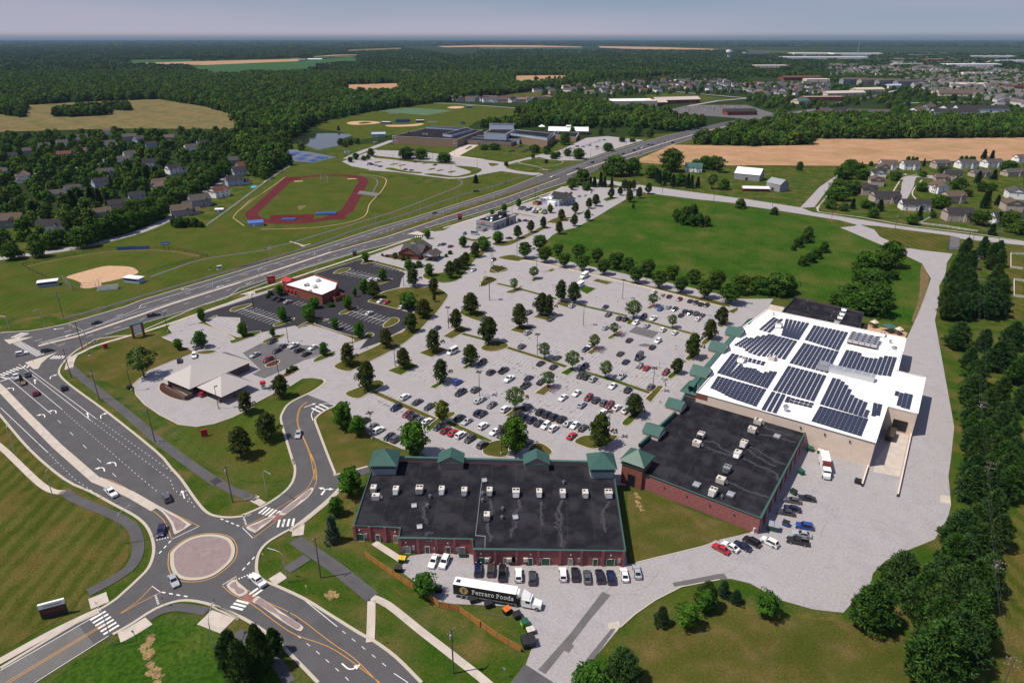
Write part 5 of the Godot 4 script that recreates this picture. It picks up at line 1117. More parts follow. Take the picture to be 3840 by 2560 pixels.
func pitched(o: Node3D,c: Vector3,hx: float,hz: float,rise: float,hip: float,turn: float,roof: String,seams := false,over := 0.4,gable := "",called := "roof") -> void:
	# ridge along local x; hip is how far each ridge end is set in from the eave (0 makes gables)
	var b := Basis(Vector3.UP,turn)
	var ex := hx + over; var ez := hz + over
	var rx := ex - hip
	var p := [Vector3(-ex,0,ez),Vector3(ex,0,ez),Vector3(ex,0,-ez),Vector3(-ex,0,-ez),Vector3(-rx,rise,0),Vector3(rx,rise,0)]
	for i in 6:
		p[i] = c + b * p[i]
	var s := Shape.new()
	var r: Shape = Shape.new() if seams else null
	slope(s,r,p[0],p[1],p[5],p[4])
	slope(s,r,p[2],p[3],p[4],p[5])
	if hip > 0.01:
		slope(s,r,p[1],p[2],p[5],p[5])
		slope(s,r,p[3],p[0],p[4],p[4])
	# soffit
	s.quad(p[0],p[3],p[2],p[1])
	var rf := put(called,s,M[roof],o)
	if seams:
		var q := put("seams",r,M[roof],rf)
		q.set_meta("kind","stuff")
	if hip <= 0.01 and gable != "":
		for e: float in [-1.0,1.0]:
			var g := Shape.new()
			var x := hx * e
			var gp: Array[Vector3] = [c + b * Vector3(x,0.02,hz * e),c + b * Vector3(x,0.02,-hz * e),c + b * Vector3(x,rise * hz / ez,0)]
			g.tri(gp[0],gp[1],gp[2])
			put("gable",g,M[gable],o)
func wall_box(o: Node3D,c: Vector3,hx: float,hz: float,h: float,turn: float,m: String,called := "wall") -> MeshInstance3D:
	var s := Shape.new()
	s.box(Vector3(-hx,0,-hz),Vector3(hx,h,hz))
	var w := put(called,s,M[m],o)
	w.position = c; w.rotation.y = turn
	return w
func panel_on(o: Node3D,called: String,c: Vector3,w: float,h: float,turn: float,m: String,depth := 0.08,sub := "") -> MeshInstance3D:
	# a window,door or sign proud of a wall; its face looks along local +z after the turn
	var s := Shape.new()
	s.box(Vector3(-w * 0.5,0,-0.02),Vector3(w * 0.5,h,depth))
	var q := put(called,s,M[m],o)
	q.position = c; q.rotation.y = turn
	if sub != "":
		var f := Shape.new()
		for e: float in [-1.0,1.0]:
			f.box(Vector3(e * w * 0.5 - 0.07,-0.05,-0.02),Vector3(e * w * 0.5 + 0.07,h + 0.1,depth + 0.04))
		f.box(Vector3(-w * 0.5,h,-0.02),Vector3(w * 0.5,h + 0.1,depth + 0.035))
		f.box(Vector3(-w * 0.5,-0.12,-0.02),Vector3(w * 0.5,0,depth + 0.06))
		put("frame",f,M[sub],q)
	return q
func lettering(o: Node3D,words: String,c: Vector3,size: float,turn: float,m: String,serif := false,tilt := 0.0) -> void:
	var t := TextMesh.new()
	t.text = words
	var f := SystemFont.new()
	f.font_names = PackedStringArray(["Droid Serif" if serif else "Droid Sans"])
	f.font_italic = serif
	t.font = f
	t.font_size = 32
	t.pixel_size = size / 32.0
	t.depth = 0.05
	var q := put_mesh("lettering",t,M[m],o)
	q.position = c
	q.rotation = Vector3(tilt,turn,0)
var unit_fan: Mesh
var unit_body: Mesh
var unit_hood: Mesh
func rooftop_unit(at: Vector3,turn: float,size: Vector3,label: String,m := "off_white",two := true) -> void:
	var o := thing("rooftop_unit",label,"air conditioner",at,turn,"rooftop air conditioners")
	if unit_body == null:
		var s := Shape.new()
		s.box(Vector3(-0.5,0.16,-0.5),Vector3(0.5,1,0.5))
		s.box(Vector3(-0.44,0,-0.44),Vector3(0.44,0.16,0.44))
		unit_body = s.mesh()
		var f := Shape.new()
		f.tube(Vector3(0,0,0),Vector3(0,0.06,0),0.5,0.5,14)
		unit_fan = f.mesh()
		var h := Shape.new()
		h.hexa([Vector3(-0.4,0.3,0),Vector3(0.4,0.3,0),Vector3(0.4,0.3,-0.1),Vector3(-0.4,0.3,-0.1)],[Vector3(-0.4,0.85,-0.08),Vector3(0.4,0.85,-0.08),Vector3(0.4,0.85,-0.1),Vector3(-0.4,0.85,-0.1)],true)
		for i in 2:
			h.quad(Vector3(-0.4,0.3,0.35),Vector3(0.4,0.3,0.35),Vector3(0.4,0.85,0),Vector3(-0.4,0.85,0))
		unit_hood = h.mesh()
	size *= 1.05
	put_mesh("casing",unit_body,M[m],o).scale = size
	var hood := put_mesh("intake_hood",unit_hood,M.galvanised,o)
	hood.scale = size; hood.position = Vector3(0,0,size.z * 0.5)
	for i in (2 if two else 1):
		var f := put_mesh("fan",unit_fan,M.dark_metal,o)
		f.position = Vector3((i - 0.5) * size.x * 0.48 if two else -size.x * 0.18,size.y,-size.z * 0.15)
		f.scale = Vector3(size.x * 0.4,1,size.x * 0.4)
func vent(at: Vector3,r: float,h: float,label: String) -> void:
	var o := thing("roof_vent",label,"vent",at,0,"roof vents")
	var s := Shape.new()
	s.tube(Vector3.ZERO,Vector3(0,h * 0.6,0),r * 0.6,r * 0.6,10)
	put("stack",s,M.galvanised,o)
	var c := Shape.new()
	c.tube(Vector3(0,h * 0.55,0),Vector3(0,h * 0.75,0),r,r,12)
	c.tube(Vector3(0,h * 0.75,0),Vector3(0,h,0),r,r * 0.35,12)
	put("cap",c,M.galvanised,o)
func tower(o: Node3D,c: Vector2,half: float,turn: float,y0: float,y1: float,apex: float,wall: String,low: float) -> void:
	# a square clock-less tower: lower walls,a band of small windows,a hipped green roof
	wall_box(o,v3(c,y0),half,half,y1 - y0 - 0.9,turn,wall,"tower_wall")
	wall_box(o,v3(c,y1 - 0.9),half - 0.25,half - 0.25,0.9,turn,"glass","clerestory")
	wall_box(o,v3(c,y1 - 1.25),half + 0.3,half + 0.3,0.3,turn,"green_metal","ledge")
	var b := Basis(Vector3.UP,turn)
	var f := Shape.new()
	for side in 4:
		var bb := b * Basis(Vector3.UP,side * PI / 2)
		for i in 9:
			var x := lerpf(-half + 0.1,half - 0.1,i / 8.0)
			var p := v3(c,y1 - 0.9) + bb * Vector3(x,0,half - 0.22)
			f.tube(p,p + Vector3(0,0.9,0),0.12,0.12,4,false)
	put("mullion",f,M.white,o).set_meta("kind","stuff")
	var hr := half + low
	pitched(o,v3(c,y1),hr,hr,apex - y1,hr + 0.4,turn,"green_metal",true,0.4,"","tower_roof")
func dormer(o: Node3D,c: Vector3,half_w: float,depth: float,h: float,rise: float,turn: float,wall: String) -> void:
	# a gabled false front; its ridge runs along local z
	wall_box(o,c,half_w,depth,h,turn,wall,"dormer_wall")
	pitched(o,c + Vector3(0,h,0),depth,half_w,rise,0.0,turn + PI / 2,"green_metal",true,0.35,wall,"dormer_roof")
func solar_block(label: String,a: Array,cols: int,rows: Array,y: float) -> void:
	# a: roof corners far-left,far-right,near-right,near-left; rows: [first,last] of each column out of ten
	var p := pts(a)
	var m := middle(p)
	var o := thing("solar_array",label,"solar panels",v3(m,y),0,"solar arrays on the white roof")
	var w := Vector2(0.5635,-0.826)
	var u := Vector2(0.826,0.5635)
	var col_gap := p[0].distance_to(p[1]) / cols
	for i in cols:
		var t := (i + 0.5) / cols
		var top := p[0].lerp(p[1],t); var low := p[3].lerp(p[2],t)
		var r: Array = rows[i] if i < rows.size() else [0.0,1.0]
		var q0 := top.lerp(low,r[0]); var q1 := top.lerp(low,r[1])
		var n := int(round(q0.distance_to(q1) / 1.75))
		for j in n:
			var q := q0.lerp(q1,(j + 0.5) / n) - m
			var d := put_mesh("solar_panel",solar_mesh(),M.solar,o)
			d.position = v3(q,0.0)
			d.rotation.y = heading(w)
	return
var solar_one: Mesh
func solar_mesh() -> Mesh:
	if solar_one == null:
		var s := Shape.new()
		s.hexa([Vector3(-0.64,0.14,0.62),Vector3(0.64,0.14,0.62),Vector3(0.64,0.34,-0.64),Vector3(-0.64,0.34,-0.64)],[Vector3(-0.64,0.19,0.62),Vector3(0.64,0.19,0.62),Vector3(0.64,0.39,-0.64),Vector3(-0.64,0.39,-0.64)],true)
		s.quad(Vector3(-0.5,0,-0.68),Vector3(-0.5,0.34,-0.65),Vector3(0.5,0.34,-0.65),Vector3(0.5,0,-0.68))
		solar_one = s.mesh()
	return solar_one
func stains(o: Node3D,m: Vector2,y: float,list: Array) -> void:
	# dried water trails on the roof membrane
	for a in list:
		var p := at_origin(smooth(pts(a),false,6),m)
		for i in p.size():
			p[i] += Vector2(rng.randf_range(-0.25,0.25),rng.randf_range(-0.25,0.25))
		for k in 3:
			var q := PackedVector2Array()
			for b in p:
				q.append(b + Vector2(rng.randf_range(-0.5,0.5) * k,rng.randf_range(-0.5,0.5) * k))
			ribbon("stain",q,0.55 - k * 0.2,y + k * 0.004,M.roof_stain,o)
func build_buildings() -> void:
	var w := Vector2(0.5635,-0.826)
	var u := Vector2(0.826,0.5635)
	var lot_turn := atan2(-w.x,-w.y)
	# strip mall nearest the roundabout
	var p := pts([-41.6,-174.3,-41.6,-143.9,-29.2,-143,-28.9,-139.1,-10.1,-138.6,-9.7,-134.9,28.3,-134.2,30.1,-171.2])
	var m := middle(p)
	var o := thing("strip_mall","low strip mall with black flat roof, maroon block rear and green towers","building",v3(m))
	var q := at_origin(p,m)
	block(o,q,0,4.6,"maroon_block","roof_black","coping_green",0.3)
	# pilasters and rear doors along the stepped back wall
	for i in [1,3,5]:
		var a := q[i]; var b := q[i + 1]
		var d := (b - a).normalized()
		var out := Vector2(-d.y,d.x)
		if out.y < 0.0:
			out = -out
		var turn := atan2(out.x,out.y)
		var l := a.distance_to(b)
		var n := int(l / 5.5) + 1
		for k in n + 1:
			panel_on(o,"pilaster",v3(a.lerp(b,clampf(float(k) / n,0.01,0.99))),0.7,4.9,turn,"maroon_block",0.3)
		for k in n:
			var dx: float = (k + 0.35 + 0.3 * ((k * 7) % 3) / 2.0) / n
			panel_on(o,"door",v3(a.lerp(b,dx) + out * 0.04),1.1 if k % 3 else 2.0,2.2,turn,"dark_green" if (k + i) % 3 else "grey_metal",0.08,"off_white")
			if k % 2 == 0:
				panel_on(o,"meter_box",v3(a.lerp(b,minf(dx + 0.4 / n,0.97)),1.2),0.7,1.3,turn,"grey_metal",0.3)
				panel_on(o,"wall_lamp",v3(a.lerp(b,dx),3.4),0.3,0.25,turn,"off_white",0.3)
	for a in [[-6.3,-133.9],[-0.8,-133.4],[0.4,-135],[0.5,-133.4],[3.4,-132.7],[-19.6,-137.8]]:
		var c := pts(a)[0] - m
		panel_on(o,"wall_unit",v3(Vector2(c.x,lerpf(q[5].y,q[6].y,0.4) if c.x > q[5].x else q[3].y),1.4),1.1,1.0,0,"off_white",0.5)
	# front parapet,towers and gables
	var fl := PackedVector2Array([q[0].lerp(q[7],0.08),q[0].lerp(q[7],0.92)])
	var s := Shape.new()
	s.kerb(fl,0.3,4.6,6.1)
	put("front_parapet",s,M.board,o)
	var s2 := Shape.new()
	s2.kerb(fl,0.45,6.1,6.25)
	put("parapet_cap",s2,M.green_metal,o)
	for a in [[-37.6,-166.9],[26.3,-165.2]]:
		tower(o,pts(a)[0] - m + Vector2(0,-3.4),3.4,0.0,0.0,8.2,11.6,"tower_grey",0.35)
	for a in [[-18.2,-169.6],[7.3,-168.9]]:
		dormer(o,v3(pts(a)[0] - m + Vector2(0,-2.5),4.6),3.6,2.3,2.4,2.2,0.0,"board")
	# seams and stains on the membrane: raised laps and a conduit run
	var lap := Shape.new()
	for k in 9:
		var t := (k + 1) / 10.0
		lap.band(PackedVector2Array([q[0].lerp(q[7],t) + Vector2(0,1),q[1].lerp(q[6],t) + Vector2(0,-3)]),0.03,4.615)
	put("roof_seam",lap,M.roof_seam,o).set_meta("kind","stuff")
	var pipe := Shape.new()
	var run := at_origin(pts([-8,-164,-8.7,-164.3,-9.4,-140.1,-6.9,-139.9,-6.8,-135.5]),m)
	for k in run.size() - 1:
		pipe.tube(v3(run[k],4.75),v3(run[k + 1],4.75),0.08,0.08,5)
	put("conduit",pipe,M.galvanised,o)
	stains(o,m,4.618,[[1.6,-155.3,2.2,-151.7,0.7,-148.6,1.1,-145,0,-142.6,-0.2,-139.8],[14,-155.3,12.9,-151.1,13.2,-146.8,12.6,-142.6,12.6,-135.9],[8.1,-154.6,7.7,-149.8,7.9,-144.4],[26.8,-154,24.5,-149.8,24.4,-145.6,24.2,-141.8],[-6.1,-154.9,-5.5,-149.8,-6.2,-143.8,-5.4,-138.1],[-23.9,-154.3,-23.7,-148.6,-22.3,-145],[-20.9,-138.1,-22.7,-140.3,-20.6,-141.5],[11.8,-149.8,12.1,-146.2,11.5,-143.8,12.8,-141.2]])
	# rooftop units of the strip mall
	var spots := [[-39.1,-159.1],[-37.8,-155.4],[-32.7,-158.5],[-26.1,-158.8],[-19.8,-158.5],[-13.4,-158],[-6.3,-158],[1.1,-157.3],[7.6,-157.3],[14.2,-157.1],[20.5,-156.9],[27,-156.9],[-6.7,-147.1]]
	for i in spots.size():
		var c := pts(spots[i])[0]
		rooftop_unit(v3(c,4.61),0.0 if i != 1 else PI / 2,Vector3(1.5,1.5,2.0) if i % 4 != 3 else Vector3(1.9,1.6,2.1),"beige rooftop air conditioner, %s from left on the strip mall roof" % nth(i) if i < 12 else "beige rooftop air conditioner standing alone in the middle of the strip mall roof","off_white",i % 4 == 3)
	for a in [[[-22.8,-156],"tallest of the left vents on the strip mall roof"],[[-23,-151.9],"round galvanised vent in front of the left vents"],[[-8.2,-157.4],"upper left round vent by the roof conduit"],[[-8.1,-154.3],"lower left round vent by the roof conduit"],[[-2.5,-150.6],"larger round vent beside the lone rooftop unit"],[[-2.6,-146.9],"smaller round vent beside the lone rooftop unit"],[[14.9,-162.6],"small round vent near the front parapet"]]:
		vent(v3(pts(a[0])[0],4.61),0.5,1.1,a[1])
	for a in [[[-26.8,-152.1],"blue-grey skylight hood on the left of the strip mall roof"],[[-8,-163.8],"pale duct hood at the head of the conduit"],[[0.9,-147.2],"pale duct hood among the roof stains"],[[-24.2,-143.3],"small white hood near the rear roof edge"]]:
		var h := thing("roof_hood",a[1],"roof hood",v3(pts(a[0])[0],4.61),0.2)
		wall_box(h,Vector3.ZERO,0.6,0.8,0.5,0,"grey_metal","curb")
		pitched(h,Vector3(0,0.5,0),0.6,0.8,0.3,0.0,0,"galvanised",false,0.1,"galvanised","hood")
	# middle block
	p = pts([38.5,-166.7,66,-146.3,95,-189.7,68.9,-211.1,61.5,-214.3,55.3,-201.3,39.8,-181.4])
	m = middle(p)
	o = thing("shop_block","maroon block shop building with black roof beside the supermarket","building",v3(m))
	q = at_origin(p,m)
	block(o,q,0,5.1,"maroon_block","roof_black","coping_green",0.3)
	var fr := pts([39.6,-180.6,55.2,-200.8])
	s = Shape.new()
	s.kerb(at_origin(fr,m),0.3,5.1,6.6)
	put("front_parapet",s,M.green_metal,o)
	for a in [[56.4,-205.2],[45.7,-188.5]]:
		dormer(o,v3(pts(a)[0] - m,5.1),3.1,2.6,1.7,1.9,lot_turn - PI / 2,"stucco")
	var ev := pts([31.9,-170,42.4,-171])
	tower(o,middle(ev) - m,3.3,lot_turn,0,8.2,11.2,"brick",0.3)
	var tw := middle(ev) - m
	panel_on(o,"arched_window",v3(tw + Vector2(-w.x,-w.y) * 3.34),2.2,4.0,lot_turn,"glass",0.06,"dark_metal")
	# side wall details
	for k in 4:
		var t := (k + 1) / 5.0
		panel_on(o,"wall_lamp",v3(q[0].lerp(q[1],t),3.2),0.35,0.3,lot_turn - 0.1,"dark_metal",0.25)
	for k in 9:
		panel_on(o,"door",v3(q[1].lerp(q[2],(k + 0.5) / 9.0)),1.2,2.2,lot_turn + PI / 2,"grey_metal",0.1,"off_white")
		panel_on(o,"pilaster",v3(q[1].lerp(q[2],(k + 0.98) / 9.0)),0.6,5.0,lot_turn + PI / 2,"maroon_block",0.3)
	lap = Shape.new()
	for k in 8:
		var t := (k + 1) / 9.0
		lap.band(PackedVector2Array([q[0].lerp(q[1],t) + w * 1.5,q[4].lerp(q[2],t) - w * 1.5]),0.03,5.115)
	put("roof_seam",lap,M.roof_seam,o).set_meta("kind","stuff")
	stains(o,m,5.118,[[61.1,-184.8,64.4,-183.1,65.7,-179.7,68,-177.4],[60.9,-181.1,63.5,-178.4,67,-176.4],[73.5,-181.1,76,-179.7,79.2,-173.8,81.8,-171.3],[79.8,-188.7,83.1,-187.3,86.9,-185.2,89.8,-183.8],[70.2,-175.1,73.3,-171.3,77,-167.7,77,-163.6],[82.5,-194.7,85.1,-190.9,90.2,-188],[62.4,-162.6,66.4,-158.7,71.3,-155.7],[72.7,-180.5,75.7,-174.2,78.4,-170.8]])
	spots = [[60.3,-186.5],[57.8,-181.7],[81.3,-195],[77.7,-189.8],[72.5,-181.7],[68.8,-175.9],[63.3,-168],[59.9,-162.4],[56.2,-157]]
	var where := ["upper of the leftmost pair","lower of the leftmost pair","farthest right by the tan wall","second from the tan wall","upper of the central pair","lower of the central pair","grey one near the middle","second from the near roof edge","nearest the near roof edge"]
	for i in spots.size():
		rooftop_unit(v3(pts(spots[i])[0],5.11),lot_turn + PI / 2 if i in [1,2,3,7] else lot_turn,Vector3(1.9,1.7,2.3),"rooftop air conditioner on the middle black roof, " + where[i],"off_white" if i != 6 else "grey_metal",i % 2 == 0)
	for a in [[[52.7,-161.1],"pale skylight at the left of the middle black roof"],[[61.1,-156.6],"pale skylight near the edge of the middle black roof"],[[84.8,-186.9],"blue-grey skylight on the right of the middle black roof"]]:
		var h := thing("roof_hood",a[1],"skylight",v3(pts(a[0])[0],5.11),lot_turn)
		wall_box(h,Vector3.ZERO,0.9,1.1,0.5,0,"grey_metal","curb")
		pitched(h,Vector3(0,0.5,0),0.9,1.1,0.25,0.5,0,"galvanised",false,0.1,"","dome")
	vent(v3(pts([58.3,-155.2])[0],5.11),0.45,1.2,"slim galvanised vent on the middle black roof")
	# supermarket with the white roof
	p = pts([116,-288.9,162,-256.7,143.2,-226.8,150.3,-221.4,133.5,-195.3,125.9,-200.4,111.1,-177.8,64.4,-210.1,72.7,-222.6,70.1,-224.7,97.7,-267.6])
	m = middle(p)
	o = thing("supermarket","large supermarket with white roof, solar arrays and tan walls","building",v3(m))
	q = at_origin(p,m)
	block(o,q,0,8.6,"stucco","roof_white","white",0.25)
	for k in 3:
		panel_on(o,"wall_lamp",v3(q[7].lerp(q[6],0.62 + k * 0.13),6.6),0.5,0.4,atan2(-w.x,-w.y) + 0.0,"dark_metal",0.35)
	panel_on(o,"wall_panel",v3(q[7].lerp(q[6],0.035),6.6),4.2,1.9,lot_turn,"brick",0.06)
	var dock := q[5].lerp(q[4],0.62)
	panel_on(o,"dock_door",v3(q[4].lerp(q[5],0.45),1.2),4.2,3.6,lot_turn,"black",0.12,"dark_metal")
	var annex := at_origin(pts([153,-261.2,161.2,-255.7,153.3,-242.7,145.6,-249]),m)
	s = Shape.new()
	s.kerb(annex,0.25,8.6,9.3,true)
	put("annex_parapet",s,M.roof_white,o)
	# front of the supermarket: green mansard and gables facing the lot
	var front := at_origin(pts([116,-288.9,97.7,-267.6,70.1,-224.7,62.9,-212.8]),m)
	var fd := (front[2] - front[1]).normalized()
	for a in [[[104.7,-275.5],7.5,3.2],[[69.2,-220.7],9.0,4.5]]:
		var c := pts(a[0])[0] - m
		wall_box(o,v3(c),a[1] * 0.8,a[2] * 0.8,6.2,lot_turn - PI / 2,"brick","entrance_wall")
		pitched(o,v3(c,6.2),a[1],a[2],2.6,a[2] + 0.3,lot_turn - PI / 2,"green_metal",true,0.4,"","entrance_roof")
	for a in [[93.3,-262.1],[82.2,-246.5],[69.7,-225]]:
		var c := pts(a)[0] - m
		dormer(o,v3(c,5.5),3.4,3.0,3.6,2.6,lot_turn - PI / 2,"stucco")
	s = Shape.new()
	s.kerb(at_origin(pts([97.7,-268.3,70.1,-225.1,63.3,-213.7],),m),0.9,7.2,9.2)
	put("mansard",s,M.green_metal,o)
	# roof plant
	var cond := pts([142.5,-252.6])[0]
	var cu := thing("condenser_bank","long bank of condensers with fans on a red frame","condenser",v3(cond,8.61),lot_turn)
	for i in 4:
		for j in 5:
			var e := wall_box(cu,Vector3((j - 2) * 2.2,0.9,(i - 1.5) * 2.6),1.0,1.05,1.3,0,"galvanised","condenser")
			var f := put_mesh("fan",unit_fan,M.dark_metal,e)
			f.position = Vector3(0,1.3,0); f.scale = Vector3(1.4,1,1.4)
	for i in 4:
		wall_box(cu,Vector3(0,0,(i - 1.5) * 2.6),5.4,0.15,0.9,0,"dark_red","frame")
	var skids := thing("air_handler","long silver air handler lying across the white roof","air handler",v3(pts([123,-221.4])[0],8.61),lot_turn - PI / 2)
	wall_box(skids,Vector3(-2.0,0,0),1.6,7.8,2.2,PI / 2 * 0,"galvanised","duct_casing")
	wall_box(skids,Vector3(-2.0,0,9.6),1.9,1.8,2.6,0,"grey_metal","fan_section")
	for k in 5:
		wall_box(skids,Vector3(-2.0,2.2,-6.4 + k * 3.0),1.62,0.06,0.08,0,"white","seam")
	rooftop_unit(v3(pts([114.2,-269.1])[0],8.61),lot_turn,Vector3(2.6,1.6,2.2),"beige air conditioner inside the top left solar array")
	rooftop_unit(v3(pts([87.7,-235.1])[0],8.61),lot_turn,Vector3(2.6,1.6,2.2),"beige air conditioner in the gap of the left solar array")
	rooftop_unit(v3(pts([99.9,-236.7])[0],8.61),lot_turn + PI / 2,Vector3(2.2,1.6,2.2),"beige air conditioner between two solar arrays")
	rooftop_unit(v3(pts([153.6,-259.3])[0],8.61),lot_turn,Vector3(2.2,1.4,2.0),"small unit at the back of the white roof")
	vent(v3(pts([90.7,-197.3])[0],8.61),0.9,2.6,"tall shiny vent at the near edge of white roof")
	vent(v3(pts([151.3,-245.4])[0],8.61),1.1,1.8,"wide vent by the white roof annex")
	vent(v3(pts([153.3,-252.3])[0],8.61),0.7,1.6,"vent inside the white roof annex")
	vent(v3(pts([116.7,-282.8])[0],8.61),0.5,1.4,"small vent at the far corner of the white roof")
	# black-roofed wing at the back
	p = pts([138.5,-313,162.1,-292.3,151,-272.9,124.6,-292.8])
	m = middle(p)
	o = thing("rear_wing","black roofed low wing behind the white roof","building",v3(m))
	block(o,at_origin(p,m),0,5.6,"brown_block","roof_black","dark_metal",0.6)
	spots = [[154.5,-295.6],[151.3,-290.3],[148.5,-286],[144.6,-280.4]]
	for i in 4:
		rooftop_unit(v3(pts(spots[i])[0],5.61),lot_turn,Vector3(2.4,1.3,1.6),"grey air conditioner on the rear black wing, %s in its line" % nth(i),"galvanised")
	for i in 5:
		vent(v3(pts([[142.4,-308.1],[138,-296.3],[148.8,-293.3],[145.5,-288.2],[140.6,-282.2]][i])[0],5.61),0.28,1.0,"small white vent pipe on the rear black wing, %s from left" % nth(i))
	# solar arrays
	var full := []
	solar_block("small solar array at the far left corner of the white roof",[115.5,-280,119.2,-277.2,108.2,-262.1,104.3,-266.1],3,[[0.0,1.0],[0.05,1.0],[0.0,1.0]],8.62)
	solar_block("solar array beside the far edge, left of the middle aisle",[120.3,-278.2,128.9,-272.7,117.2,-254.9,111.8,-259.6],6,full,8.62)
	solar_block("solar array nearest the condenser bank",[129.7,-270.8,141.2,-262.7,129.1,-244.5,119.7,-255.3],9,full,8.62)
	solar_block("wide solar array on the left middle of the roof",[96.4,-257.7,116.6,-254.1,104.9,-236.1,88.9,-250],12,[[0.0,1.0],[0.0,1.0],[-0.2,1.0],[-0.3,1.15],[-0.4,1.2],[-0.35,1.2],[-0.25,1.2],[-0.2,1.15],[-0.15,1.1],[-0.1,1.05],[-0.05,1.0],[0.0,1.0]],8.62)
	solar_block("square solar array in the centre of the roof",[118.1,-252.3,128.9,-243.7,116.5,-224.7,105.3,-233.5],9,full,8.62)
	solar_block("stepped solar array right of the centre",[132.3,-245.4,149,-238.3,138.5,-222.3,120.3,-227.4],12,[[0,1],[0,1],[0.02,1],[0.05,1],[0.2,1],[0.22,1],[0.22,1],[0.2,1],[0.1,1],[0.0,1],[0,1],[0,1]],8.62)
	solar_block("narrow solar array at the left roof edge",[86.1,-242.3,89.9,-239.3,79,-222.3,75.5,-225.2],3,full,8.62)
	solar_block("two-panel deep solar strip behind a roof unit",[90.2,-239.3,97,-234.3,94.9,-230.9,88.3,-235.6],5,full,8.62)
	solar_block("solar array in front of the left roof unit",[85.1,-230.9,98.3,-225.9,90.1,-212.8,78.8,-222.3],10,[[-0.2,1],[0,1],[0,1],[0,1],[0,1],[0.12,1],[0.2,1],[0.1,1],[0,1],[0,1]],8.62)
	solar_block("solar array at the near left of the roof",[75.2,-222.7,89.6,-212.2,81.8,-199.7,69.9,-213.3],12,[[0,1],[0,1],[0,1],[0,1.02],[0,1.06],[0,1.06],[0,1.06],[0,1.05],[0,1.03],[0,1.02],[0,1],[0,1]],8.62)
	solar_block("large solar array left of the long air handler",[104,-231.2,115.2,-222.7,102.8,-203.4,91.3,-211.5],9,full,8.62)
	solar_block("small solar array by the tall shiny vent",[90.7,-210.8,95,-208,87.2,-195.3,82.7,-198.1],3,full,8.62)
	solar_block("thin solar strip by the tall shiny vent",[94.8,-207.2,102.4,-202.3,100,-198.9,92.5,-203.4],6,full,8.62)
	solar_block("triangular stepped solar array in front of the air handler",[116.6,-221.4,129.3,-212.4,115.5,-192.3,103.8,-201.7],10,[[0,1],[0,1],[0.05,1],[0.14,1],[0.25,1],[0.42,1],[0.48,1],[0.5,1],[0.53,1],[0.75,1]],8.62)
	solar_block("solar array at the near right corner of the roof",[103.5,-200.5,115.7,-191.9,108.4,-181.2,96.5,-190.5],11,full,8.62)
	solar_block("two-column solar array beside the dock notch",[122.5,-202.8,125,-201.3,120.5,-194.2,117.3,-193.4],2,full,8.62)
	solar_block("small solar array on the dock roof",[134.4,-211.3,139,-208.2,132.3,-197.9,127.9,-201.3],4,[[0.0,0.35],[0.05,0.95],[0,1],[0,1]],8.62)
	small_buildings()
	school()
	houses()
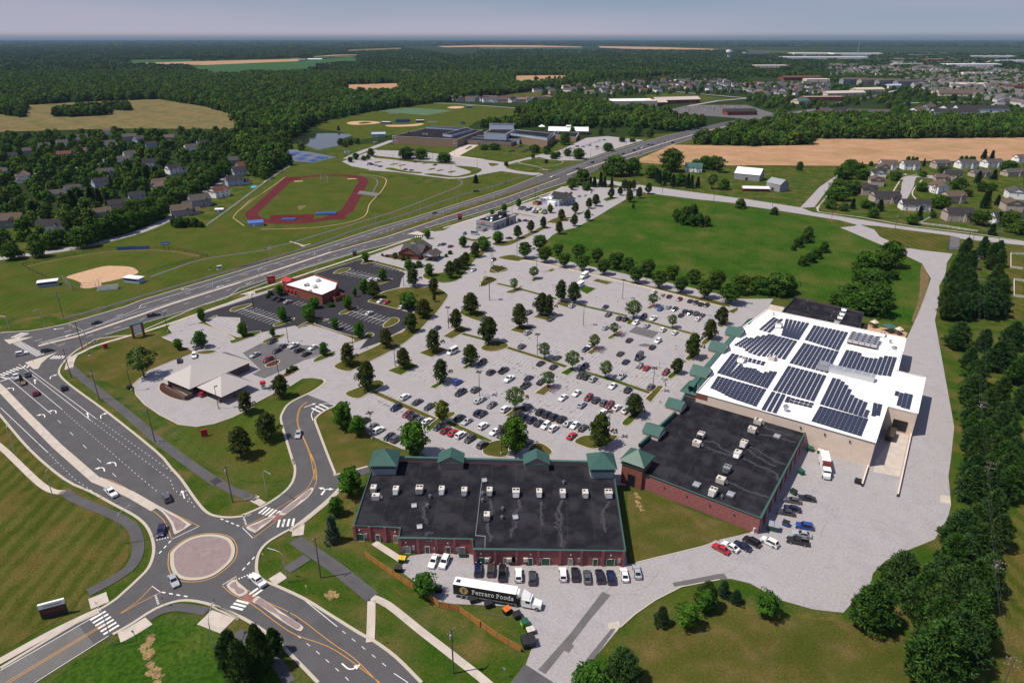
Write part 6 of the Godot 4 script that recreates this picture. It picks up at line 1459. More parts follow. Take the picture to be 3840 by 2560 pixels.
func small_buildings() -> void:
	# bank with the pale metal hip roof
	var c := pts([-118.4,-235.4])[0]
	var o := thing("bank","brown block bank with pale ribbed hip roof and drive-through canopy","building",v3(c))
	var ln := pts([-132.3,-230.9,-119.1,-221.8,-104,-245.5])
	var ax := (ln[2] - ln[1]).normalized()
	var turn := atan2(-ax.y,ax.x)
	var mid := (ln[0] + ln[2]) * 0.5 - c
	plain("bank_roof",[0.45,0.42,0.40],0.45)
	wall_box(o,v3(mid),13.0,7.2,3.6,turn,"brown_block")
	pitched(o,v3(mid,3.6),13.0,7.2,4.8,7.4,turn,"bank_roof",true,1.0)
	var m2 := middle(pts([-116.4,-225.1,-97.8,-227])) - c
	pitched(o,v3(m2,3.4),6.4,6.6,4.2,6.0,turn,"bank_roof",true,0.6,"","canopy_roof")
	for k in 3:
		wall_box(o,v3(pts([[-113,-223.7],[-106.6,-218.7],[-102.4,-222.7]][k])[0] - c),0.5,0.5,3.6,turn,"brown_block","canopy_pier")
	for k in 5:
		var wp := mid + ax * (-11.0 + k * 5.0) + Vector2(-ax.y,ax.x) * 7.22
		panel_on(o,"window",v3(wp,1.0),1.8,1.8,turn,"glass",0.06,"dark_metal")
	var co := pts([-130.9,-228.3,-119.8,-220,-118.3,-222.7,-129.7,-230.3])
	var s := Shape.new()
	s.kerb(at_origin(co,c),0.25,0,1.7,true)
	put("yard_wall",s,M.brown_block,o)
	# casual restaurant with the white roof
	var p := pts([-107,-351,-91,-337,-89.9,-328.6,-92.4,-312.9,-103.4,-318.5,-120,-336,-119,-338])
	p = pts([-107,-351,-91,-338,-89.7,-327.2,-94.3,-318,-119,-335])
	var m := middle(p)
	o = thing("restaurant","brick restaurant with white roof and red awnings in the dark lot","building",v3(m))
	var q := at_origin(p,m)
	block(o,q,0,4.4,"brick","roof_white","brick",0.8)
	var e0 := q[4]; var e1 := q[3]
	var d := (e1 - e0).normalized()
	var tw := atan2(-d.y,d.x)
	for k in 3:
		var t := 0.12 + k * 0.095
		var aw := Shape.new()
		aw.hexa([Vector3(-0.9,0,0),Vector3(0.9,0,0),Vector3(0.9,0,-0.1),Vector3(-0.9,0,-0.1)],[Vector3(-0.9,1.2,-0.06),Vector3(0.9,1.2,-0.06),Vector3(0.9,1.2,-0.1),Vector3(-0.9,1.2,-0.1)])
		aw.quad(Vector3(-1,0.1,0.9),Vector3(1,0.1,0.9),Vector3(1,1.3,0),Vector3(-1,1.3,0))
		var wn := panel_on(o,"awning",v3(e0.lerp(e1,t),1.9),1.7,1.3,tw,"sign_red",0.5)
		panel_on(o,"window",v3(e0.lerp(e1,t),0.6),1.6,1.3,tw,"glass",0.06,"off_white")
	lettering(o,"Applebee's",v3(e0.lerp(e1,0.2) + Vector2(-d.y,d.x) * 0.2,4.7),1.1,tw,"sign_red")
	var en := pts([-118,-343])[0] - m
	wall_box(o,v3(en),2.6,2.6,4.4,tw,"brick","entrance_wall")
	pitched(o,v3(en,4.4),2.7,2.7,1.6,0.0,tw,"sign_red",true,0.4,"brick","entrance_roof")
	for k in 4:
		rooftop_unit(v3(pts([[-106,-334],[-102,-341],[-101,-331],[-101.8,-325.2]][k])[0],4.41),tw,Vector3(2.0,1.2,1.8) if k < 3 else Vector3(1.1,0.9,1.1),["beige air conditioner nearest the restaurant awnings","beige air conditioner at the back of the restaurant roof","largest air conditioner in the middle of restaurant roof","small grey unit near the restaurant roof edge"][k])
	var wing := thing("service_enclosure","low brick bin enclosure beside the restaurant","enclosure",v3(pts([-89.5,-326.3])[0]),tw)
	for k in 4:
		var h := Basis(Vector3.UP,k * PI / 2)
		var g := wall_box(wing,h * Vector3(0,0,3.2),3.2,0.15,2.4,k * PI / 2,"brick","wall")
	# brick bank with grey shingle roof and canopy
	c = pts([-59,-398])[0]
	o = thing("brick_bank","brick bank with grey shingle roof, cupola and drive-through canopy","building",v3(c))
	var b0 := pts([-70,-398,-58,-382,-48,-409])
	var bd := (b0[2] - b0[1]).normalized()
	var bt := atan2(-bd.y,bd.x)
	var bc := middle(pts([-70,-398,-48,-409])) - c
	wall_box(o,v3(bc),9.5,6.6,3.4,bt,"brick")
	pitched(o,v3(bc,3.4),9.5,6.6,3.8,0.0,bt,"shingle_grey",false,0.5,"brick")
	pitched(o,v3(bc,3.5),6.9,5.0,3.5,0.0,bt + PI / 2,"shingle_grey",false,0.5,"brick","cross_roof")
	var cn := pts([-48,-395])[0] - c
	pitched(o,v3(cn,3.1),5.0,4.2,2.2,0.0,bt - PI / 2 * 0.0,"shingle_grey",false,0.4,"siding_white","canopy_roof")
	for k in 4:
		wall_box(o,v3(pts([[-53,-397],[-50,-395],[-47,-393],[-44,-400]][k])[0] - c),0.3,0.3,3.1,bt,"brick","canopy_pier")
		wall_box(o,v3(pts([[-53,-396],[-50,-395],[-47,-392],[-44,-399]][k])[0] - c),0.4,0.4,1.0,bt,"yellow","bollard")
	wall_box(o,v3(bc,6.6),0.7,0.7,1.2,bt,"siding_white","cupola")
	pitched(o,v3(bc,7.8),0.8,0.8,1.3,0.8,bt,"dark_metal",false,0.1,"","cupola_roof")
	panel_on(o,"wall_sign",v3(pts([-66,-400])[0] - c,2.2),3.6,1.1,bt - PI / 2 + 0.5,"white",0.15)
	for k in 4:
		panel_on(o,"window",v3(bc + bd * (-6.5 + k * 4.3) + Vector2(-bd.y,bd.x) * 6.62,0.9),1.4,1.7,bt,"glass",0.06,"siding_white")
	# fast food building with black parapets
	p = pts([-25,-470,-13,-461,2,-483,-6,-488])
	p = pts([-25,-469,-13,-461,3,-484,-9,-489])
	m = middle(p)
	o = thing("fast_food_building","grey and black fast food building with tall white edged parapets","building",v3(m))
	q = at_origin(p,m)
	block(o,q,0,4.4,"siding_grey","roof_black","white",1.2)
	var fdv := (q[1] - q[0]).normalized()
	var ft := atan2(-fdv.y,fdv.x)
	var rdv := (q[2] - q[1]).normalized()
	var rt := atan2(-rdv.y,rdv.x)
	panel_on(o,"wall_sign",v3(q[0].lerp(q[1],0.38),3.6),3.2,1.3,ft,"sign_red",0.15)
	lettering(o,"POPEYES",v3(q[0].lerp(q[1],0.38) + Vector2(-fdv.y,fdv.x) * 0.25,4.2),0.8,ft,"white")
	wall_box(o,v3(q[0].lerp(q[1],0.5),2.6),q[0].distance_to(q[1]) * 0.5,0.12,0.25,ft,"dark_metal","trim_band")
	panel_on(o,"dark_panel",v3(q[1].lerp(q[2],0.62)),3.6,5.8,rt,"dark_metal",0.15)
	for k in 4:
		panel_on(o,"window",v3(q[1].lerp(q[2],0.2 + k * 0.2),0.7),1.8,1.9,rt,"glass",0.06,"dark_metal")
	wall_box(o,v3(pts([-7,-487])[0] - m),2.3,2.3,7.2,ft,"dark_metal","tower_wall")
	for k in 4:
		rooftop_unit(v3(pts([[-14,-477],[-8,-480],[-17,-475],[-14,-469]][k])[0],4.41),ft,Vector3(1.8,1.2,1.6),["grey unit in the centre of the fast food roof","grey unit at the right of the fast food roof","grey unit at the left of the fast food roof","grey unit nearest the fast food wall sign"][k],"grey_metal")
	var be := thing("bin_enclosure","grey walled bin enclosure against the fast food building","enclosure",v3(pts([-21,-461])[0]),ft)
	for k in 4:
		wall_box(be,Basis(Vector3.UP,k * PI / 2) * Vector3(0,0,2.6 if k % 2 == 0 else 3.0),3.0 if k % 2 == 0 else 2.6,0.12,2.2,k * PI / 2,"siding_grey","wall")
	# blue diner with white flat part and grey gabled part
	p = pts([22,-545,37,-534,51,-547,35,-558])
	m = middle(p)
	o = thing("diner","blue diner with grey gabled roof and white flat roof","building",v3(m))
	q = at_origin(p,m)
	block(o,q,0,4.2,"siding_blue","roof_white","white",0.5)
	var gd := (q[1] - q[0]).normalized()
	var gt := atan2(-gd.y,gd.x)
	var sd := (q[2] - q[1]).normalized()
	var st := atan2(-sd.y,sd.x)
	pitched(o,v3(q[1].lerp(q[2],0.5) - gd * 4.0,4.3),6.0,q[1].distance_to(q[2]) * 0.36,4.0,0.0,gt,"shingle_dark",false,0.4,"siding_grey","gable_roof")
	pitched(o,v3(q[2].lerp(q[3],0.55) - sd * 2.5,4.3),q[2].distance_to(q[3]) * 0.4,3.4,3.2,0.0,gt,"shingle_dark",false,0.4,"siding_grey","rear_roof")
	panel_on(o,"wall_sign",v3(q[0].lerp(q[1],0.2),2.8),4.0,1.0,gt,"sign_red",0.15)
	lettering(o,"IHOP",v3(q[0].lerp(q[1],0.2) + Vector2(-gd.y,gd.x) * 0.25,3.3),0.8,gt,"white")
	for k in 5:
		panel_on(o,"window",v3(q[1].lerp(q[2],0.12 + k * 0.19),0.8),2.0,1.9,st,"glass",0.06,"siding_white")
	var an := pts([32,-537])[0]
	var ao := thing("cold_store","white boxy cold store attached beside the blue diner","building annex",v3(an),gt)
	wall_box(ao,Vector3.ZERO,3.4,2.2,3.4,0,"siding_white","wall")
	panel_on(ao,"door",Vector3(-1.0,0,2.2),1.8,2.2,0,"tan_brick",0.08)
	var de := thing("timber_enclosure","brown timber bin enclosure left of the blue diner","enclosure",v3(pts([20,-541])[0]),gt)
	for k in 4:
		wall_box(de,Basis(Vector3.UP,k * PI / 2) * Vector3(0,0,2.6),2.6,0.1,2.3,k * PI / 2,"wood_fence" if k in [0,3] else "dark_metal","fence_panel")
	for k in 3:
		rooftop_unit(v3(pts([[28,-543],[32,-545],[37,-540]][k])[0],4.21),gt,Vector3(1.8,1.1,1.6),["left unit on the blue diner roof","middle unit on the blue diner roof","right unit beside the diner gable"][k],"galvanised")
	# farm buildings
	for a in [[[223,-649],11.5,9.0,5.5,4.8,0.55,"siding_grey","white","tall grey barn with white metal roof by the trees"],[[211,-594],11.0,4.0,2.6,1.4,0.12,"dark_red","white","long low red shed with white roof"],[[231,-597],7.4,5.6,6.0,4.0,1.05,"siding_grey","grey_metal","weathered grey barn with steep metal roof"]]:
		var b := thing("barn",a[8],"barn",v3(pts(a[0])[0]),-a[5],"old farm barns")
		wall_box(b,Vector3.ZERO,a[1],a[2],a[3],0,a[6])
		pitched(b,Vector3(0,a[3],0),a[1],a[2],a[4],0.0,0,a[7],false,0.3,a[6])
		panel_on(b,"door",Vector3(0,0,a[2]),2.4,minf(2.6,a[3] - 0.2),0,"dark_metal",0.08)
	# sheds and stands on the sports grounds
	for a in [[[-249,-347],4.6,2.2,2.6,0.45,"pale_blue","white","white roofed dugout left of the ball field"],[[-206,-353],5.0,2.2,2.6,-0.28,"pale_blue","white","white roofed dugout right of the ball field"],[[-193,-1093],7.0,2.5,2.8,-0.3,"school_blue","white","long dugout beside the far dirt infield"],[[-144,-1116],6.0,2.5,2.8,0.1,"dark_metal","white","dark fronted dugout by the blue fence"],[[-80,-1349],6.0,2.5,3.0,0.0,"school_blue","pale_blue","blue dugout at the farthest infield"]]:
		var b := thing("dugout",a[7],"dugout",v3(pts(a[0])[0]),a[4],"baseball dugouts")
		wall_box(b,Vector3(0,0,-a[2] * 0.8),a[1],0.15,a[3],0,a[5],"back_wall")
		for e in [-1,1]:
			wall_box(b,Vector3(a[1] * e,0,0),0.15,a[2],a[3],0,a[5],"side_wall")
		wall_box(b,Vector3(0,0,a[2] * 0.9),a[1],0.12,1.3,0,a[5],"front_wall")
		wall_box(b,Vector3(0,a[3],0),a[1] + 0.3,a[2] + 0.3,0.2,0,a[6],"roof")
	for a in [[[-181,-474],5.0,3.0,2.8,1.3,0.35,"pale_blue","school_blue","pale blue shed with blue roof at the track end"],[[-178,-944],9.0,5.0,4.0,2.0,0.15,"pale_blue","pale_blue","pale blue metal storehouse near the pond"],[[-190,-807],3.2,2.2,2.4,1.2,0.3,"siding_white","shingle_grey","small white shed by the tennis courts"],[[-75,-1086],3.0,2.2,2.6,1.2,0.2,"school_blue","shingle_dark","small blue hut behind the school"],[[-223,-516],3.0,1.8,2.2,0.7,0.1,"siding_grey","siding_white","small pale garden shed by the white fence"]]:
		var b := thing("shed",a[8],"shed",v3(pts(a[0])[0]),a[5],"small sheds")
		wall_box(b,Vector3.ZERO,a[1],a[2],a[3],0,a[6])
		pitched(b,Vector3(0,a[3],0),a[1],a[2],a[4],0.0,0,a[7],false,0.25,a[6])
		panel_on(b,"door",Vector3(-a[1] * 0.3,0,a[2]),1.6,2.0,0,"white",0.08)
func school() -> void:
	var c := pts([-71,-859])[0]
	var o := thing("school","long tan brick school with flat dark roofs and pale blue penthouses","school",v3(c))
	var parts := [[[-149,-878,-66,-849,-39,-938,-115,-961],9.0,"tan_brick"],[[-61,-876,-1,-853,5,-876,-34,-907],4.5,"tan_brick"],[[-55,-896,9,-872,13,-890,-51,-913],5.6,"pale_blue"],[[-4,-895,42,-840,55,-900,6,-941],9.0,"tan_brick"],[[53,-928,81,-895,89,-942,60,-963],5.0,"tan_brick"],[[-35,-886,-7,-876,3,-919,-27,-921],12.0,"pale_blue"],[[-30,-936,2,-922,3,-938,-28,-944],17.0,"pale_blue"]]
	for a in parts:
		var q := at_origin(pts(a[0]),c)
		block(o,q,0,a[1],a[2],"roof_black","white",0.4)
	for a in [[[-86,-878,-74,-869,-51,-925,-60,-945],11.5],[[-116,-957,-107,-963,-57,-945,-59,-934],11.0],[[-5,-892,42,-845,50,-886,6,-919],11.5]]:
		block(o,at_origin(pts(a[0]),c),8.8,a[1],"pale_blue","roof_black","pale_blue",0.3)
	# bands and two rows of windows on the long front
	var f := at_origin(pts([-149,-878,-95,-861,-94,-860,-66,-849]),c)
	for pair in [[0,1,15],[2,3,8]]:
		var d := (f[pair[1]] - f[pair[0]]).normalized()
		var out := Vector2(-d.y,d.x)
		var t := atan2(-d.y,d.x)
		var l := f[pair[0]].distance_to(f[pair[1]])
		for y in [1.2,3.4,5.0,7.4]:
			panel_on(o,"stone_band",v3(f[pair[0]].lerp(f[pair[1]],0.5) + out * 0.1,y),l,0.35,t,"off_white",0.12)
		for k in pair[2]:
			for y in [1.7,5.6]:
				panel_on(o,"window",v3(f[pair[0]].lerp(f[pair[1]],(k + 0.5) / pair[2]) + out * 0.1,y),1.9,1.6,t,"glass",0.1,"off_white")
	for a in [[[43,-844,56,-902],6,2.0,5.0],[[-30,-857,-1,-849],9,1.2,1.5],[[-57,-880,-33,-861],7,0.3,3.2]]:
		var g := at_origin(pts(a[0]),c)
		var d := (g[1] - g[0]).normalized()
		var t := atan2(-d.y,d.x)
		for k in a[1]:
			panel_on(o,"window",v3(g[0].lerp(g[1],(k + 0.5) / a[1]) + Vector2(-d.y,d.x) * 0.15,a[2]),1.8,a[3],t,"glass",0.1,"off_white")
	for k in 8:
		rooftop_unit(v3(pts([[-132,-905],[-125,-917],[-111,-888],[-107,-887],[0,-901],[4,-902],[-15,-874],[61,-942]][k])[0],[9.01,9.01,9.01,9.01,9.01,9.01,4.51,5.01][k]),0.2,Vector3(3.0,2.4,2.6),"grey plant unit on the school roof, %s from left" % nth(k),"grey_metal")
	var p := pts([54,-960,97,-954,102,-991,58,-1000])
	var m := middle(p)
	var h := thing("school_annex","long barn-like school annex with white roof and cupola","building",v3(m),0.0)
	wall_box(h,Vector3.ZERO,26.0,9.0,4.5,-0.1,"tan_brick")
	pitched(h,Vector3(0,4.5,0),26.0,9.0,4.5,0.0,-0.1,"white",false,1.5,"tan_brick")
	wall_box(h,Vector3(0,8.6,0),3.0,2.0,1.6,-0.1,"white","cupola")
	pitched(h,Vector3(0,10.2,0),3.0,2.0,1.0,0.0,-0.1,"white",false,0.4,"white","cupola_roof")
	var pv := thing("pavilion","small white roofed pavilion behind the school","pavilion",v3(pts([43,-1023])[0]))
	for e in [Vector3(-3,0,-3),Vector3(3,0,-3),Vector3(-3,0,3),Vector3(3,0,3)]:
		wall_box(pv,e,0.25,0.25,4.0,0,"brick","post")
	pitched(pv,Vector3(0,4,0),4.0,4.0,3.0,4.5,0,"white",false,0.5)
	var sg := thing("school_sign","low brick school sign by the highway entrance","sign",v3(pts([33,-685])[0]),-0.25)
	wall_box(sg,Vector3.ZERO,3.2,0.4,1.8,0,"tan_brick","base")
	wall_box(sg,Vector3(0,1.8,0),2.6,0.3,0.5,0,"off_white","board")
var house_n := 0
func house(place: String,a: Array,wx: float,dz: float,h: float,rise: float,deg: float,roof: String,wall: String,detail := true,hip := 0.0,garage := 0) -> void:
	var look: String = {"siding_white": "white","siding_beige": "beige","siding_grey": "grey","siding_blue": "pale blue","brick": "brick"}[wall]
	var rl: String = {"shingle_grey": "grey","shingle_dark": "dark","shingle_brown": "brown","shingle_red": "reddish","shingle_tan": "tan","green_metal": "green"}[roof]
	var o := thing("house","","house",v3(pts(a)[0]),deg_to_rad(deg),"houses")
	later(o,"%s house with %s roof" % [look,rl],place)
	wall_box(o,Vector3.ZERO,wx,dz,h,0,wall)
	pitched(o,Vector3(0,h,0),wx,dz,rise,hip,0,roof,false,0.45,wall)
	if garage != 0:
		var gx := garage * (wx + 2.6)
		wall_box(o,Vector3(gx,0,1.0),3.0,dz * 0.72,h * 0.5,0,wall,"garage_wall")
		pitched(o,Vector3(gx,h * 0.5,1.0),3.0,dz * 0.72,rise * 0.7,0.0,0,roof,false,0.4,wall,"garage_roof")
	if not detail:
		return
	var front := Shape.new()
	var gw := wx * 0.42
	wall_box(o,Vector3(wx * 0.45,0,dz + 0.6),gw * 0.5,0.6,h,0,wall,"bay")
	pitched(o,Vector3(wx * 0.45,h,dz - 1.0),dz * 0.5,gw * 0.5,rise * 0.55,0.0,PI / 2,roof,false,0.3,wall,"bay_roof")
	for side: float in [0.0,PI]:
		for k in 3:
			for y in ([0.9,3.4] if h > 4.5 else [1.0]):
				var zz := dz + (1.22 if side == 0.0 and k == 2 else 0.0)
				panel_on(o,"window",Basis(Vector3.UP,side) * Vector3(lerpf(-0.7,0.68,k / 2.0) * wx * (1.0 if k < 2 else 0.7),y,zz),1.1,1.35,side,"glass",0.06,"siding_white")
	panel_on(o,"door",Vector3(0.05 * wx,0,dz),1.1,2.2,0,"dark_red",0.07,"siding_white")
	for e: float in [-1.0,1.0]:
		panel_on(o,"window",Vector3(wx * e,1.2 if h < 4.5 else 3.4,0.5),0.9,1.3,e * PI / 2,"glass",0.06,"siding_white")
	house_n += 1
func houses() -> void:
	var L := "in the left estate"
	for a in [[[-451,-637],7,4.5,5.4,3.4,-65,"shingle_tan","siding_white",1],[[-387,-657],7,5,5.4,3,50,"shingle_grey","siding_blue",-1],[[-368,-614],6,5,4.5,3,45,"shingle_dark","siding_blue",0],[[-371,-713],7,5,5.0,3.6,30,"shingle_dark","siding_white",-1],[[-331,-677],6.5,5,5.4,3.4,55,"shingle_dark","siding_white",1],[[-306,-594],5,4,4.6,3,70,"shingle_tan","siding_beige",0],[[-308,-560],6,5,3.6,3,35,"shingle_dark","siding_blue",0],[[-305,-526],7,5,4.6,3,30,"shingle_dark","siding_beige",0],[[-248,-507],7,5.5,4.6,3.4,35,"shingle_brown","siding_grey",1],[[-247,-537],7.5,6,5.6,3.6,40,"shingle_grey","siding_grey",-1],[[-245,-571],7,5,5.4,3,60,"shingle_red","siding_white",0],[[-250,-619],7,5.5,5.4,3.2,35,"shingle_dark","siding_blue",1],[[-262,-663],6,5,5.4,3.2,40,"shingle_dark","siding_blue",0],[[-270,-693],6,5,5.2,3.2,55,"shingle_red","siding_grey",0],[[-291,-726],6,5,5.2,3.2,50,"shingle_grey","siding_grey",0],[[-354,-473],9,6,5.4,4,15,"shingle_brown","siding_grey",1],[[-318,-464],9,6,3.6,3.6,12,"shingle_dark","siding_white",1],[[-378,-567],7,5,3.6,3,30,"shingle_grey","siding_grey",0],[[-378,-589],6,4,3.6,2.6,40,"shingle_grey","siding_white",0],[[-306,-504],6,4.5,3.4,2.8,40,"shingle_brown","siding_grey",0],[[-490,-663],6,5,4.8,3,10,"shingle_grey","siding_white",0]]:
		house(L,a[0],a[1],a[2],a[3],a[4],a[5],a[6],a[7],true,0.0,a[8])
	L = "behind the trees of the left estate"
	for a in [[[-547,-763],6,5,4,3,20,"shingle_dark","siding_grey"],[[-550,-799],7,5,4,3,30,"shingle_grey","siding_grey"],[[-558,-838],6,5,4,3,40,"shingle_grey","siding_grey"],[[-496,-775],7,5,4,3,20,"shingle_red","siding_grey"],[[-494,-803],6,5,3.6,2.6,30,"shingle_brown","siding_white"],[[-553,-865],6,5,4,3,40,"shingle_grey","siding_white"],[[-559,-916],7,5,4,3,40,"shingle_grey","siding_white"],[[-553,-967],7,5,4.5,3,15,"shingle_brown","siding_white"],[[-491,-856],7,5,4.5,3,40,"shingle_grey","siding_white"],[[-493,-911],8,6,5,3.4,20,"shingle_grey","siding_grey"],[[-471,-890],6,5,5,3.4,60,"shingle_grey","siding_blue"],[[-437,-851],6,5,4,3,30,"shingle_dark","siding_blue"],[[-442,-911],6,6,4,3.4,20,"shingle_brown","siding_grey"],[[-377,-824],7,5,4.5,3,40,"shingle_grey","siding_white"],[[-376,-856],7,5,4.5,3.4,40,"shingle_dark","siding_blue"],[[-424,-775],6,5,4,3,40,"shingle_grey","siding_white"],[[-415,-745],6,5,3.6,2.6,30,"shingle_grey","siding_white"],[[-315,-614],6,5,4,3,40,"shingle_brown","siding_grey"]]:
		house(L,a[0],a[1],a[2],a[3],a[4],a[5],a[6],a[7],false)
	L = "in the right estate"
	for a in [[[380,-702],7.5,5.5,5.8,3.2,-10,"shingle_brown","siding_white",0],[[365,-682],6,5.5,5.4,3.2,75,"shingle_brown","siding_beige",0],[[348,-656],6,5.5,5.2,3,75,"shingle_dark","siding_white",0],[[327,-618],6,5.5,5.6,3,75,"shingle_brown","siding_beige",0],[[302,-581],6.5,6,5.6,2.8,80,"shingle_dark","siding_beige",0],[[301,-550],10,6.5,5.6,3.2,-5,"shingle_dark","siding_beige",0],[[401,-700],7.5,5.5,5.8,3,-5,"shingle_grey","siding_white",0],[[436,-707],7.5,5.5,5.4,2.8,5,"shingle_grey","siding_beige",0],[[462,-707],9,5.5,5.6,3,5,"shingle_grey","siding_white",0],[[492,-713],9,5.5,5.4,2.8,10,"shingle_grey","siding_white",0],[[410,-643],7,5.5,6,3.2,-20,"shingle_dark","siding_beige",0],[[399,-641],5.5,5,3.4,2.6,-15,"shingle_brown","siding_beige",0],[[365,-587],6,5.5,6.0,3.2,-75,"shingle_brown","siding_white",0],[[355,-549],8,5.5,6,3.2,10,"shingle_brown","siding_beige",0],[[311,-524],10,5.5,4.6,3.4,-10,"shingle_dark","siding_white",0],[[324,-490],9,5.5,6.4,3,-8,"shingle_dark","siding_beige",0],[[352,-479],9.5,5.5,5.6,3,-8,"shingle_dark","siding_white",0],[[384,-521],6.5,6,6,3,75,"shingle_brown","siding_beige",0],[[416,-565],6.5,6,6,3,70,"shingle_grey","siding_white",0],[[447,-661],8,5,4,2.6,5,"shingle_grey","siding_beige",0],[[482,-665],9,5,4,2.6,5,"shingle_grey","siding_beige",0],[[544,-743],8,5,5,3,5,"shingle_brown","siding_white",0]]:
		house(L,a[0],a[1],a[2],a[3],a[4],a[5],a[6],a[7],true,0.0,a[8])
	house("among the farm trees",[180,-687],8,5,5,3.5,-15,"green_metal","siding_white")
var car_parts := {}
func side_extrude(s: Shape,prof: Array,half: float,tuck: float) -> void:
	# prof: (z,y) points counterclockwise seen from +x; upper points sit in by tuck
	var l: Array[Vector3] = []
	var r: Array[Vector3] = []
	var poly := PackedVector2Array()
	for q: Vector2 in prof:
		var k := half - tuck * clampf((q.y - 0.55) / 0.5,0.0,1.0) - (0.10 if absf(q.x) > 2.1 and q.y > 0.3 else 0.0)
		r.append(Vector3(k,q.y,q.x)); l.append(Vector3(-k,q.y,q.x)); poly.append(q)
	var m := prof.size()
	for i in m:
		var j := (i + 1) % m
		s.quad(l[i],l[j],r[j],r[i])
	var t := Geometry2D.triangulate_polygon(poly)
	for i in range(0,t.size(),3):
		for pair in [[r,Vector3.RIGHT],[l,Vector3.LEFT]]:
			var a: Vector3 = pair[0][t[i]]; var b: Vector3 = pair[0][t[i + 1]]; var c: Vector3 = pair[0][t[i + 2]]
			if (b - a).cross(c - a).dot(pair[1]) < 0.0:
				s.tri(a,c,b)
			else:
				s.tri(a,b,c)
func cabin(s: Shape,z: Array,y0: float,y1: float,half: float,inset: float) -> Array:
	# z: windscreen foot,roof front,roof back,rear foot; returns the corner points
	var b := [Vector3(-half,y0,z[0]),Vector3(half,y0,z[0]),Vector3(half,y0,z[3]),Vector3(-half,y0,z[3])]
	var t := [Vector3(-half + inset,y1,z[1]),Vector3(half - inset,y1,z[1]),Vector3(half - inset,y1,z[2]),Vector3(-half + inset,y1,z[2])]
	s.quad(b[1],b[0],t[0],t[1]); s.quad(b[3],b[2],t[2],t[3])
	s.quad(b[0],b[3],t[3],t[0]); s.quad(b[2],b[1],t[1],t[2])
	var c := (Vector3(0,y1 + 0.05,(z[1] + z[2]) * 0.5))
	s.quad(t[3],t[2],t[1],t[0])
	return [b,t]
func pane(a: Vector3,b: Vector3,c: Vector3,d: Vector3,k: float) -> Mesh:
	# a window a little proud of its frame,k: share of the frame it fills
	var m := (a + b + c + d) / 4.0
	var n := (b - a).cross(d - a).normalized() * 0.012
	var s := Shape.new()
	s.quad(m + (a - m) * k + n,m + (b - m) * k + n,m + (c - m) * k + n,m + (d - m) * k + n)
	return s.mesh()
func car_kind(key: String,L: float,W: float,belt: float,roof: float,z: Array,hood: float,bed := 0.0) -> void:
	var h := L * 0.5
	var s := Shape.new()
	var deck := belt + (0.0 if key != "s" else 0.02)
	if key == "p":
		side_extrude(s,[Vector2(-h,0.35),Vector2(-h,0.75),Vector2(-h + 0.12,hood - 0.08),Vector2(z[0],belt),Vector2(z[3],belt),Vector2(z[3] + 0.02,0.62),Vector2(h - 0.12,0.62),Vector2(h - 0.10,belt - 0.04),Vector2(h,belt - 0.06),Vector2(h,0.4)],W * 0.5,0.05)
		for e: float in [-1.0,1.0]:
			s.box(Vector3(minf(e * W * 0.5 - e * 0.05,e * W * 0.5 - e * 0.18),0.5,z[3]),Vector3(maxf(e * W * 0.5 - e * 0.05,e * W * 0.5 - e * 0.18),belt - 0.03,h - 0.05))
	else:
		side_extrude(s,[Vector2(-h,0.28),Vector2(-h,0.6),Vector2(-h + 0.10,hood - 0.16),Vector2(-h + 0.5,hood),Vector2(z[0],belt),Vector2(z[3],deck),Vector2(h - 0.08,deck - 0.05),Vector2(h,0.6),Vector2(h - 0.04,0.30)],W * 0.5,0.06)
	var cor := cabin(s,z,belt - 0.01,roof,W * 0.5 - 0.07,0.16 if key != "v" else 0.10)
	var b: Array = cor[0]; var t: Array = cor[1]
	var d := {"body": s.mesh(),"windshield": pane(b[1],b[0],t[0],t[1],0.88),"rear_window": pane(b[3],b[2],t[2],t[3],0.82),"left": pane(b[0],b[3],t[3],t[0],0.86),"right": pane(b[2],b[1],t[1],t[2],0.86),"L": L,"W": W,"y": hood - 0.22,"r": 0.40 if key in ["p","v"] else 0.35}
	car_parts[key] = d
var wheel_mesh: Mesh
var rim_mesh: Mesh
var lamp_mesh: Mesh
const PAINT := {"W": "white","B": "black","S": "silver","G": "grey","D": "dark_grey","R": "red","M": "maroon","U": "blue","N": "navy","T": "tan","Y": "yellow","L": "light_grey","O": "brown"}
const FORM := {"s": "sedan","u": "SUV","p": "pickup truck","v": "van","h": "hatchback"}
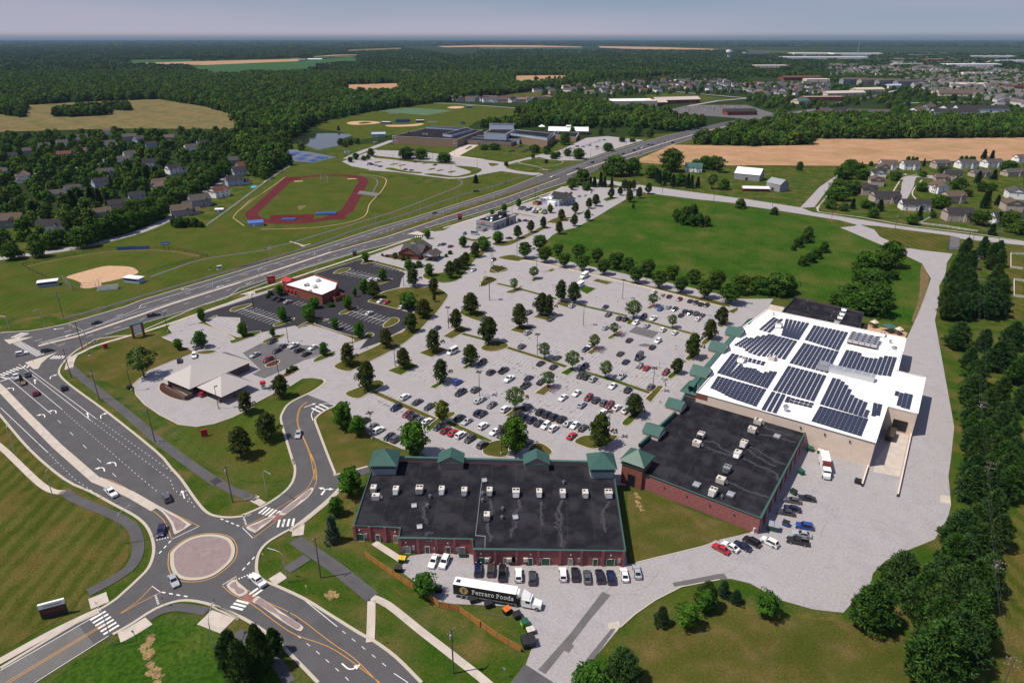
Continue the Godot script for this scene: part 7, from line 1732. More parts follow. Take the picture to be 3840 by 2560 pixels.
func car(code: String,at: Vector2,d: Vector2,place: String,simple := false) -> void:
	var key := code[1]
	var k: Dictionary = car_parts[key]
	var paint: String = PAINT[code[0]]
	var o := thing("pickup_truck" if key == "p" else ("van" if key == "v" else "car"),"","van" if key == "v" else ("pickup" if key == "p" else "car"),v3(at,0.075),heading(d),"vehicles " + place)
	later(o,"%s %s" % [paint.replace("_"," "),FORM[key]],place)
	put_mesh("body",k.body,M["car_" + paint],o)
	put_mesh("windshield",k.windshield,M.glass,o)
	put_mesh("rear_window",k.rear_window,M.glass,o)
	put_mesh("side_window",k.left,M.glass,o)
	put_mesh("side_window",k.right,M.glass,o)
	for e in [-1,1]:
		for f in [-1,1]:
			var w := put_mesh("wheel",wheel_mesh,M.tyre,o)
			w.position = Vector3(e * (k.W * 0.5 - 0.10),k.r,f * k.L * 0.305)
			w.scale = Vector3(e,k.r,k.r)
			if not simple:
				put_mesh("rim",rim_mesh,M.rim,w)
		if simple:
			continue
		var a := put_mesh("headlight",lamp_mesh,M.lamp_clear,o)
		a.position = Vector3(e * (k.W * 0.5 - 0.32),k.y,-k.L * 0.5 + 0.03)
		var b := put_mesh("taillight",lamp_mesh,M.tail_red,o)
		b.position = Vector3(e * (k.W * 0.5 - 0.28),k.y + 0.12,k.L * 0.5 - 0.03)
func cars(a: Array,d: Vector2,place: String,simple := false,flip := true) -> void:
	for i in range(0,a.size(),3):
		var q := d.normalized().rotated(rng.randf_range(-0.04,0.04))
		if flip and rng.randf() < 0.4:
			q = -q
		car(a[i + 2],Vector2(a[i],a[i + 1]),q,place,simple)
func build_cars() -> void:
	car_kind("s",4.8,1.84,0.95,1.45,[-0.95,-0.2,1.05,1.85],0.86)
	car_kind("u",4.75,1.92,1.08,1.72,[-1.05,-0.45,1.75,2.25],1.02)
	car_kind("h",4.1,1.78,0.98,1.52,[-0.95,-0.3,1.35,1.95],0.92)
	car_kind("p",5.7,2.0,1.16,1.85,[-1.25,-0.65,0.75,0.95],1.12)
	car_kind("v",5.9,2.05,1.25,2.55,[-2.1,-1.4,2.85,2.93],1.15)
	var s := Shape.new()
	s.tube(Vector3(-0.11,0,0),Vector3(0.11,0,0),1.0,1.0,14)
	wheel_mesh = s.mesh()
	s = Shape.new()
	s.tube(Vector3(0.10,0,0),Vector3(0.125,0,0),0.66,0.6,10)
	rim_mesh = s.mesh()
	s = Shape.new()
	s.box(Vector3(-0.2,-0.07,-0.05),Vector3(0.2,0.07,0.05),true)
	lamp_mesh = s.mesh()
	var w := Vector2(0.5635,-0.826)
	cars([74,-335,"Wu",80.6,-328.5,"Ns",85,-324.6,"Ms",89.8,-322,"Bs",92,-319.8,"Bs",94,-317.3,"Bs",96.5,-316.1,"Bs",88,-377,"Bs"].slice(0,21),w,"in the top row by the sidewalk")
	cars([77,-313.4,"Ss",79.7,-311,"Bs",84,-308,"Bs",86,-306.2,"Bs",88.6,-304.8,"Bu",90.8,-302.7,"Gs",80.8,-302.7,"Bs",87.7,-298,"Ws",72.5,-311,"Uu"],w,"in the second double row")
	cars([62.7,-301.2,"Nu",66.7,-298.5,"Wp",57.6,-293,"Wu",50.7,-298.6,"Du",53.4,-297.4,"Bu",45.9,-313.4,"Ns",46.1,-303.4,"Du",29.6,-315,"Su",62.1,-289.7,"Ss",68.5,-284.8,"Wu",73.2,-281.6,"Ws",82.8,-275.6,"Ws",86.2,-279.8,"Gs"],w,"beside the first grass strip")
	cars([7.8,-305.8,"Gp",18.2,-298.2,"Gp",7,-281.6,"Su",-13,-297.4,"Bu",42.7,-287.2,"Su",51.4,-273.3,"Bs",63.8,-272.4,"Wu",60.2,-266.1,"Bs",31.3,-263.7,"Ns",33.6,-267.6,"Ws",45.5,-259.4,"Ds",52.7,-255.6,"Dv",46.6,-251.6,"Ns",51.7,-247.8,"Gh",54.1,-245.9,"Rs",61,-241.9,"Mu"],w,"in the open middle of the lot")
	cars([4.2,-266.6,"Gu",18.8,-255.4,"Ds",11.7,-250,"Bs",16.7,-246.9,"Bs",29.3,-247.2,"Nu",26.9,-239.1,"Du",29.1,-237.8,"Bu",31.5,-235.9,"Su",42.8,-238.3,"Sp",38.4,-230.3,"Ws",43.6,-227.1,"Bu",52.8,-229.5,"Gu"],w,"beside the second grass strip")
	cars([-12.1,-251.1,"Bu",-8.4,-241.9,"Du",-3.4,-243.5,"Bp",-1.1,-236.2,"Wp",6.5,-237,"Ns",5.2,-230.8,"Dp",11.1,-233.7,"Bs",-21,-233.3,"Uu",-19.2,-225.1,"Bp",-13.7,-227.3,"Gu",-12.2,-218.9,"Ss",-18.9,-252.3,"Uh",-25.1,-261,"Wv"],w,"in the row left of the lower cart return")
	cars([18.8,-221.1,"Ws",24.1,-224.6,"Ws",28.3,-221.1,"Mu",30.7,-219.3,"Du",33.4,-217.1,"Gu",35.4,-215.6,"Mu",37.6,-213.8,"Ws",25.2,-215.7,"Su",32.2,-210.4,"Ws",40.5,-211.9,"Ws",-11.3,-219.6,"Ss",-7.3,-215.7,"Gs"],w,"in the third row from the strip mall")
	cars([-2.4,-212.6,"Wu",5.4,-214,"Bu",1.9,-208.8,"Ou",4.1,-206.7,"Nu",6.7,-205.1,"Nu",10,-210.6,"Bu",12.3,-208.8,"Bu",14.6,-207,"Bu",9.2,-203.1,"Bs",11.6,-201.4,"Wu",14.1,-199.6,"Wu",17.2,-205.5,"Bu",19.2,-202.9,"Ss",21.5,-201.7,"Ws",24.2,-200,"Ds",19.9,-194.8,"Rs"],w,"in the packed second row from the strip mall")
	cars([-39.5,-221.6,"Wu",-34.4,-218,"Ds",-29.8,-214.4,"Bs",-41.6,-213.7,"Nu",-36.8,-209.3,"Ms",-34.5,-207.2,"Bs",-32,-205.3,"Gs",-29.4,-204.2,"Ws"],w,"along the front grass strip by the drive")
	cars([-24.9,-200.6,"Bs",-22.4,-198.3,"Ms",-19.8,-196.8,"Rs",-17.2,-195.3,"Wu",-13.9,-192.9,"Ou",-9.7,-189.4,"Gu",-18.2,-206.4,"Bu",-15.6,-204.2,"Ss",-11.8,-209.9,"Nu",-9.9,-201.1,"Wu",-5.8,-197.4,"Ws",-3.3,-195.8,"Du",-10.6,-209.2,"Bs"],w,"along the front grass strip before the tower")
	cars([-47.5,-200.4,"Gs",-45.1,-198.3,"Wu",-40.8,-194.4,"Bs",-38.4,-192.9,"Gu",-51.2,-204.4,"Bu",5.1,-190.6,"Ds"],w,"in the row nearest the strip mall")
	var d := Vector2(0.5,-0.866)
	cars([-104.7,-272.1,"Du",-107.4,-258.1,"Ss",-99.6,-262.2,"Ds",-98.2,-267.1,"Ds",-94.1,-267.5,"Wp",-90.3,-262.8,"Du",-85.2,-265.6,"Ws",-86.2,-259.2,"Bs",-100.4,-253.5,"Mu",-79.1,-261.6,"Bs",-134.6,-265.9,"Su"],d,"in the bank lot")
	cars([-132.6,-257.5,"Wu",-136.8,-252.9,"Bs"],Vector2(0.4,0.9),"left of the bank roof")
	cars([-114.4,-224.2,"Ru"],Vector2(-0.5,0.85),"under the bank canopy")
	cars([-120.3,-325.6,"Bs",-117.1,-323.6,"Bs",-112.5,-320.4,"Ss",-66.1,-321.5,"Ws",-62.9,-320.1,"Rs",-53.8,-313,"Wu",-49,-309.8,"Bs",-68.7,-305.3,"Ws",-77,-354,"Wu",-74,-353,"Wp"],d,"in the dark restaurant lot")
	cars([-47,-424,"Ws",-44,-425,"Ds",-39,-420,"Ms"],d,"behind the brick bank")
	cars([-32,-451,"Ds"],Vector2(0.2,-1),"by the fast food drive")
	cars([-25,-450,"Sv"],Vector2(0.9,0.4),"by the fast food drive",false,false)
	cars([-2,-439,"Bs",10,-486,"Bs",2,-505,"Ms"],Vector2(0.9,0.35),"around the fast food building")
	cars([5,-524,"Wu",8,-523,"Gs",9,-527,"Gp",12,-520,"Gp",15,-523,"Np",17,-521,"Wu",21,-522,"Wp",19,-512,"Du",22,-512,"Yu",25,-517,"Bu",25,-509,"Bu",17,-513,"Ms"],d,"in the row below the blue diner")
	cars([56,-569,"Ss",61,-572,"Ws",46,-582,"Ns",50,-581,"Ms",68,-593,"Ms",67,-585,"Ws"],d,"behind the blue diner")
	cars([-22,-372,"Ss",-11,-392,"Bs"],Vector2(-0.42,0.9),"driving on the lot drive",false,false)
	cars([-34.2,-286.8,"Bs"],Vector2(-0.42,0.9),"driving down the main drive",false,false)
	cars([-71.5,-195.9,"Ss"],Vector2(0.1,1),"on the curved entrance drive",false,false)
	cars([-8.5,-132.2,"Nu",-5.3,-132.2,"Ou",-2.4,-131.1,"Bp",1.6,-130.4,"Wu",5,-129.4,"Du",12.6,-130.6,"Wu",15.6,-130.6,"Bu",18.5,-129.8,"Gs",21.6,-129.9,"Bu",24.3,-129.6,"Nu",27.8,-130.5,"Ws",31.1,-131.5,"Ss"],Vector2(0.02,-1),"parked behind the strip mall",false,false)
	cars([-19.9,-135.3,"Ws",-17.1,-135.1,"Wu"],Vector2(-0.25,1),"facing out behind the strip mall",false,false)
	cars([54.3,-139.9,"Rs",57,-140.7,"Ws",60.2,-141,"Ns",63.2,-142.6,"Bu",67.8,-142.4,"Wu"],Vector2(-0.75,-0.75),"at the yard edge by the lawn",false,false)
	cars([85,-161.1,"Bs",80.5,-160.1,"Gs",79,-156.4,"Ns",76.7,-154.7,"Ds"],Vector2(-0.93,-0.33),"along the middle block's rear wall",false,false)
	cars([79.5,-148.8,"Uu",77.6,-145.6,"Ss",75.3,-142.7,"Bp"],Vector2(-0.9,-0.3),"parked out in the service yard",false,false)
	var hw := Vector2(-0.83,0.56)
	cars([-194,-293.9,"Bs",-193.5,-293.5,"Bs",-59,-510,"Gs"].slice(3,9),hw,"heading left on the highway",false,false)
	cars([-171.4,-302.8,"Dp",-197.2,-262.5,"Bu",-205.9,-259.2,"Wu"],-hw,"heading right on the highway",false,false)
	var rd := Vector2(-0.55,-0.83)
	cars([-193.9,-237.9,"Wp",-191,-240.1,"Ds",-177.9,-224.7,"Mu",-170,-228.9,"Bu",-99.6,-161.3,"Gu"],rd,"queueing towards the highway signals",false,false)
	cars([-117,-163.8,"Wp"],Vector2(0.75,0.66),"entering the roundabout from above",false,false)
	cars([-94.4,-146.9,"Nu"],Vector2(0.25,0.97),"about to enter the roundabout",false,false)
	cars([-82.8,-128.5,"Ss"],Vector2(0.6,0.8),"circling the roundabout",false,false)
	cars([-62.3,-128.5,"Wp"],Vector2(-0.75,-0.66),"waiting at the lower crossing",false,false)
	cars([39,-655,"Ws",66,-699,"Bs",85,-737,"Bu",100,-751,"Ds",115,-782,"Ds",126,-794,"Bs",143,-819,"Bu",150,-837,"Su",157,-842,"Wu",168,-867,"Bs",172,-863,"Ns",193,-895,"Ss"],hw,"coming down the far highway",true,false)
	cars([123,-769,"Ds",146,-798,"Ss",202,-885,"Bu"],-hw,"going up the far highway",true,false)
	cars([-31,-590,"Gp"],-hw,"on the path beside the highway",true,false)
	cars([-149,-724,"Wv",-145,-723,"Bu",-140,-718,"Wu",-135,-712,"Bs",-107,-694,"Bs",-100,-690,"Bs",-102,-739,"Ns",-92,-732,"Ss",-80,-721,"Bs",-171,-908,"Rs",-172,-887,"Ws"],Vector2(0.9,-0.4),"in the left school lot",true)
	cars([-2,-813,"Bs",1,-819,"Bu",5,-835,"Rs",9,-846,"Us",12,-854,"Ns",14,-811,"Ds",17,-819,"Ds",20,-826,"Ds"],Vector2(0.95,0.2),"in the school's small front lot",true)
	cars([105,-887,"Ws",110,-895,"Ws",98,-875,"Ws",92,-863,"Ws",86,-851,"Us",79,-851,"Bu",73,-837,"Ws",69,-835,"Bs",65,-828,"Ms",60,-819,"Ws",103,-848,"Du",101,-833,"Wp",119,-908,"Us",95,-861,"Gs",113,-906,"Ws"],Vector2(0.95,0.2),"in the right school lot",true)
	cars([339,-600,"Ms",329,-582,"Ss",380,-675,"Bs",379,-666,"Ws"],Vector2(0.2,-1),"in the cul-de-sac",true)
	var far := pts([280,-1285,447,-1384])
	for i in 30:
		car(["Ws","Bs","Ss","Gu","Ds","Rs"][i % 6],far[0].lerp(far[1],(i % 10) / 10.0) + Vector2(rng.randf_range(-6,6),-30 + (i / 10) * 28),Vector2(0.3,-1),"in the far retail park",true)
func tubes(o: Node3D,called: String,list: Array,r: float,m: String,n := 5) -> MeshInstance3D:
	var s := Shape.new()
	for i in list.size() - 1:
		s.tube(list[i],list[i + 1],r,r,n)
	return put(called,s,M[m],o)
func lot_lamp(a: Array,place: String,heads: int,h := 10.2) -> void:
	var p := pts(a)
	for i in p.size():
		var o := thing("lamp_post","","lamp post",v3(p[i],0.04),0.6,"lamp posts " + place)
		later(o,"%s dark lamp post" % ("four-headed" if heads == 4 else "single-headed"),place)
		var s := Shape.new()
		s.tube(Vector3(0,0.8,0),Vector3(0,h,0),0.14,0.09,6)
		put("pole",s,M.bronze,o)
		s = Shape.new()
		s.tube(Vector3.ZERO,Vector3(0,0.85,0),0.32,0.32,8)
		put("footing",s,M.concrete,o)
		for k in heads:
			var b := Basis(Vector3.UP,TAU * k / maxi(heads,1))
			var f := wall_box(o,b * Vector3(0.75 if heads > 1 else 0.5,h - 0.12,0),0.55,0.3,0.18,TAU * k / maxi(heads,1),"bronze","lamp_head")
func road_lamp(a: Array,label: String,arm := 4.0,h := 9.5) -> void:
	# pole foot and the ground point below the lamp head
	var p := pts(a)
	var d := (p[1] - p[0]).normalized()
	var o := thing("street_lamp",label,"street lamp",v3(p[0]),heading(d),"curved-arm street lamps")
	var s := Shape.new()
	s.tube(Vector3(0,0,0),Vector3(0,h - 1.5,0),0.13,0.09,7)
	put("pole",s,M.galvanised,o)
	tubes(o,"arm",[Vector3(0,h - 1.5,0),Vector3(0,h - 0.7,-0.25),Vector3(0,h - 0.2,-0.9),Vector3(0,h,-2.0),Vector3(0,h + 0.1,-arm)],0.07,"galvanised")
	wall_box(o,Vector3(0,h + 0.02,-arm - 0.3),0.17,0.4,0.14,0,"grey_metal","lamp_head")
func wires(a: Vector3,b: Vector3,offs: Array,label: String) -> void:
	var o := thing("power_line",label,"power line",a,0,"overhead wires")
	for q: Vector3 in offs:
		var l := []
		for i in 9:
			var t := i / 8.0
			l.append((b - a) * t + q - Vector3(0,4.0 * t * (1.0 - t) * 0.9,0))
		tubes(o,"wire",l,0.013,"cable",3)
func pole_line(a: Array,h: float,place: String,wood := "pole_wood",arms := 1) -> void:
	var p := pts(a)
	for i in p.size():
		var d := (p[mini(i + 1,p.size() - 1)] - p[maxi(i - 1,0)]).normalized()
		var o := thing("utility_pole","","utility pole",v3(p[i]),heading(d),"utility poles " + place)
		later(o,"wooden utility pole with crossarm",place)
		var s := Shape.new()
		s.tube(Vector3(0,0,0),Vector3(0,h,0),0.19,0.13,7)
		put("pole",s,M[wood],o)
		for k in arms:
			wall_box(o,Vector3(0,h - 0.7 - k * 1.6,0),1.25,0.07,0.16,0,wood,"crossarm")
			for x in [-1.1,-0.5,0.5,1.1]:
				s = Shape.new()
				s.tube(Vector3(x,h - 0.54 - k * 1.6,0),Vector3(x,h - 0.28 - k * 1.6,0),0.06,0.04,5)
				put("insulator",s,M.off_white,o)
		if i % 2 == 1:
			s = Shape.new()
			s.tube(Vector3(0.35,h - 2.4,0),Vector3(0.35,h - 1.4,0),0.24,0.24,8)
			put("transformer",s,M.galvanised,o)
		if i > 0:
			var e := Vector3(-d.y,0,d.x)
			wires(v3(p[i - 1],h),v3(p[i],h),[e * 1.1 - Vector3(0,0.3,0),e * -1.1 - Vector3(0,0.3,0),e * 0.5 - Vector3(0,0.3,0),Vector3(0,-3.2,0)],"overhead wires %s, %s span" % [place,nth(i - 1)])
func sign_board(a: Array,turn: float,w: float,h: float,foot: float,face: String,base: String,words: String,ink: String,label: String) -> void:
	var o := thing("sign",label,"sign",v3(pts(a)[0]),turn)
	if foot > 0.0:
		wall_box(o,Vector3.ZERO,w * 0.36,0.22,foot,0,base,"base")
	wall_box(o,Vector3(0,foot,0),w * 0.5,0.24,h,0,face,"board")
	if words != "":
		for e in [0.0,PI]:
			lettering(o,words,Basis(Vector3.UP,e) * Vector3(0,foot + h * 0.55,0.27),minf(h * 0.3,w * 1.3 / words.length()),e,ink)
func road_sign(a: Array,shape: String,label: String) -> void:
	var o := thing("road_sign",label,"road sign",v3(pts(a)[0]),-0.6)
	var s := Shape.new()
	s.tube(Vector3.ZERO,Vector3(0,2.4,0),0.04,0.04,5)
	put("post",s,M.galvanised,o)
	s = Shape.new()
	var n := 8 if shape == "sign_red" else 4
	var ring0 := []
	var ring1 := []
	for i in n:
		var t := TAU * i / n + (PI / 8 if n == 8 else 0.0)
		ring0.append(Vector3(cos(t) * 0.42,2.5 + sin(t) * 0.42,-0.02)); ring1.append(Vector3(cos(t) * 0.42,2.5 + sin(t) * 0.42,0.02))
	s.hexa(ring0,ring1,true)
	put("plate",s,M[shape],o)
func dumpster(a: Array,turn: float,m: String,lid: String,label: String,w := 1.8,d := 1.3,h := 1.4) -> void:
	var o := thing("dumpster",label,"dumpster",v3(pts(a)[0],0.06),turn,"dumpsters")
	var s := Shape.new()
	s.hexa([Vector3(-w * 0.46,0.1,d * 0.42),Vector3(w * 0.46,0.1,d * 0.42),Vector3(w * 0.46,0.1,-d * 0.45),Vector3(-w * 0.46,0.1,-d * 0.45)],[Vector3(-w * 0.5,h * 0.82,d * 0.5),Vector3(w * 0.5,h * 0.82,d * 0.5),Vector3(w * 0.5,h,-d * 0.5),Vector3(-w * 0.5,h,-d * 0.5)],true)
	put("bin",s,M[m],o)
	for e: float in [-1.0,1.0]:
		s = Shape.new()
		s.hexa([Vector3(e * w * 0.26 - w * 0.24,h * 0.84,d * 0.52),Vector3(e * w * 0.26 + w * 0.24,h * 0.84,d * 0.52),Vector3(e * w * 0.26 + w * 0.24,h * 1.02,-d * 0.5),Vector3(e * w * 0.26 - w * 0.24,h * 1.02,-d * 0.5)],[Vector3(e * w * 0.26 - w * 0.24,h * 0.9,d * 0.52),Vector3(e * w * 0.26 + w * 0.24,h * 0.9,d * 0.52),Vector3(e * w * 0.26 + w * 0.24,h * 1.08,-d * 0.5),Vector3(e * w * 0.26 - w * 0.24,h * 1.08,-d * 0.5)],true)
		put("lid",s,M[lid],o)
		s = Shape.new()
		s.box(Vector3(e * w * 0.52 - 0.06,h * 0.5,-d * 0.3),Vector3(e * w * 0.52 + 0.06,h * 0.65,d * 0.3),true)
		put("fork_pocket",s,M[m],o)
func rail_fence(a: Array,h: float,rails: int,gap: float,m: String,called: String,label: String,solid := false) -> void:
	var p := pts(a)
	var c := p[0]
	var o := thing(called,label,"fence",v3(c))
	for i in p.size() - 1:
		var n := maxi(1,int(p[i].distance_to(p[i + 1]) / gap))
		var d := p[i + 1] - p[i]
		for k in n:
			var a0 := p[i] + d * (float(k) / n) - c; var a1 := p[i] + d * (float(k + 1) / n) - c
			wall_box(o,v3(a0),0.07,0.07,h + 0.08,0,m if not solid else "pole_wood","post")
			for r in rails:
				var s := Shape.new()
				var y := h * (r + 1.0) / rails
				s.kerb(PackedVector2Array([a0,a1]),0.03,0.02 if solid else y - 0.14,y)
				put("panel" if solid else "rail",s,M[m],o)
func truck_wheels(o: Node3D,zs: Array,half: float,r := 0.5) -> void:
	for z in zs:
		for e in [-1,1]:
			var w := put_mesh("wheel",wheel_mesh,M.tyre,o)
			w.position = Vector3(e * (half - 0.2),r,z); w.scale = Vector3(e * 2.0,r,r)
			put_mesh("rim",rim_mesh,M.rim,w)
func truck_cab(o: Node3D,z: float,long_nose: bool,m: String,w := 2.35) -> void:
	# nose towards -z
	var s := Shape.new()
	var n := 2.3 if long_nose else 1.3
	s.box(Vector3(-w * 0.5,0.6,z),Vector3(w * 0.5,2.7,z + 2.3),true)
	s.hexa([Vector3(-w * 0.46,0.55,z + 0.01),Vector3(w * 0.46,0.55,z + 0.01),Vector3(w * 0.42,0.55,z - n),Vector3(-w * 0.42,0.55,z - n)],[Vector3(-w * 0.46,1.9,z + 0.01),Vector3(w * 0.46,1.9,z + 0.01),Vector3(w * 0.38,1.55,z - n),Vector3(-w * 0.38,1.55,z - n)],true)
	if long_nose:
		s.hexa([Vector3(-w * 0.48,2.7,z + 2.2),Vector3(w * 0.48,2.7,z + 2.2),Vector3(w * 0.46,2.7,z + 0.2),Vector3(-w * 0.46,2.7,z + 0.2)],[Vector3(-w * 0.46,3.9,z + 2.2),Vector3(w * 0.46,3.9,z + 2.2),Vector3(w * 0.4,3.0,z + 0.4),Vector3(-w * 0.4,3.0,z + 0.4)])
	put("cab",s,M[m],o)
	put_mesh("windshield",pane(Vector3(w * 0.46,1.85,z - 0.02),Vector3(-w * 0.46,1.85,z - 0.02),Vector3(-w * 0.44,2.6,z - 0.02),Vector3(w * 0.44,2.6,z - 0.02),0.95),M.glass,o)
	for e: float in [-1.0,1.0]:
		var q := Shape.new()
		q.box(Vector3(e * w * 0.505 - 0.01,1.8,z + 0.25),Vector3(e * w * 0.505 + 0.01,2.5,z + 1.3),true)
		put("side_window",q,M.glass,o)
		q = Shape.new()
		q.box(Vector3(e * w * 0.36 - 0.2,0.85,z - n - 0.04),Vector3(e * w * 0.36 + 0.2,1.15,z - n + 0.05),true)
		put("headlight",q,M.lamp_clear,o)
func person(at: Vector2,turn: float,shirt: String,trousers: String,label: String,reach := 0.0) -> void:
	var o := thing("person",label,"person",v3(at,0.05),turn)
	var s := Shape.new()
	for e: float in [-1.0,1.0]:
		s.tube(Vector3(e * 0.1,0.0,0.06 * e),Vector3(e * 0.1,0.45,0.04 * e - 0.03),0.06,0.075,7)
		s.tube(Vector3(e * 0.1,0.45,0.04 * e - 0.03),Vector3(e * 0.09,0.9,0),0.075,0.10,7)
		s.box(Vector3(e * 0.1 - 0.05,0,-0.16 + 0.06 * e),Vector3(e * 0.1 + 0.05,0.08,0.10 + 0.06 * e))
		s.tube(Vector3(e * 0.2,1.38,0),Vector3(e * 0.25,1.1,-0.04 - reach * 0.1),0.055,0.045,6)
		s.tube(Vector3(e * 0.25,1.1,-0.04 - reach * 0.1),Vector3(e * 0.2,0.95 + reach * 0.1,-0.1 - reach * 0.3),0.045,0.035,6)
		for f in 5:
			s.tube(Vector3(e * 0.2,0.93 + reach * 0.1,-0.1 - reach * 0.3),Vector3(e * 0.2 + (f - 2) * 0.018,0.84 + reach * 0.1 + (0.02 if f == 0 else 0.0),-0.13 - reach * 0.32),0.012,0.009,4)
	s.hexa([Vector3(-0.16,0.86,0.1),Vector3(0.16,0.86,0.1),Vector3(0.16,0.86,-0.1),Vector3(-0.16,0.86,-0.1)],[Vector3(-0.21,1.42,0.1),Vector3(0.21,1.42,0.1),Vector3(0.21,1.42,-0.1),Vector3(-0.21,1.42,-0.1)],true)
	s.tube(Vector3(0,1.40,0),Vector3(0,1.52,-0.01),0.06,0.055,7)
	for i in 6:
		var a := PI * i / 6.0; var b := PI * (i + 1) / 6.0
		s.tube(Vector3(0,1.63 - cos(a) * 0.13,-0.01),Vector3(0,1.63 - cos(b) * 0.13,-0.01),sin(a) * 0.095,sin(b) * 0.095,10,false)
	s.tube(Vector3(0,1.62,-0.10),Vector3(0,1.60,-0.125),0.018,0.008,5)
	put("body",s,M.skin,o)
	var t := Shape.new()
	t.hexa([Vector3(-0.17,0.95,0.11),Vector3(0.17,0.95,0.11),Vector3(0.17,0.95,-0.11),Vector3(-0.17,0.95,-0.11)],[Vector3(-0.22,1.44,0.11),Vector3(0.22,1.44,0.11),Vector3(0.22,1.44,-0.11),Vector3(-0.22,1.44,-0.11)])
	put("shirt",t,M[shirt],o)
	t = Shape.new()
	for e: float in [-1.0,1.0]:
		t.tube(Vector3(e * 0.1,0.1,0.06 * e),Vector3(e * 0.1,0.45,0.04 * e - 0.03),0.075,0.088,7)
		t.tube(Vector3(e * 0.1,0.45,0.04 * e - 0.03),Vector3(e * 0.085,0.96,0),0.088,0.115,7)
	put("trousers",t,M[trousers],o)
	t = Shape.new()
	t.tube(Vector3(0,1.64,0.015),Vector3(0,1.77,0.02),0.105,0.06,9)
	put("hair",t,M.bark,o)
func build_things() -> void:
	var w := Vector2(0.5635,-0.826)
	var lot_turn := atan2(-w.x,-w.y)
	lot_lamp([33,-291.1,56.3,-326.4,-11.5,-324.2,10.5,-257.7,52.8,-226.4,32.1,-194.3,-46.4,-193.4,-12.1,-223.2,-47.4,-248.6,-3.4,-184.7,-29.1,-288.2,-11,-379,-11.4,-324.7],"in the main lot",4)
	lot_lamp([3,-398,-12,-377,14,-370,36,-375,73,-351,107.2,-321],"along the sidewalk strip",2)
	lot_lamp([-97.8,-272.2,-67.8,-264.9,-92.4,-241.1,-125.1,-308.5,-73.8,-306.4,-88,-366,-58,-346,-105.4,-213.9,-143.5,-227.6,-131.3,-264.9,-155.7,-283.6,-125.2,-308.5,11,-452,20,-527,0,-511,19,-554],"in the bank and restaurant lots",1,9.0)
	for a in [[[-160.6,-186.5,-162.2,-197],"curved-arm street lamp on the striped left lawn"],[[-133.1,-162.3,-130.9,-168.2],"curved-arm street lamp above the left footpath"],[[-102.3,-142.6,-99.6,-148.3],"curved-arm street lamp left of the roundabout"],[[-87.8,-109.8,-91.8,-113.5],"curved-arm street lamp at the lower crossing"],[[-55,-128.6,-60,-130.1],"curved-arm street lamp right of the roundabout"],[[-71.3,-162.9,-68.2,-160.3],"curved-arm street lamp at the entrance drive"],[[-214.8,-289.1,-214.9,-282.9],"curved-arm street lamp across the highway"],[[-182.7,-249.7,-187.2,-250.8],"curved-arm street lamp at the corner refuge"],[[-64.7,-108.3,-65.2,-112.1],"plain lamp post on the front lawn"]]:
		road_lamp(a[0],a[1],3.5)
	for i in 12:
		road_lamp([[-133,-342,-137,-350],[-112,-374,-118,-389],[-79,-424,-84,-441],[-48,-471,-53,-490],[-14,-525,-17,-545],[-144,-391,-142,-389],[-120,-429,-117,-426],[-95,-468,-92,-464],[-69,-506,-67,-502],[-44,-545,-41,-541],[-147.8,-318.7,-154,-330],[-192,-331,-189.7,-328]][i],"",2.2,10.0)
		var o := get_child(get_child_count() - 1)
		later(o,"tall slim lamp post","along the diagonal highway")
	lot_lamp([60,-725,86,-765,111,-805,138,-849,163,-882,176,-829,210,-878,58,-646,86,-678,-114,-759,-84,-737,-58,-657,-35,-698,-112,-696,-124,-727,-65,-790,-29,-761],"round the school and far highway",1,10.0)
	pole_line([-172.7,-238.4,-152,-220.6,-117.8,-192,-80.3,-160.2,-47.3,-130.2,-12.3,-102.5],12.5,"along the roundabout road","pole_wood",1)
	pole_line([-183.4,-264.7,-213.3,-300.8,-285,-348],13.0,"at the highway corner","pole_wood",1)
	pole_line([286,-412,256,-359,235.5,-325.9,154.8,-196.3,135,-161.4,111.5,-121.8,96.7,-95.1],13.0,"through the pine belt","pole_wood",2)
	pole_line([95,-643,128,-582,164,-553,204,-531,236,-497,267,-466,301,-438,314,-428],10.5,"along the side road","pole_wood",1)
	# traffic signals
	for a in [[[-184.5,-270.1],Vector2(-0.86,-0.5),11.0,"signal mast arm over the near highway lanes"],[[-228.7,-285.7],Vector2(-0.95,-0.2),9.0,"signal mast arm at the far left corner"],[[26,-657],Vector2(0.95,0.1),11.0,"signal mast arm at the school entrance"],[[76,-677],Vector2(-0.95,-0.15),10.0,"signal mast arm at the side road junction"]]:
		var o := thing("traffic_signal",a[3],"traffic signal",v3(pts(a[0])[0]),heading(a[1]),"traffic signals")
		tubes(o,"pole",[Vector3.ZERO,Vector3(0,7.0,0)],0.17,"galvanised",8)
		tubes(o,"mast_arm",[Vector3(0,6.6,0),Vector3(0,7.1,-a[2])],0.11,"galvanised",6)
		for k in 3:
			var h := wall_box(o,Vector3(0,5.9,-a[2] + 0.6 + k * 2.8),0.2,0.18,1.0,0,"yellow","signal_head")
			for j in 3:
				var s := Shape.new()
				s.tube(Vector3(0.2,0.17 + j * 0.32,0),Vector3(0.3,0.17 + j * 0.32,0),0.11,0.11,8)
				put("lens",s,M[["dark_green","yellow","sign_red"][j]],h)
	# signs
	var o := thing("sign","brick shopping centre sign with white tenant panels and green top","sign",v3(pts([-166.1,-278.2])[0]),0.85)
	for e in [-1,1]:
		wall_box(o,Vector3(e * 2.2,0,0),0.45,0.5,6.2,0,"brick","pillar")
	wall_box(o,Vector3(0,1.6,0),1.8,0.25,4.2,0,"white","panel")
	wall_box(o,Vector3(0,6.2,0),2.9,0.7,0.35,0,"green_metal","cap")
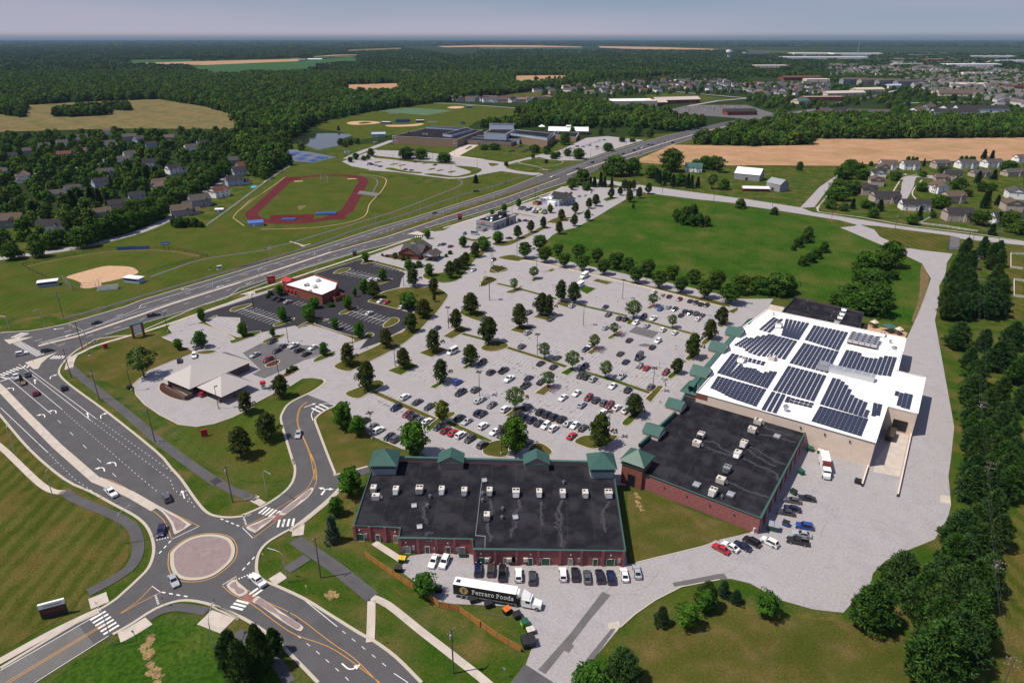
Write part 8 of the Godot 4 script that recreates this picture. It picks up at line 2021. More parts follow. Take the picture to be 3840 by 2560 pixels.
	for k in 4:
		wall_box(o,Vector3(0,2.3 + k * 0.9,0),1.7,0.28,0.08,0,"grey_metal","divider")
	sign_board([-130,-350],0.35,4.2,3.6,0.6,"sign_red","brick","Applebee's","white","red restaurant sign beside the highway")
	sign_board([-38,-490],0.2,3.4,2.6,1.8,"sign_red","dark_metal","POPEYES","white","red fast food sign beside the highway")
	sign_board([-96,-402],0.2,3.4,1.6,2.2,"pale_blue","brick","","white","pale bank sign on a brick base by highway")
	sign_board([-174.2,-265.9],0.9,1.8,1.9,0.3,"sign_red","grey_metal","","white","small red sign at the bank corner")
	sign_board([-102.8,-195.5],0.5,2.0,2.4,0.2,"sign_red","grey_metal","","white","red sign standing on the bank lawn")
	sign_board([-105.4,-118],0.42,5.2,3.0,0.3,"dark_metal","dark_metal","EMERGENCY","sign_red","dark hospital sign with white header on the striped lawn")
	var ms := get_child(get_child_count() - 1)
	wall_box(ms,Vector3(0,3.0,0),2.6,0.27,1.3,0,"white","header")
	lettering(ms,"ChristianaCare",Vector3(0.2,3.6,0.3),0.55,0,"dark_green")
	for a in [[[-114.6,-188.3],"lime","yellow-green crossing sign by the power poles"],[[-49.2,-124.8],"yellow","yellow warning sign right of the roundabout"],[[-61.7,-148.2],"yellow","yellow warning sign at the entrance drive crossing"],[[-63.2,-135.8],"yellow","yellow sign on the kerb of the roundabout"],[[-28.8,-110.1],"bronze","brown sign by the concrete footway"],[[-120.5,-162],"bronze","sign on the upper verge of the roundabout"],[[-81.6,-120.9],"bronze","sign below the roundabout kerb"],[[-69.3,-120.3],"bronze","sign by the lower crossing kerb"],[[-50.7,-116.5],"sign_blue","sign on the long lower splitter island"],[[-59,-467],"sign_red","red stop sign at the bank entrance"],[[-58,-441],"sign_red","red stop sign beside the concrete refuge"],[[-15,-363],"dark_metal","small sign at the triangular island"],[[-1.6,-101.5],"galvanised","grey sign at the yard exit"],[[-193.7,-248.6],"yellow","yellow sign on the corner refuge"]]:
		road_sign(a[0],a[1],a[2])
	# cart returns with their trolleys
	for a in [[[70.5,-315.5],"upper"],[[49.1,-280.5],"middle"],[[37.8,-263.6],"central"],[[15.6,-228.2],"lower"]]:
		o = thing("cart_return","%s cart return with red signs in the main lot" % a[1],"cart return",v3(pts(a[0])[0],0.05),heading(w),"cart returns")
		for e: float in [-1.0,1.0]:
			for y in [0.4,0.9]:
				tubes(o,"rail",[Vector3(e * 1.3,y,-2.8),Vector3(e * 1.3,y,2.8)],0.05,"galvanised",5)
			for z in [-2.8,0.0,2.8]:
				tubes(o,"post",[Vector3(e * 1.3,0,z),Vector3(e * 1.3,1.0 if z < 2.0 else 2.6,z)],0.05,"galvanised",5)
			wall_box(o,Vector3(e * 1.3,1.7,2.8),0.3,0.03,0.9,0,"sign_red","sign_plate")
		for k in 7:
			var t := thing("shopping_cart","metal shopping cart, %s in line at the %s cart return" % [nth(k),a[1]],"shopping cart",o.position + o.basis * Vector3(-0.6 if k % 2 else 0.55,0.0,-2.2 + k * 0.7),o.rotation.y + 0.1 * (k % 3),"shopping carts")
			for e: float in [-1.0,1.0]:
				tubes(t,"basket_side",[Vector3(e * 0.28,0.5,-0.45),Vector3(e * 0.3,0.95,-0.45),Vector3(e * 0.3,1.0,0.45),Vector3(e * 0.26,0.5,0.4),Vector3(e * 0.28,0.5,-0.45),Vector3(e * 0.26,0.1,-0.4)],0.025,"grey_metal",4)
			wall_box(t,Vector3(0,0.45,0),0.28,0.45,0.04,0,"grey_metal","basket_floor")
			tubes(t,"handle",[Vector3(-0.3,1.02,0.5),Vector3(0.3,1.02,0.5)],0.03,"sign_red",5)
	# refuse containers
	for a in [[[-9.1,-122.2],0.35,"black","black","black dumpster at the yard edge nearest the trailer wheels"],[[-5.5,-120.8],0.4,"black","black","second black dumpster below the trailer"],[[-1.2,-118.9],0.7,"black","orange","open dumpster heaped with brown boxes"],[[1.2,-117.5],0.5,"dark_metal","black","black dumpster left of the lime green one"],[[2.9,-115.2],0.5,"lime","dark_green","lime green dumpster by the wooden fence"],[[4.1,-112.9],0.35,"black","off_white","dumpster heaped with white and brown boxes"],[[-27.9,-135.7],-0.15,"dark_green","yellow","green dumpster with yellow lid behind the strip mall"],[[-28.4,-132.4],-0.1,"black","black","black dumpster beside the yellow lidded one"],[[-17.7,-125.5],0.1,"black","black","black dumpster by the small bright tree"],[[-22.1,-128.6],0.3,"dark_metal","dark_metal","grey dumpster left of the trailer doors"],[[-8.9,-122.5],0.2,"black","black","black dumpster below the trailer doors"],[[96.2,-186.7],lot_turn,"dark_green","dark_green","green dumpster in the corner of the tan wall"],[[98.8,-185.1],lot_turn,"dark_green","off_white","green dumpster beside the red fronted truck"],[[88.3,-174],lot_turn - 0.6,"dark_green","dark_green","dark green dumpster near the truck cab"],[[74.8,-149.8],lot_turn,"sign_blue","black","blue dumpster by the parked jeep"],[[82.2,-163.9],lot_turn - 0.4,"dark_green","black","green dumpster behind the dark sedans"],[[103.4,-169.1],lot_turn,"black","black","black dumpster at the dock wall end"],[[-145.2,-229.3],0.5,"dark_green","black","green dumpster at the bank lawn edge"],[[-12.7,-137.7],0.0,"dark_green","dark_metal","green dumpster against the strip mall step"]]:
		dumpster(a[0],a[1],a[2],a[3],a[4])
	dumpster([3.6,-109.8],0.3,"black","black","largest black dumpster at the fence end",3.0,2.4,1.9)
	dumpster([70.8,-148],lot_turn + 0.2,"dark_green","galvanised","large green compactor bin at the middle block corner",2.8,2.0,2.0)
	dumpster([125.9,-194.4],lot_turn,"bronze","bronze","brown compactor container in the loading dock",2.6,6.0,2.5)
	rail_fence([-38,-137.9,-29.4,-130.6,-22.6,-125.3,-19.5,-122.9,-17,-120.6,-12.3,-119.3,-7.2,-114.7,-8,-115.6,-3.3,-111.5,1.9,-107.8],1.8,1,2.4,"wood_fence","wooden_fence","orange brown board fence along the strip mall yard",true)
	# articulated lorry
	var tr := pts([-13.7,-124.9,1.2,-121.6])
	var td := (tr[1] - tr[0]).normalized()
	o = thing("semi_trailer","black sided semi-trailer with white roof and gold lettering","trailer",v3(tr[0].lerp(tr[1],0.5),0.06),heading(td))
	var L := 15.2
	var s := Shape.new()
	s.box(Vector3(-1.28,1.1,-L * 0.5),Vector3(1.28,4.05,L * 0.5),true)
	put("box",s,M.black,o)
	wall_box(o,Vector3(0,4.05,0),1.3,L * 0.5 + 0.02,0.06,0,"white","roof")
	wall_box(o,Vector3(0,1.0,0),1.31,L * 0.5 + 0.02,0.12,0,"galvanised","side_rail")
	wall_box(o,Vector3(0,2.6,-L * 0.5 - 0.35),0.9,0.3,1.3,0,"white","chiller")
	wall_box(o,Vector3(0,4.1,L * 0.5 - 1.0),0.5,0.5,0.05,0,"solar","roof_panel")
	truck_wheels(o,[L * 0.5 - 2.0,L * 0.5 - 3.3],1.28)
	lettering(o,"Ferraro Foods",Vector3(1.30,2.55,-2.0),1.5,PI / 2,"white",true)
	s = Shape.new()
	s.tube(Vector3(1.28,2.6,5.0),Vector3(1.31,2.6,5.0),1.05,1.05,24)
	put("emblem",s,plain("gold",[0.45,0.33,0.14],0.5),o)
	lettering(o,"F",Vector3(1.34,2.6,5.0),1.4,PI / 2,"black",true)
	var tc := tr[0].lerp(tr[1],0.5) + td * (L * 0.5 + 2.6)
	o = thing("truck_tractor","white long-nosed truck tractor coupled to the black trailer","truck",v3(tc,0.06),heading(td.rotated(0.05)))
	truck_cab(o,-1.0,true,"white")
	wall_box(o,Vector3(0,0.7,1.2),0.45,3.4,0.3,0,"dark_metal","frame")
	truck_wheels(o,[-2.4,2.6,3.8],1.2)
	tubes(o,"exhaust",[Vector3(1.0,1.0,1.5),Vector3(1.0,3.8,1.5)],0.09,"galvanised",6)
	# box truck
	o = thing("box_truck","white box truck with dark red band parked by the tan wall","truck",v3(pts([96.2,-175.6])[0],0.06),heading(Vector2(-0.28,0.96)))
	s = Shape.new()
	s.box(Vector3(-1.25,1.0,-1.6),Vector3(1.25,3.9,5.6),true)
	put("box",s,M.white,o)
	wall_box(o,Vector3(0,1.9,-1.66),1.2,0.05,1.9,0,"dark_red","front_panel")
	wall_box(o,Vector3(0,3.9,-1.1),1.26,0.55,0.03,0,"dark_red","roof_band")
	truck_cab(o,-4.1,false,"white",2.2)
	truck_wheels(o,[-4.3,3.6],1.2,0.45)
	# minibuses
	for a in [[[40,-360],"white minibus parked by the sidewalk strip"],[[36,-344],"white minibus parked below the other minibus"]]:
		o = thing("minibus",a[1],"minibus",v3(pts(a[0])[0],0.06),heading(Vector2(-0.5,0.87)),"white minibuses")
		s = Shape.new()
		s.box(Vector3(-1.15,0.5,-2.2),Vector3(1.15,2.75,3.9),true)
		s.hexa([Vector3(-0.95,0.45,-2.19),Vector3(0.95,0.45,-2.19),Vector3(0.85,0.45,-3.9),Vector3(-0.85,0.45,-3.9)],[Vector3(-0.95,1.9,-2.19),Vector3(0.95,1.9,-2.19),Vector3(0.8,1.2,-3.9),Vector3(-0.8,1.2,-3.9)],true)
		put("body",s,M.white,o)
		put_mesh("windshield",pane(Vector3(1.0,1.5,-2.22),Vector3(-1.0,1.5,-2.22),Vector3(-1.0,2.5,-2.22),Vector3(1.0,2.5,-2.22),0.95),M.glass,o)
		for e: float in [-1.0,1.0]:
			for k in 4:
				panel_on(o,"window",Vector3(e * 1.13,1.6,-1.3 + k * 1.4),1.1,0.75,e * PI / 2,"glass",0.03)
		truck_wheels(o,[-2.7,2.4],1.05,0.4)
	# dock walls
	for a in [[[137,-201.1,111.8,-162.4],"long cream retaining wall of the loading dock"],[[110.3,-177.3,103.8,-167.4],"short cream wall beside the tan building"]]:
		o = thing("retaining_wall",a[1],"wall",Vector3.ZERO)
		s = Shape.new()
		s.kerb(pts(a[0]),0.2,0.03,1.2)
		put("wall",s,M.stucco,o)
	# flat trailer of plants behind the white pickup
	o = thing("utility_trailer","small utility trailer loaded with green shrubs behind the pickup","trailer",v3(pts([-188.1,-233])[0],0.07),heading(Vector2(-0.55,-0.83)))
	wall_box(o,Vector3(0,0.55,0),0.95,1.9,0.12,0,"pole_wood","deck")
	for e in [-1,1]:
		wall_box(o,Vector3(e * 0.95,0.6,0),0.04,1.9,0.45,0,"pole_wood","side_board")
	truck_wheels(o,[0.3],1.1,0.33)
	tubes(o,"drawbar",[Vector3(0,0.5,-1.9),Vector3(0,0.5,-3.0)],0.05,"dark_metal",4)
	tree("bush",pts([-189.5,-234.5])[0],1.4,1.6,"potted shrub","riding on the utility trailer","shrub")
	get_child(get_child_count() - 1).position.y = 0.7
	# kiosk,people,bollards
	o = thing("cash_machine","red topped drive-up cash machine beside the bank","cash machine",v3(pts([-94.4,-229.3])[0],0.05),0.5)
	wall_box(o,Vector3.ZERO,0.75,0.6,2.2,0,"off_white","cabinet")
	wall_box(o,Vector3(0,2.2,0),1.0,0.85,0.8,0,"sign_red","canopy")
	panel_on(o,"screen",Vector3(0,1.1,0.6),0.6,0.5,0,"sign_red",0.04)
	person(pts([54,-218.4])[0],1.9,"white","dark_metal","person in pale shirt pushing a cart towards the shops",1.0)
	person(pts([58.7,-231.3])[0],0.6,"dark_metal","black","person in dark clothes standing near the end island",0.0)
	for a in [[36.3,-212.1],[39.7,-209.3],[18,-201.5],[22.2,-197.9],[59.4,-247],[69.8,-264.2],[93.5,-299.1],[80.9,-279.4]]:
		o = thing("sign_post","","post",v3(pts(a)[0],0.05),0,"stall sign posts")
		later(o,"yellow-footed stall sign post","near the shops")
		tubes(o,"post",[Vector3(0,0.9,0),Vector3(0,2.4,0)],0.05,"galvanised",5)
		tubes(o,"footing",[Vector3.ZERO,Vector3(0,1.0,0)],0.16,"yellow",7)
		wall_box(o,Vector3(0,1.8,0),0.17,0.03,0.5,0,"sign_blue","plate")
	# playground behind the supermarket
	sheet("play_surface",pts([164.5,-293.4,178.6,-282.9,173.4,-275.6,159.8,-287]),0.07,M.dirt,"tan safety surface of the small playground")
	for a in [[[166.2,-289.1],"sunlit","wooden playhouse with peaked roof behind the supermarket"],[[173.3,-280.9],"","second small playhouse with peaked roof"]]:
		o = thing("playhouse",a[2],"playhouse",v3(pts(a[0])[0]),0.4,"playground houses")
		for e in [Vector3(-1,0,-1),Vector3(1,0,-1),Vector3(-1,0,1),Vector3(1,0,1)]:
			wall_box(o,e,0.1,0.1,2.6,0,"pole_wood","post")
		wall_box(o,Vector3(0,1.1,0),1.1,1.1,0.12,0,"pole_wood","deck")
		pitched(o,Vector3(0,2.6,0),1.1,1.1,1.3,1.3,0,"stucco",false,0.3)
	o = thing("shade_canopy","teal peaked shade canopy in the playground","canopy",v3(pts([170.7,-284.3])[0]),0.3)
	for e in [Vector3(-2,0,-2),Vector3(2,0,-2),Vector3(-2,0,2),Vector3(2,0,2)]:
		tubes(o,"post",[e,e + Vector3(0,2.8,0)],0.07,"dark_green",5)
	pitched(o,Vector3(0,2.8,0),2.4,2.4,1.0,2.6,0,"green_metal",false,0.2,"","canopy")
	# white and dark fences
	rail_fence([-215,-472,-219,-537,-226,-633,-226,-624,-228,-713],1.6,3,5.0,"siding_white","white_fence","long white fence behind the left estate gardens")
	rail_fence([308,-496,291,-479,305,-469,318,-456],1.4,3,3.5,"siding_white","white_fence","white rail fence round the brick house garden")
	rail_fence([318,-456,329,-451,340,-441],1.3,3,4.0,"dark_metal","dark_fence","dark rail fence along the side road")
	rail_fence([313,-403,306,-404,288,-377,293,-374],1.4,3,3.5,"siding_white","white_fence","white fence enclosing a lawn at the right edge")
	rail_fence([279,-353,275,-355,257.9,-329.4,261.5,-327.3],1.4,3,3.5,"siding_white","white_fence","lower white fence enclosing a lawn at right edge")
	rail_fence([287,-436,273,-414,279,-412,289,-425],1.8,3,3.0,"dark_green","yard_fence","dark green fence round the small paved yard")
	# ball field furniture
	rail_fence([-285,-381,-274,-395,-257,-414,-248,-416,-229,-417,-214,-416,-198,-408,-185,-400,-196,-383,-204,-372,-206,-362],1.6,2,5.0,"dark_metal","field_fence","dark chain-link fence round the near ball field")
	rail_fence([-285,-381,-272,-370,-258,-360],1.6,2,5.0,"dark_metal","field_fence","short dark fence left of the near ball field")
	rail_fence([-244,-352,-231,-338,-226,-339,-220,-341,-222,-350],4.0,3,4.0,"grey_metal","backstop","tall wire backstop behind home plate")
	rail_fence([-247,-413,-237,-415,-228,-416],2.0,1,4.0,"school_blue","windscreen","blue windscreen panels on the outfield fence",true)
	rail_fence([-181,-1108,-159,-1113],4.5,1,6.0,"school_blue","windscreen","tall blue screen behind the far infield",true)
	o = thing("scoreboard","blue scoreboard behind the near ball field","scoreboard",v3(pts([-216,-413])[0]),0.2)
	for e in [-1.2,1.2]:
		wall_box(o,Vector3(e,0,0),0.12,0.12,4.0,0,"dark_metal","post")
	wall_box(o,Vector3(0,3.6,0),2.6,0.2,2.0,0,"school_blue","board")
	wall_box(o,Vector3(0,4.2,0.12),2.2,0.12,0.5,0,"white","score_panel")
	for a in [[[-213,-339],0.33,5.0,"grey metal bleachers behind the backstop"],[[-122,-575],-0.55,11.0,"metal bleachers beside the running track"],[[-205,-1236],0.1,9.0,"dark bleachers by the turf pitch"],[[-123,-1104],0.1,7.0,"pale bleachers behind the far infield"]]:
		o = thing("bleachers",a[3],"bleachers",v3(pts(a[0])[0]),a[1],"metal bleachers")
		for k in 5:
			wall_box(o,Vector3(0,0.4 + k * 0.4,k * -0.75),a[2],0.3,0.08,0,"galvanised","bench")
			wall_box(o,Vector3(0,0.1 + k * 0.4,k * -0.75 + 0.4),a[2],0.12,0.06,0,"grey_metal","foot_board")
		for e: float in [-0.9,-0.3,0.3,0.9]:
			tubes(o,"frame",[Vector3(e * a[2],0,0.3),Vector3(e * a[2],2.1,-3.2),Vector3(e * a[2],0,-3.2)],0.06,"grey_metal",4)
	for a in [[[-140,-509],7.5,3.6,0.9,0.12,"large blue landing mat on the track apron"],[[-163,-491],5.0,2.6,0.7,0.05,"small blue landing mat on the red apron"]]:
		o = thing("landing_mat",a[5],"mat",v3(pts(a[0])[0],0.1),a[4],"landing mats")
		wall_box(o,Vector3.ZERO,a[1],a[2],a[3],0,"school_blue","pad")
		wall_box(o,Vector3(0,a[3],0),a[1] * 0.96,a[2] * 0.9,0.1,0,"court_blue","cover")
	rail_fence([-176,-632,-179,-648,-174,-648,-168,-629],4.0,3,4.0,"galvanised","throwing_cage","wire throwing cage at the top of the track field")
	rail_fence([-268,-817,-260,-835,-194,-776,-211,-737,-235,-745,-268,-817],3.0,3,8.0,"dark_green","court_fence","dark green fence round the tennis courts")
	# garden pool and utility boxes
	sheet("swimming_pool",smooth(pts([-233,-610,-232,-616,-229,-615,-227,-608,-229,-605]),true,3),0.08,M.pool,"turquoise garden pool by the white fence")
	for a in [[[-168,-375],2.6,1.5,2.0,"white utility cabinet on a pad by highway"],[[-173,-374],1.0,0.8,1.4,"small green utility box beside the white cabinet"],[[-181.7,-271.5],0.7,0.5,1.6,"grey signal cabinet at the highway corner"],[[-177.2,-258.8],0.4,0.4,1.4,"small pedestal on the bank lawn"],[[65.3,-146.8],0.9,0.5,1.6,"white utility box at the middle block corner"]]:
		o = thing("utility_cabinet",a[4],"cabinet",v3(pts(a[0])[0],0.05),0.3,"utility cabinets")
		wall_box(o,Vector3.ZERO,a[1] * 0.5 + 0.3,a[2] * 0.5 + 0.3,0.12,0,"concrete","pad")
		wall_box(o,Vector3(0,0.12,0),a[1] * 0.5,a[2] * 0.5,a[3],0,"dark_green" if a[3] == 1.4 else "off_white","cabinet")
		panel_on(o,"door",Vector3(0,0.3,a[2] * 0.5),a[1] * 0.8,a[3] * 0.75,0,"grey_metal",0.03)
func multi(called: String,mesh: Mesh,m: Material,list: Array,label: String) -> void:
	var mm := MultiMesh.new()
	mm.transform_format = MultiMesh.TRANSFORM_3D
	mm.use_colors = true
	mm.mesh = mesh
	mm.instance_count = list.size()
	for i in list.size():
		mm.set_instance_transform(i,list[i][0])
		mm.set_instance_color(i,list[i][1])
	var o := MultiMeshInstance3D.new()
	o.name = numbered(called)
	o.multimesh = mm
	o.material_override = m
	add_child(o)
	tag(o,label,"woods" if called == "woodland" else "houses")
	o.set_meta("kind","stuff")
func box_of(p: PackedVector2Array) -> Rect2:
	var r := Rect2(p[0],Vector2.ZERO)
	for q in p:
		r = r.expand(q)
	return r
var near_list: Array = [[],[],[],[]]
var far_list: Array = [[],[],[]]
var house_at: Array[Vector3] = []
func wood(p: PackedVector2Array,density: float,keep_clear: bool,tall := 13.0) -> void:
	# scatter trees over a polygon; farther stands are placed as groups of crowns
	var r := box_of(p)
	var boxes: Array[Rect2] = []
	var lands: Array[PackedVector2Array] = []
	for q in open_land:
		var b := box_of(q)
		if b.intersects(r):
			boxes.append(b); lands.append(q)
	var z := r.end.y
	while z > maxf(r.position.y,-22800.0):
		var gap := 11.5
		var kind := 0
		if -z > 9000.0:
			gap = 150.0; kind = 2
		elif -z > 2600.0:
			gap = 46.0; kind = 1
		gap /= sqrt(density) if kind == 0 else 1.0
		var half := -z * 0.80 + 120.0
		var x := maxf(r.position.x,-half)
		while x < minf(r.end.x,half):
			var q := Vector2(x + rng.randf_range(-0.45,0.45) * gap,z + rng.randf_range(-0.45,0.45) * gap)
			x += gap
			if kind > 0 and rng.randf() > density * 1.3:
				continue
			if not Geometry2D.is_point_in_polygon(q,p):
				continue
			var ok := true
			var over := q * 122.0 / (122.0 - tall * 0.8)
			for i in lands.size():
				if boxes[i].has_point(q) and Geometry2D.is_point_in_polygon(q,lands[i]) or boxes[i].has_point(over) and Geometry2D.is_point_in_polygon(over,lands[i]):
					ok = false
					break
			if ok and keep_clear:
				for hq in house_at:
					var hp := Vector2(hq.x,hq.y)
					if hp.distance_squared_to(q) < hq.z * hq.z or hp.distance_squared_to(q.lerp(over,0.3)) < hq.z * hq.z * 0.8 or hp.distance_squared_to(q.lerp(over,0.65)) < hq.z * hq.z * 0.7:
						ok = false
						break
			if not ok:
				continue
			var s := rng.randf_range(0.72,1.25)
			var g := rng.randf_range(0.6,1.4)
			var c := Color(g * rng.randf_range(0.8,1.3),g,g * rng.randf_range(0.7,1.2))
			if kind == 0:
				var b := Basis(Vector3.UP,rng.randf() * TAU).scaled(Vector3(tall * 1.22 * s,tall * 1.12 * s,tall * 1.22 * s))
				near_list[rng.randi() % 4].append([Transform3D(b,v3(q,-tall * 0.12)),c])
			else:
				var k := gap / 46.0
				var b := Basis(Vector3.UP,rng.randf() * TAU).scaled(Vector3(k,s * (1.0 if kind == 1 else 1.4),k))
				far_list[rng.randi() % 3].append([Transform3D(b,v3(q)),c])
		z -= gap
func stand_mesh(s0: int) -> ArrayMesh:
	# a group of crowns about fifty metres across
	var s := Shape.new()
	var r := RandomNumberGenerator.new()
	r.seed = s0
	for i in 18:
		var c := Vector3(r.randf_range(-25,25),0,r.randf_range(-25,25))
		var w := r.randf_range(5.0,8.5)
		var h := r.randf_range(9.0,15.0)
		var f := r.randf()
		s.tint = Color(lerpf(0.016,0.060,f),lerpf(0.038,0.108,f),lerpf(0.010,0.022,f))
		for k in 30:
			var o := Vector3(r.randfn(),absf(r.randfn()) * 0.9 + 0.1,r.randfn()).normalized()
			leaf(s,c + Vector3(o.x * w,h * 0.45 + o.y * h * 0.5,o.z * w),o,r.randf_range(3.6,6.0),r,0.8)
	return s.mesh(true)
func far_house(p: Vector2,place: String,k: int) -> void:
	var wall: String = ["siding_white","siding_white","siding_beige","siding_white","siding_grey"][k % 5]
	var roof: String = ["shingle_grey","shingle_brown","shingle_grey","shingle_dark","shingle_grey","shingle_red","shingle_dark"][k % 7] if k % 11 != 4 else "shingle_tan"
	var o := thing("house","","house",v3(p),rng.randf_range(-0.5,0.5) + (PI / 2 if k % 2 else 0.0),"far houses")
	later(o,"far %s house" % {"siding_white": "white","siding_beige": "beige","siding_grey": "grey"}[wall],place)
	var s := rng.randf_range(1.1,1.45)
	wall_box(o,Vector3.ZERO,7.5 * s,5.0 * s,5.6,0,wall)
	pitched(o,Vector3(0,5.6,0),7.5 * s,5.0 * s,3.6,0.0,0,roof,false,0.5,wall)
	house_at.append(Vector3(p.x,p.y,10.0))
func estate(a: Array,gap: float,place: String) -> void:
	var p := pts(a)
	var r := box_of(p)
	var k := 0
	var z := r.end.y
	while z > r.position.y:
		var x := r.position.x
		while x < r.end.x:
			var q := Vector2(x + rng.randf_range(-0.25,0.25) * gap,z + rng.randf_range(-0.25,0.25) * gap)
			if Geometry2D.is_point_in_polygon(q,p):
				far_house(q,place,k)
				k += 1
			x += gap
		z -= gap * 1.25
func hall(a: Array,w: float,d: float,h: float,turn: float,wall: String,roof: String,label: String,pitch := 0.0) -> void:
	var c := pts(a)[0]
	var o := thing("far_building",label,"building",v3(c),turn,"far commercial buildings")
	var q := PackedVector2Array([Vector2(-w,-d),Vector2(w,-d),Vector2(w,d),Vector2(-w,d)])
	if pitch > 0.0:
		wall_box(o,Vector3.ZERO,w,d,h,0,wall)
		pitched(o,Vector3(0,h,0),w,d,pitch,0.0,0,roof,false,0.6,wall)
	else:
		block(o,q,0,h,wall,roof,"",0.8)
	for i in maxi(3,int(w / 9.0)):
		panel_on(o,"window",Vector3(lerpf(-w * 0.85,w * 0.85,float(i) / maxi(2,int(w / 9.0) - 1)),1.2,d),3.0,h * 0.4,0,"glass",0.1)
	house_at.append(Vector3(c.x,c.y,maxf(w,d) * 1.0))
func build_far() -> void:
	for o in get_children():
		if String(o.name).begins_with("house"):
			house_at.append(Vector3(o.position.x,o.position.z,9.0))
	# far estates
	estate([54,-1752,122,-1871,182,-1982,301,-2107,502,-2278,619,-2189,670,-2081,573,-1771,510,-1698,462,-1829,397,-1790,340,-1716,244,-1698,166,-1584,88,-1664],44.0,"beyond the school woods")
	estate([-125,-1540,-11,-1540,-68,-1540,52,-1511,101,-1540,96,-1498,38,-1452,-65,-1463,-11,-1463,-116,-1479],18.0,"in the row behind the sports grounds")
	estate([655,-2032,800,-2085,864,-1982,752,-1725,615,-1613,550,-1613,547,-1688],33.0,"in the dense gabled estate")
	var tiny := Shape.new()
	tiny.tint = Color(0.62,0.60,0.58)
	tiny.box(Vector3(-9,0,-6),Vector3(9,6,6))
	tiny.tri(Vector3(-9,6,6),Vector3(-9,11,0),Vector3(-9,6,-6))
	tiny.tri(Vector3(9,6,-6),Vector3(9,11,0),Vector3(9,6,6))
	tiny.tint = Color(0.11,0.10,0.095)
	tiny.quad(Vector3(-9.5,5.8,6.5),Vector3(9.5,5.8,6.5),Vector3(9.5,11,0),Vector3(-9.5,11,0))
	tiny.quad(Vector3(9.5,5.8,-6.5),Vector3(-9.5,5.8,-6.5),Vector3(-9.5,11,0),Vector3(9.5,11,0))
	var tm := plain("far_houses",[1,1,1],0.8)
	tm.vertex_color_use_as_albedo = true
	var towns := []
	for a in [[437,-6848,815,-7434,1227,-6587,1417,-5794,1165,-5362,590,-5362,312,-5534],[-321,-7434,258,-7767,362,-7014,18,-6489,-284,-6587],[2928,-5953,3760,-5375,2715,-3867,1841,-3389,1850,-3867],[1461,-3389,1954,-3130,1982,-2807,1520,-2140,1274,-2260,1070,-2467],[1235,-2325,1560,-2198,952,-1321,983,-1469,980,-1725],[2346,-4758,2264,-4058,1886,-3694]]:
		var tp := pts(a)
		var tb := box_of(tp)
		for i in 620:
			var q := Vector2(rng.randf_range(tb.position.x,tb.end.x),rng.randf_range(tb.position.y,tb.end.y))
			if Geometry2D.is_point_in_polygon(q,tp):
				towns.append([Transform3D(Basis(Vector3.UP,rng.randf_range(-0.6,0.6) + (PI / 2 if i % 2 else 0.0)),v3(q)),Color(1,1,1) * rng.randf_range(0.75,1.15)])
	multi("distant_housing",tiny.mesh(true),tm,towns,"scattered tiny houses of the distant town")
	estate([8,-2956,243,-3041,529,-2809,432,-2745,141,-2876],60.0,"in the clearing of the far woods")
	for a in [[1231,-3867,1664,-3867,1896,-3389,2205,-3130],[1102,-2544,1272,-2325,1603,-2260],[887,-1725,1121,-1982,1346,-2140,1581,-2229],[952,-1725,1121,-1982,1501,-2626,2004,-3389],[891,-1343,1044,-1526,1286,-1803],[777,-1442,887,-1469,959,-1469],[1570,-3389,1264,-2626,1104,-2140],[2058,-3389,1547,-2467,1253,-1888],[2220,-4500,2393,-4058,2595,-3694],[386,-6036,891,-6346,1286,-5534]]:
		ribbon("street",pts(a),11.0,0.3,M.lot,null,"pale street through the distant town")
	# retail park and town buildings
	hall([226,-1384],46,28,11,0.12,"stucco","roof_white","large tan store with white roof beyond the woods")
	hall([275,-1384],20,14,8,0.12,"brick","concrete","brick store end with grey-green roof beyond the woods",4.0)
	hall([329,-1452],50,12,7,0.3,"brick","concrete","long row of shops with grey-green roofs in the retail park",5.0)
	hall([390,-1227],26,12,6,0.1,"brick","shingle_dark","dark roofed shop nearest the far highway",4.0)
	hall([653,-1520],44,13,7,0.05,"brick","concrete","brick shop row with flat pale roof by the highway")
	hall([749,-1636],50,12,7,0.25,"stucco","concrete","long angled shop row with pale green roofs",4.0)
	hall([854,-1744],40,12,7,0.25,"stucco","concrete","second angled shop row with pale green roofs",4.0)
	hall([577,-1442],14,11,6,0.4,"stucco","green_metal","small green hipped building by the highway",4.5)
	hall([570,-1247],32,8,6,0.0,"siding_white","shingle_dark","white columned building with dark roof before the woods",4.0)
	hall([538,-1237],15,11,5,0.6,"brick","shingle_grey","brick building with pale gable before the woods",4.5)
	hall([610,-1227],34,9,5,-0.15,"siding_beige","shingle_grey","long grey dormered building before the woods",4.0)
	hall([963,-2058],36,10,13,0.15,"siding_grey","shingle_brown","first grey apartment block in its line",4.0)
	hall([1000,-2032],36,10,13,0.2,"siding_beige","shingle_brown","second beige apartment block in its line",4.0)
	hall([1037,-2007],36,10,13,0.2,"siding_grey","shingle_brown","third grey apartment block in its line",4.0)
	hall([1079,-1982],40,10,12,0.2,"siding_grey","shingle_grey","fourth grey apartment block in its line",4.0)
	hall([990,-1888],20,10,7,0.2,"siding_white","pale_blue","low white hall with blue roof",3.0)
	hall([1260,-2140],46,12,9,0.0,"siding_grey","shingle_grey","long grey building behind the town trees",3.0)
	hall([891,-2260],60,22,8,0.05,"brick","shingle_red","wide brick school with reddish roof in the town",4.0)
	hall([893,-2140],34,16,9,0.0,"stucco","roof_white","tan flat roofed hall in the town")
	hall([1211,-1934],50,20,8,0.0,"siding_white","concrete","pale roofed hall right of the town trees",3.0)
	hall([1011,-1636],46,16,6,-0.2,"stucco","shingle_brown","long brown roofed hall among town trees",7.0)
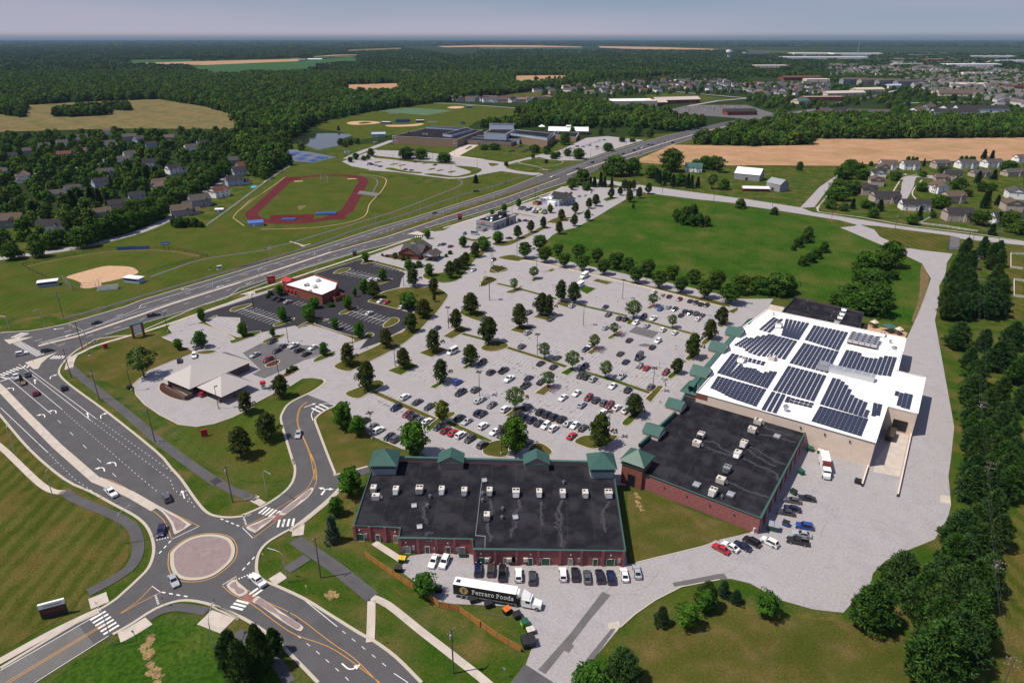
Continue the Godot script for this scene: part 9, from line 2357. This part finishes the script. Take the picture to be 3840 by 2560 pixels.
	hall([1257,-1803],40,18,11,0.0,"brick","shingle_red","red brick block at the right of the town")
	hall([704,-1247],18,9,6,0.7,"siding_white","shingle_brown","white gabled terrace end right of centre",5.0)
	hall([759,-1310],16,9,6,0.7,"siding_grey","shingle_brown","grey gabled terrace behind the white one",5.0)
	hall([752,-1217],36,9,6,-0.1,"siding_white","shingle_dark","long dark roofed terrace above the woods",5.0)
	hall([781,-1288],20,8,6,0.7,"siding_white","shingle_dark","angled dark roofed terrace above the woods",5.0)
	hall([828,-1267],44,10,7,-0.05,"siding_white","shingle_dark","long dormered terrace at right above the woods",5.0)
	hall([1005,-1455],60,7,6,0.75,"siding_grey","shingle_grey","grey terrace running along the far right street",4.0)
	hall([2175,-5375],150,60,14,0.0,"siding_white","roof_white","very long white warehouse near the horizon")
	hall([2415,-5207],170,50,16,0.0,"siding_white","roof_white","second very long white warehouse near the horizon")
	hall([1869,-4451],260,40,12,0.0,"siding_white","roof_white","nearest of the long white warehouses")
	hall([1773,-5375],90,40,20,0.0,"siding_grey","shingle_grey","grey block left of the white warehouses")
	hall([2071,-3320],120,30,10,0.0,"siding_white","roof_white","white warehouse among the right town trees")
	hall([2194,-3831],50,24,16,0.0,"brick","roof_white","brick mill block among the far town")
	hall([3032,-4704],160,30,10,0.0,"siding_white","roof_white","thin white warehouse far right")
	hall([2793,-5048],70,30,12,0.0,"siding_grey","shingle_grey","grey block far right of the white warehouses")
	hall([1121,-3191],70,26,9,0.0,"stucco","roof_white","pale low hall left in the far town")
	hall([1856,-3417],90,20,8,0.0,"siding_beige","roof_white","pale low hall in the middle of far town")
	hall([1615,-2544],60,24,8,0.1,"siding_white","roof_white","white flat block in the right town")
	hall([2623,-3867],120,26,9,0.0,"siding_white","roof_white","white block at the right edge of the far town")
	hall([-1119,-4188],40,10,6,0.1,"siding_white","white","long white poultry barn on the far farm",3.0)
	hall([-1162,-4089],20,9,6,0.0,"siding_grey","grey_metal","grey farm barn left of the white one",3.0)
	hall([-387,-2634],30,12,8,-0.1,"siding_beige","shingle_brown","tan hall alone in the woods",6.0)
	# water tower and radio mast
	var wt := thing("water_tower","pale blue pedestal water tower rising above the town","water tower",v3(pts([1293,-4403])[0]))
	wt.scale = Vector3.ONE * 1.5
	var s := Shape.new()
	s.tube(Vector3.ZERO,Vector3(0,6,0),9,6.5,20,false)
	s.tube(Vector3(0,6,0),Vector3(0,24,0),6.5,6.5,20,false)
	put("shaft",s,M.pale_blue,wt)
	s = Shape.new()
	for i in 10:
		var a := PI * i / 10.0; var b := PI * (i + 1) / 10.0
		s.tube(Vector3(0,29 - cos(a) * 6.5,0),Vector3(0,29 - cos(b) * 6.5,0),sin(a) * 14.0,sin(b) * 14.0,24,false)
	put("tank",s,M.siding_white,wt)
	var mp := pts([2101,-4500])[0]
	var mast := thing("radio_mast","thin lattice radio mast standing against the sky","mast",v3(mp))
	s = Shape.new()
	for i in 3:
		var a := TAU * i / 3.0
		s.tube(Vector3(cos(a) * 4,0,sin(a) * 4),Vector3(cos(a) * 1.5,105,sin(a) * 1.5),0.5,0.5,4,false)
		for k in 14:
			var b := TAU * (i + 1) / 3.0
			var r0 := lerpf(4,1.5,k / 14.0); var r1 := lerpf(4,1.5,(k + 1) / 14.0)
			s.tube(Vector3(cos(a) * r0,k * 7.5,sin(a) * r0),Vector3(cos(b) * r1,(k + 1) * 7.5,sin(b) * r1),0.25,0.25,3,false)
	put("lattice",s,M.grey_metal,mast)
	# woods
	kind_of_tree("wood","forest",0.12,26,34,0.12,[0.020,0.050,0.009],[0.080,0.142,0.022],4)
	wood(pts([-21435,-24883,22132,-24883,7831,-8769,2753,-9920,-842,-11417,-1676,-10374,-8964,-10374]),0.86,true,14.0)
	wood(pts([-8964,-10374,-1676,-10374,-619,-5983,-384,-4827,-221,-5281,680,-5160,1115,-4933,1207,-3901,818,-2553,611,-2677,432,-2386,214,-2335,156,-2110,25,-1738,-68,-1584,-121,-1485,-166,-1435,-244,-1295,-235,-1234,-242,-1199,-270,-1179,-291,-1147,-296,-1070,-289,-988,-284,-894,-301,-842,-326,-842,-360,-918,-403,-1018,-474,-1098,-592,-1199,-687,-1179,-761,-1116,-903,-1264,-1188,-1328]),0.86,true,14.0)
	wood(pts([374,-1120,445,-1177,479,-1137,547,-1145,623,-1145,745,-1129,869,-1145,716,-935,588,-929,474,-918,394,-926,370,-870,287,-858,227,-870,238,-922]),1.15,true,13.0)
	wood(pts([-49,-1101,-30,-1182,9,-1232,65,-1479,129,-1584,160,-1525,174,-1384,237,-1285,283,-1217,326,-1196,315,-1129,276,-1030,225,-991,192,-1030,169,-1043,112,-1050,101,-1023,61,-1074,3,-1023,-47,-1040,-66,-1057,-66,-1101,-45,-1132]),1.15,true,12.5)
	wood(pts([-80,-1809,6,-2081,67,-2189,146,-2248,216,-2409,272,-2444,248,-2189,129,-1982,32,-1734,-40,-1664,-71,-1593,-118,-1506,-182,-1664,-207,-1871,-106,-1883]),1.0,true,12.0)
	wood(pts([-779,-991,-650,-1040,-553,-1046,-371,-1050,-351,-911,-329,-911,-333,-861,-247,-668,-272,-713,-269,-640,-260,-567,-252,-507,-259,-467,-273,-430,-311,-400,-330,-389]),0.6,true,9.0)
	wood(pts([-787,-1023,-706,-1050,-608,-1030,-555,-1050,-481,-1071,-407,-1057,-364,-1043,-353,-1010,-535,-1010,-586,-991,-703,-973,-746,-967]),1.0,true,11.0)
	wood(pts([-326,-842,-299,-842,-264,-811,-234,-737,-227,-710,-229,-632,-245,-649,-266,-697,-288,-737]),1.3,true,12.0)
	wood(pts([-288,-890,-288,-911,-284,-922,-275,-900,-257,-865,-238,-838,-231,-820,-234,-811,-284,-838,-302,-851]),1.0,false,8.0)
	wood(pts([-217,-955,-223,-1030,-216,-1043,-200,-991,-200,-944,-200,-900,-177,-880,-182,-870,-194,-851,-204,-842,-214,-829,-222,-816,-227,-826,-211,-861,-222,-895]),0.8,false,7.0)
	wood(pts([-1092,-1540,-941,-1384,-890,-1338,-785,-1199,-798,-1182,-830,-1199,-884,-1236]),1.2,false,13.0)
	open_land.clear()
	wood(pts([-784,-1217,-786,-1255,-767,-1306,-734,-1306,-686,-1227,-707,-1199,-729,-1185,-758,-1190]),1.3,false,13.0)
	wood(pts([-757,-1338,-752,-1372,-711,-1338,-687,-1291,-718,-1291]),1.3,false,12.0)
	wood(pts([1176,-3694,2654,-3694,1515,-2085,1281,-1982,1110,-2085,931,-2140,791,-2467]),0.22,true,11.0)
	wood(pts([71,-2310,807,-2517,539,-1664,369,-1664,101,-1540,52,-1664]),0.16,true,9.0)
	wood(pts([671,-2085,916,-1888,1245,-2085,1549,-2085,857,-1129,623,-1145,743,-1469,565,-1277,486,-1321,446,-1367]),0.16,true,10.0)
	wood(pts([1761,-5555,4061,-5555,2714,-3694,1176,-3694]),0.35,true,13.0)
	wood(pts([-321,-7434,2166,-6848,1300,-4089,-177,-4089]),0.45,true,13.0)
	for i in 4:
		multi("woodland",tree_mesh["wood"][i][1],M.leaves,near_list[i],["dense mixed woods, the part with broad crowns","dense mixed woods, the part with domed crowns","dense mixed woods, the part with uneven crowns","dense mixed woods, the part with tall crowns"][i])
	for i in 3:
		multi("woodland",stand_mesh(900 + i),M.leaves,far_list[i],["far woods fading to blue, first share","far woods fading to blue, second share","far woods fading to blue, third share"][i])
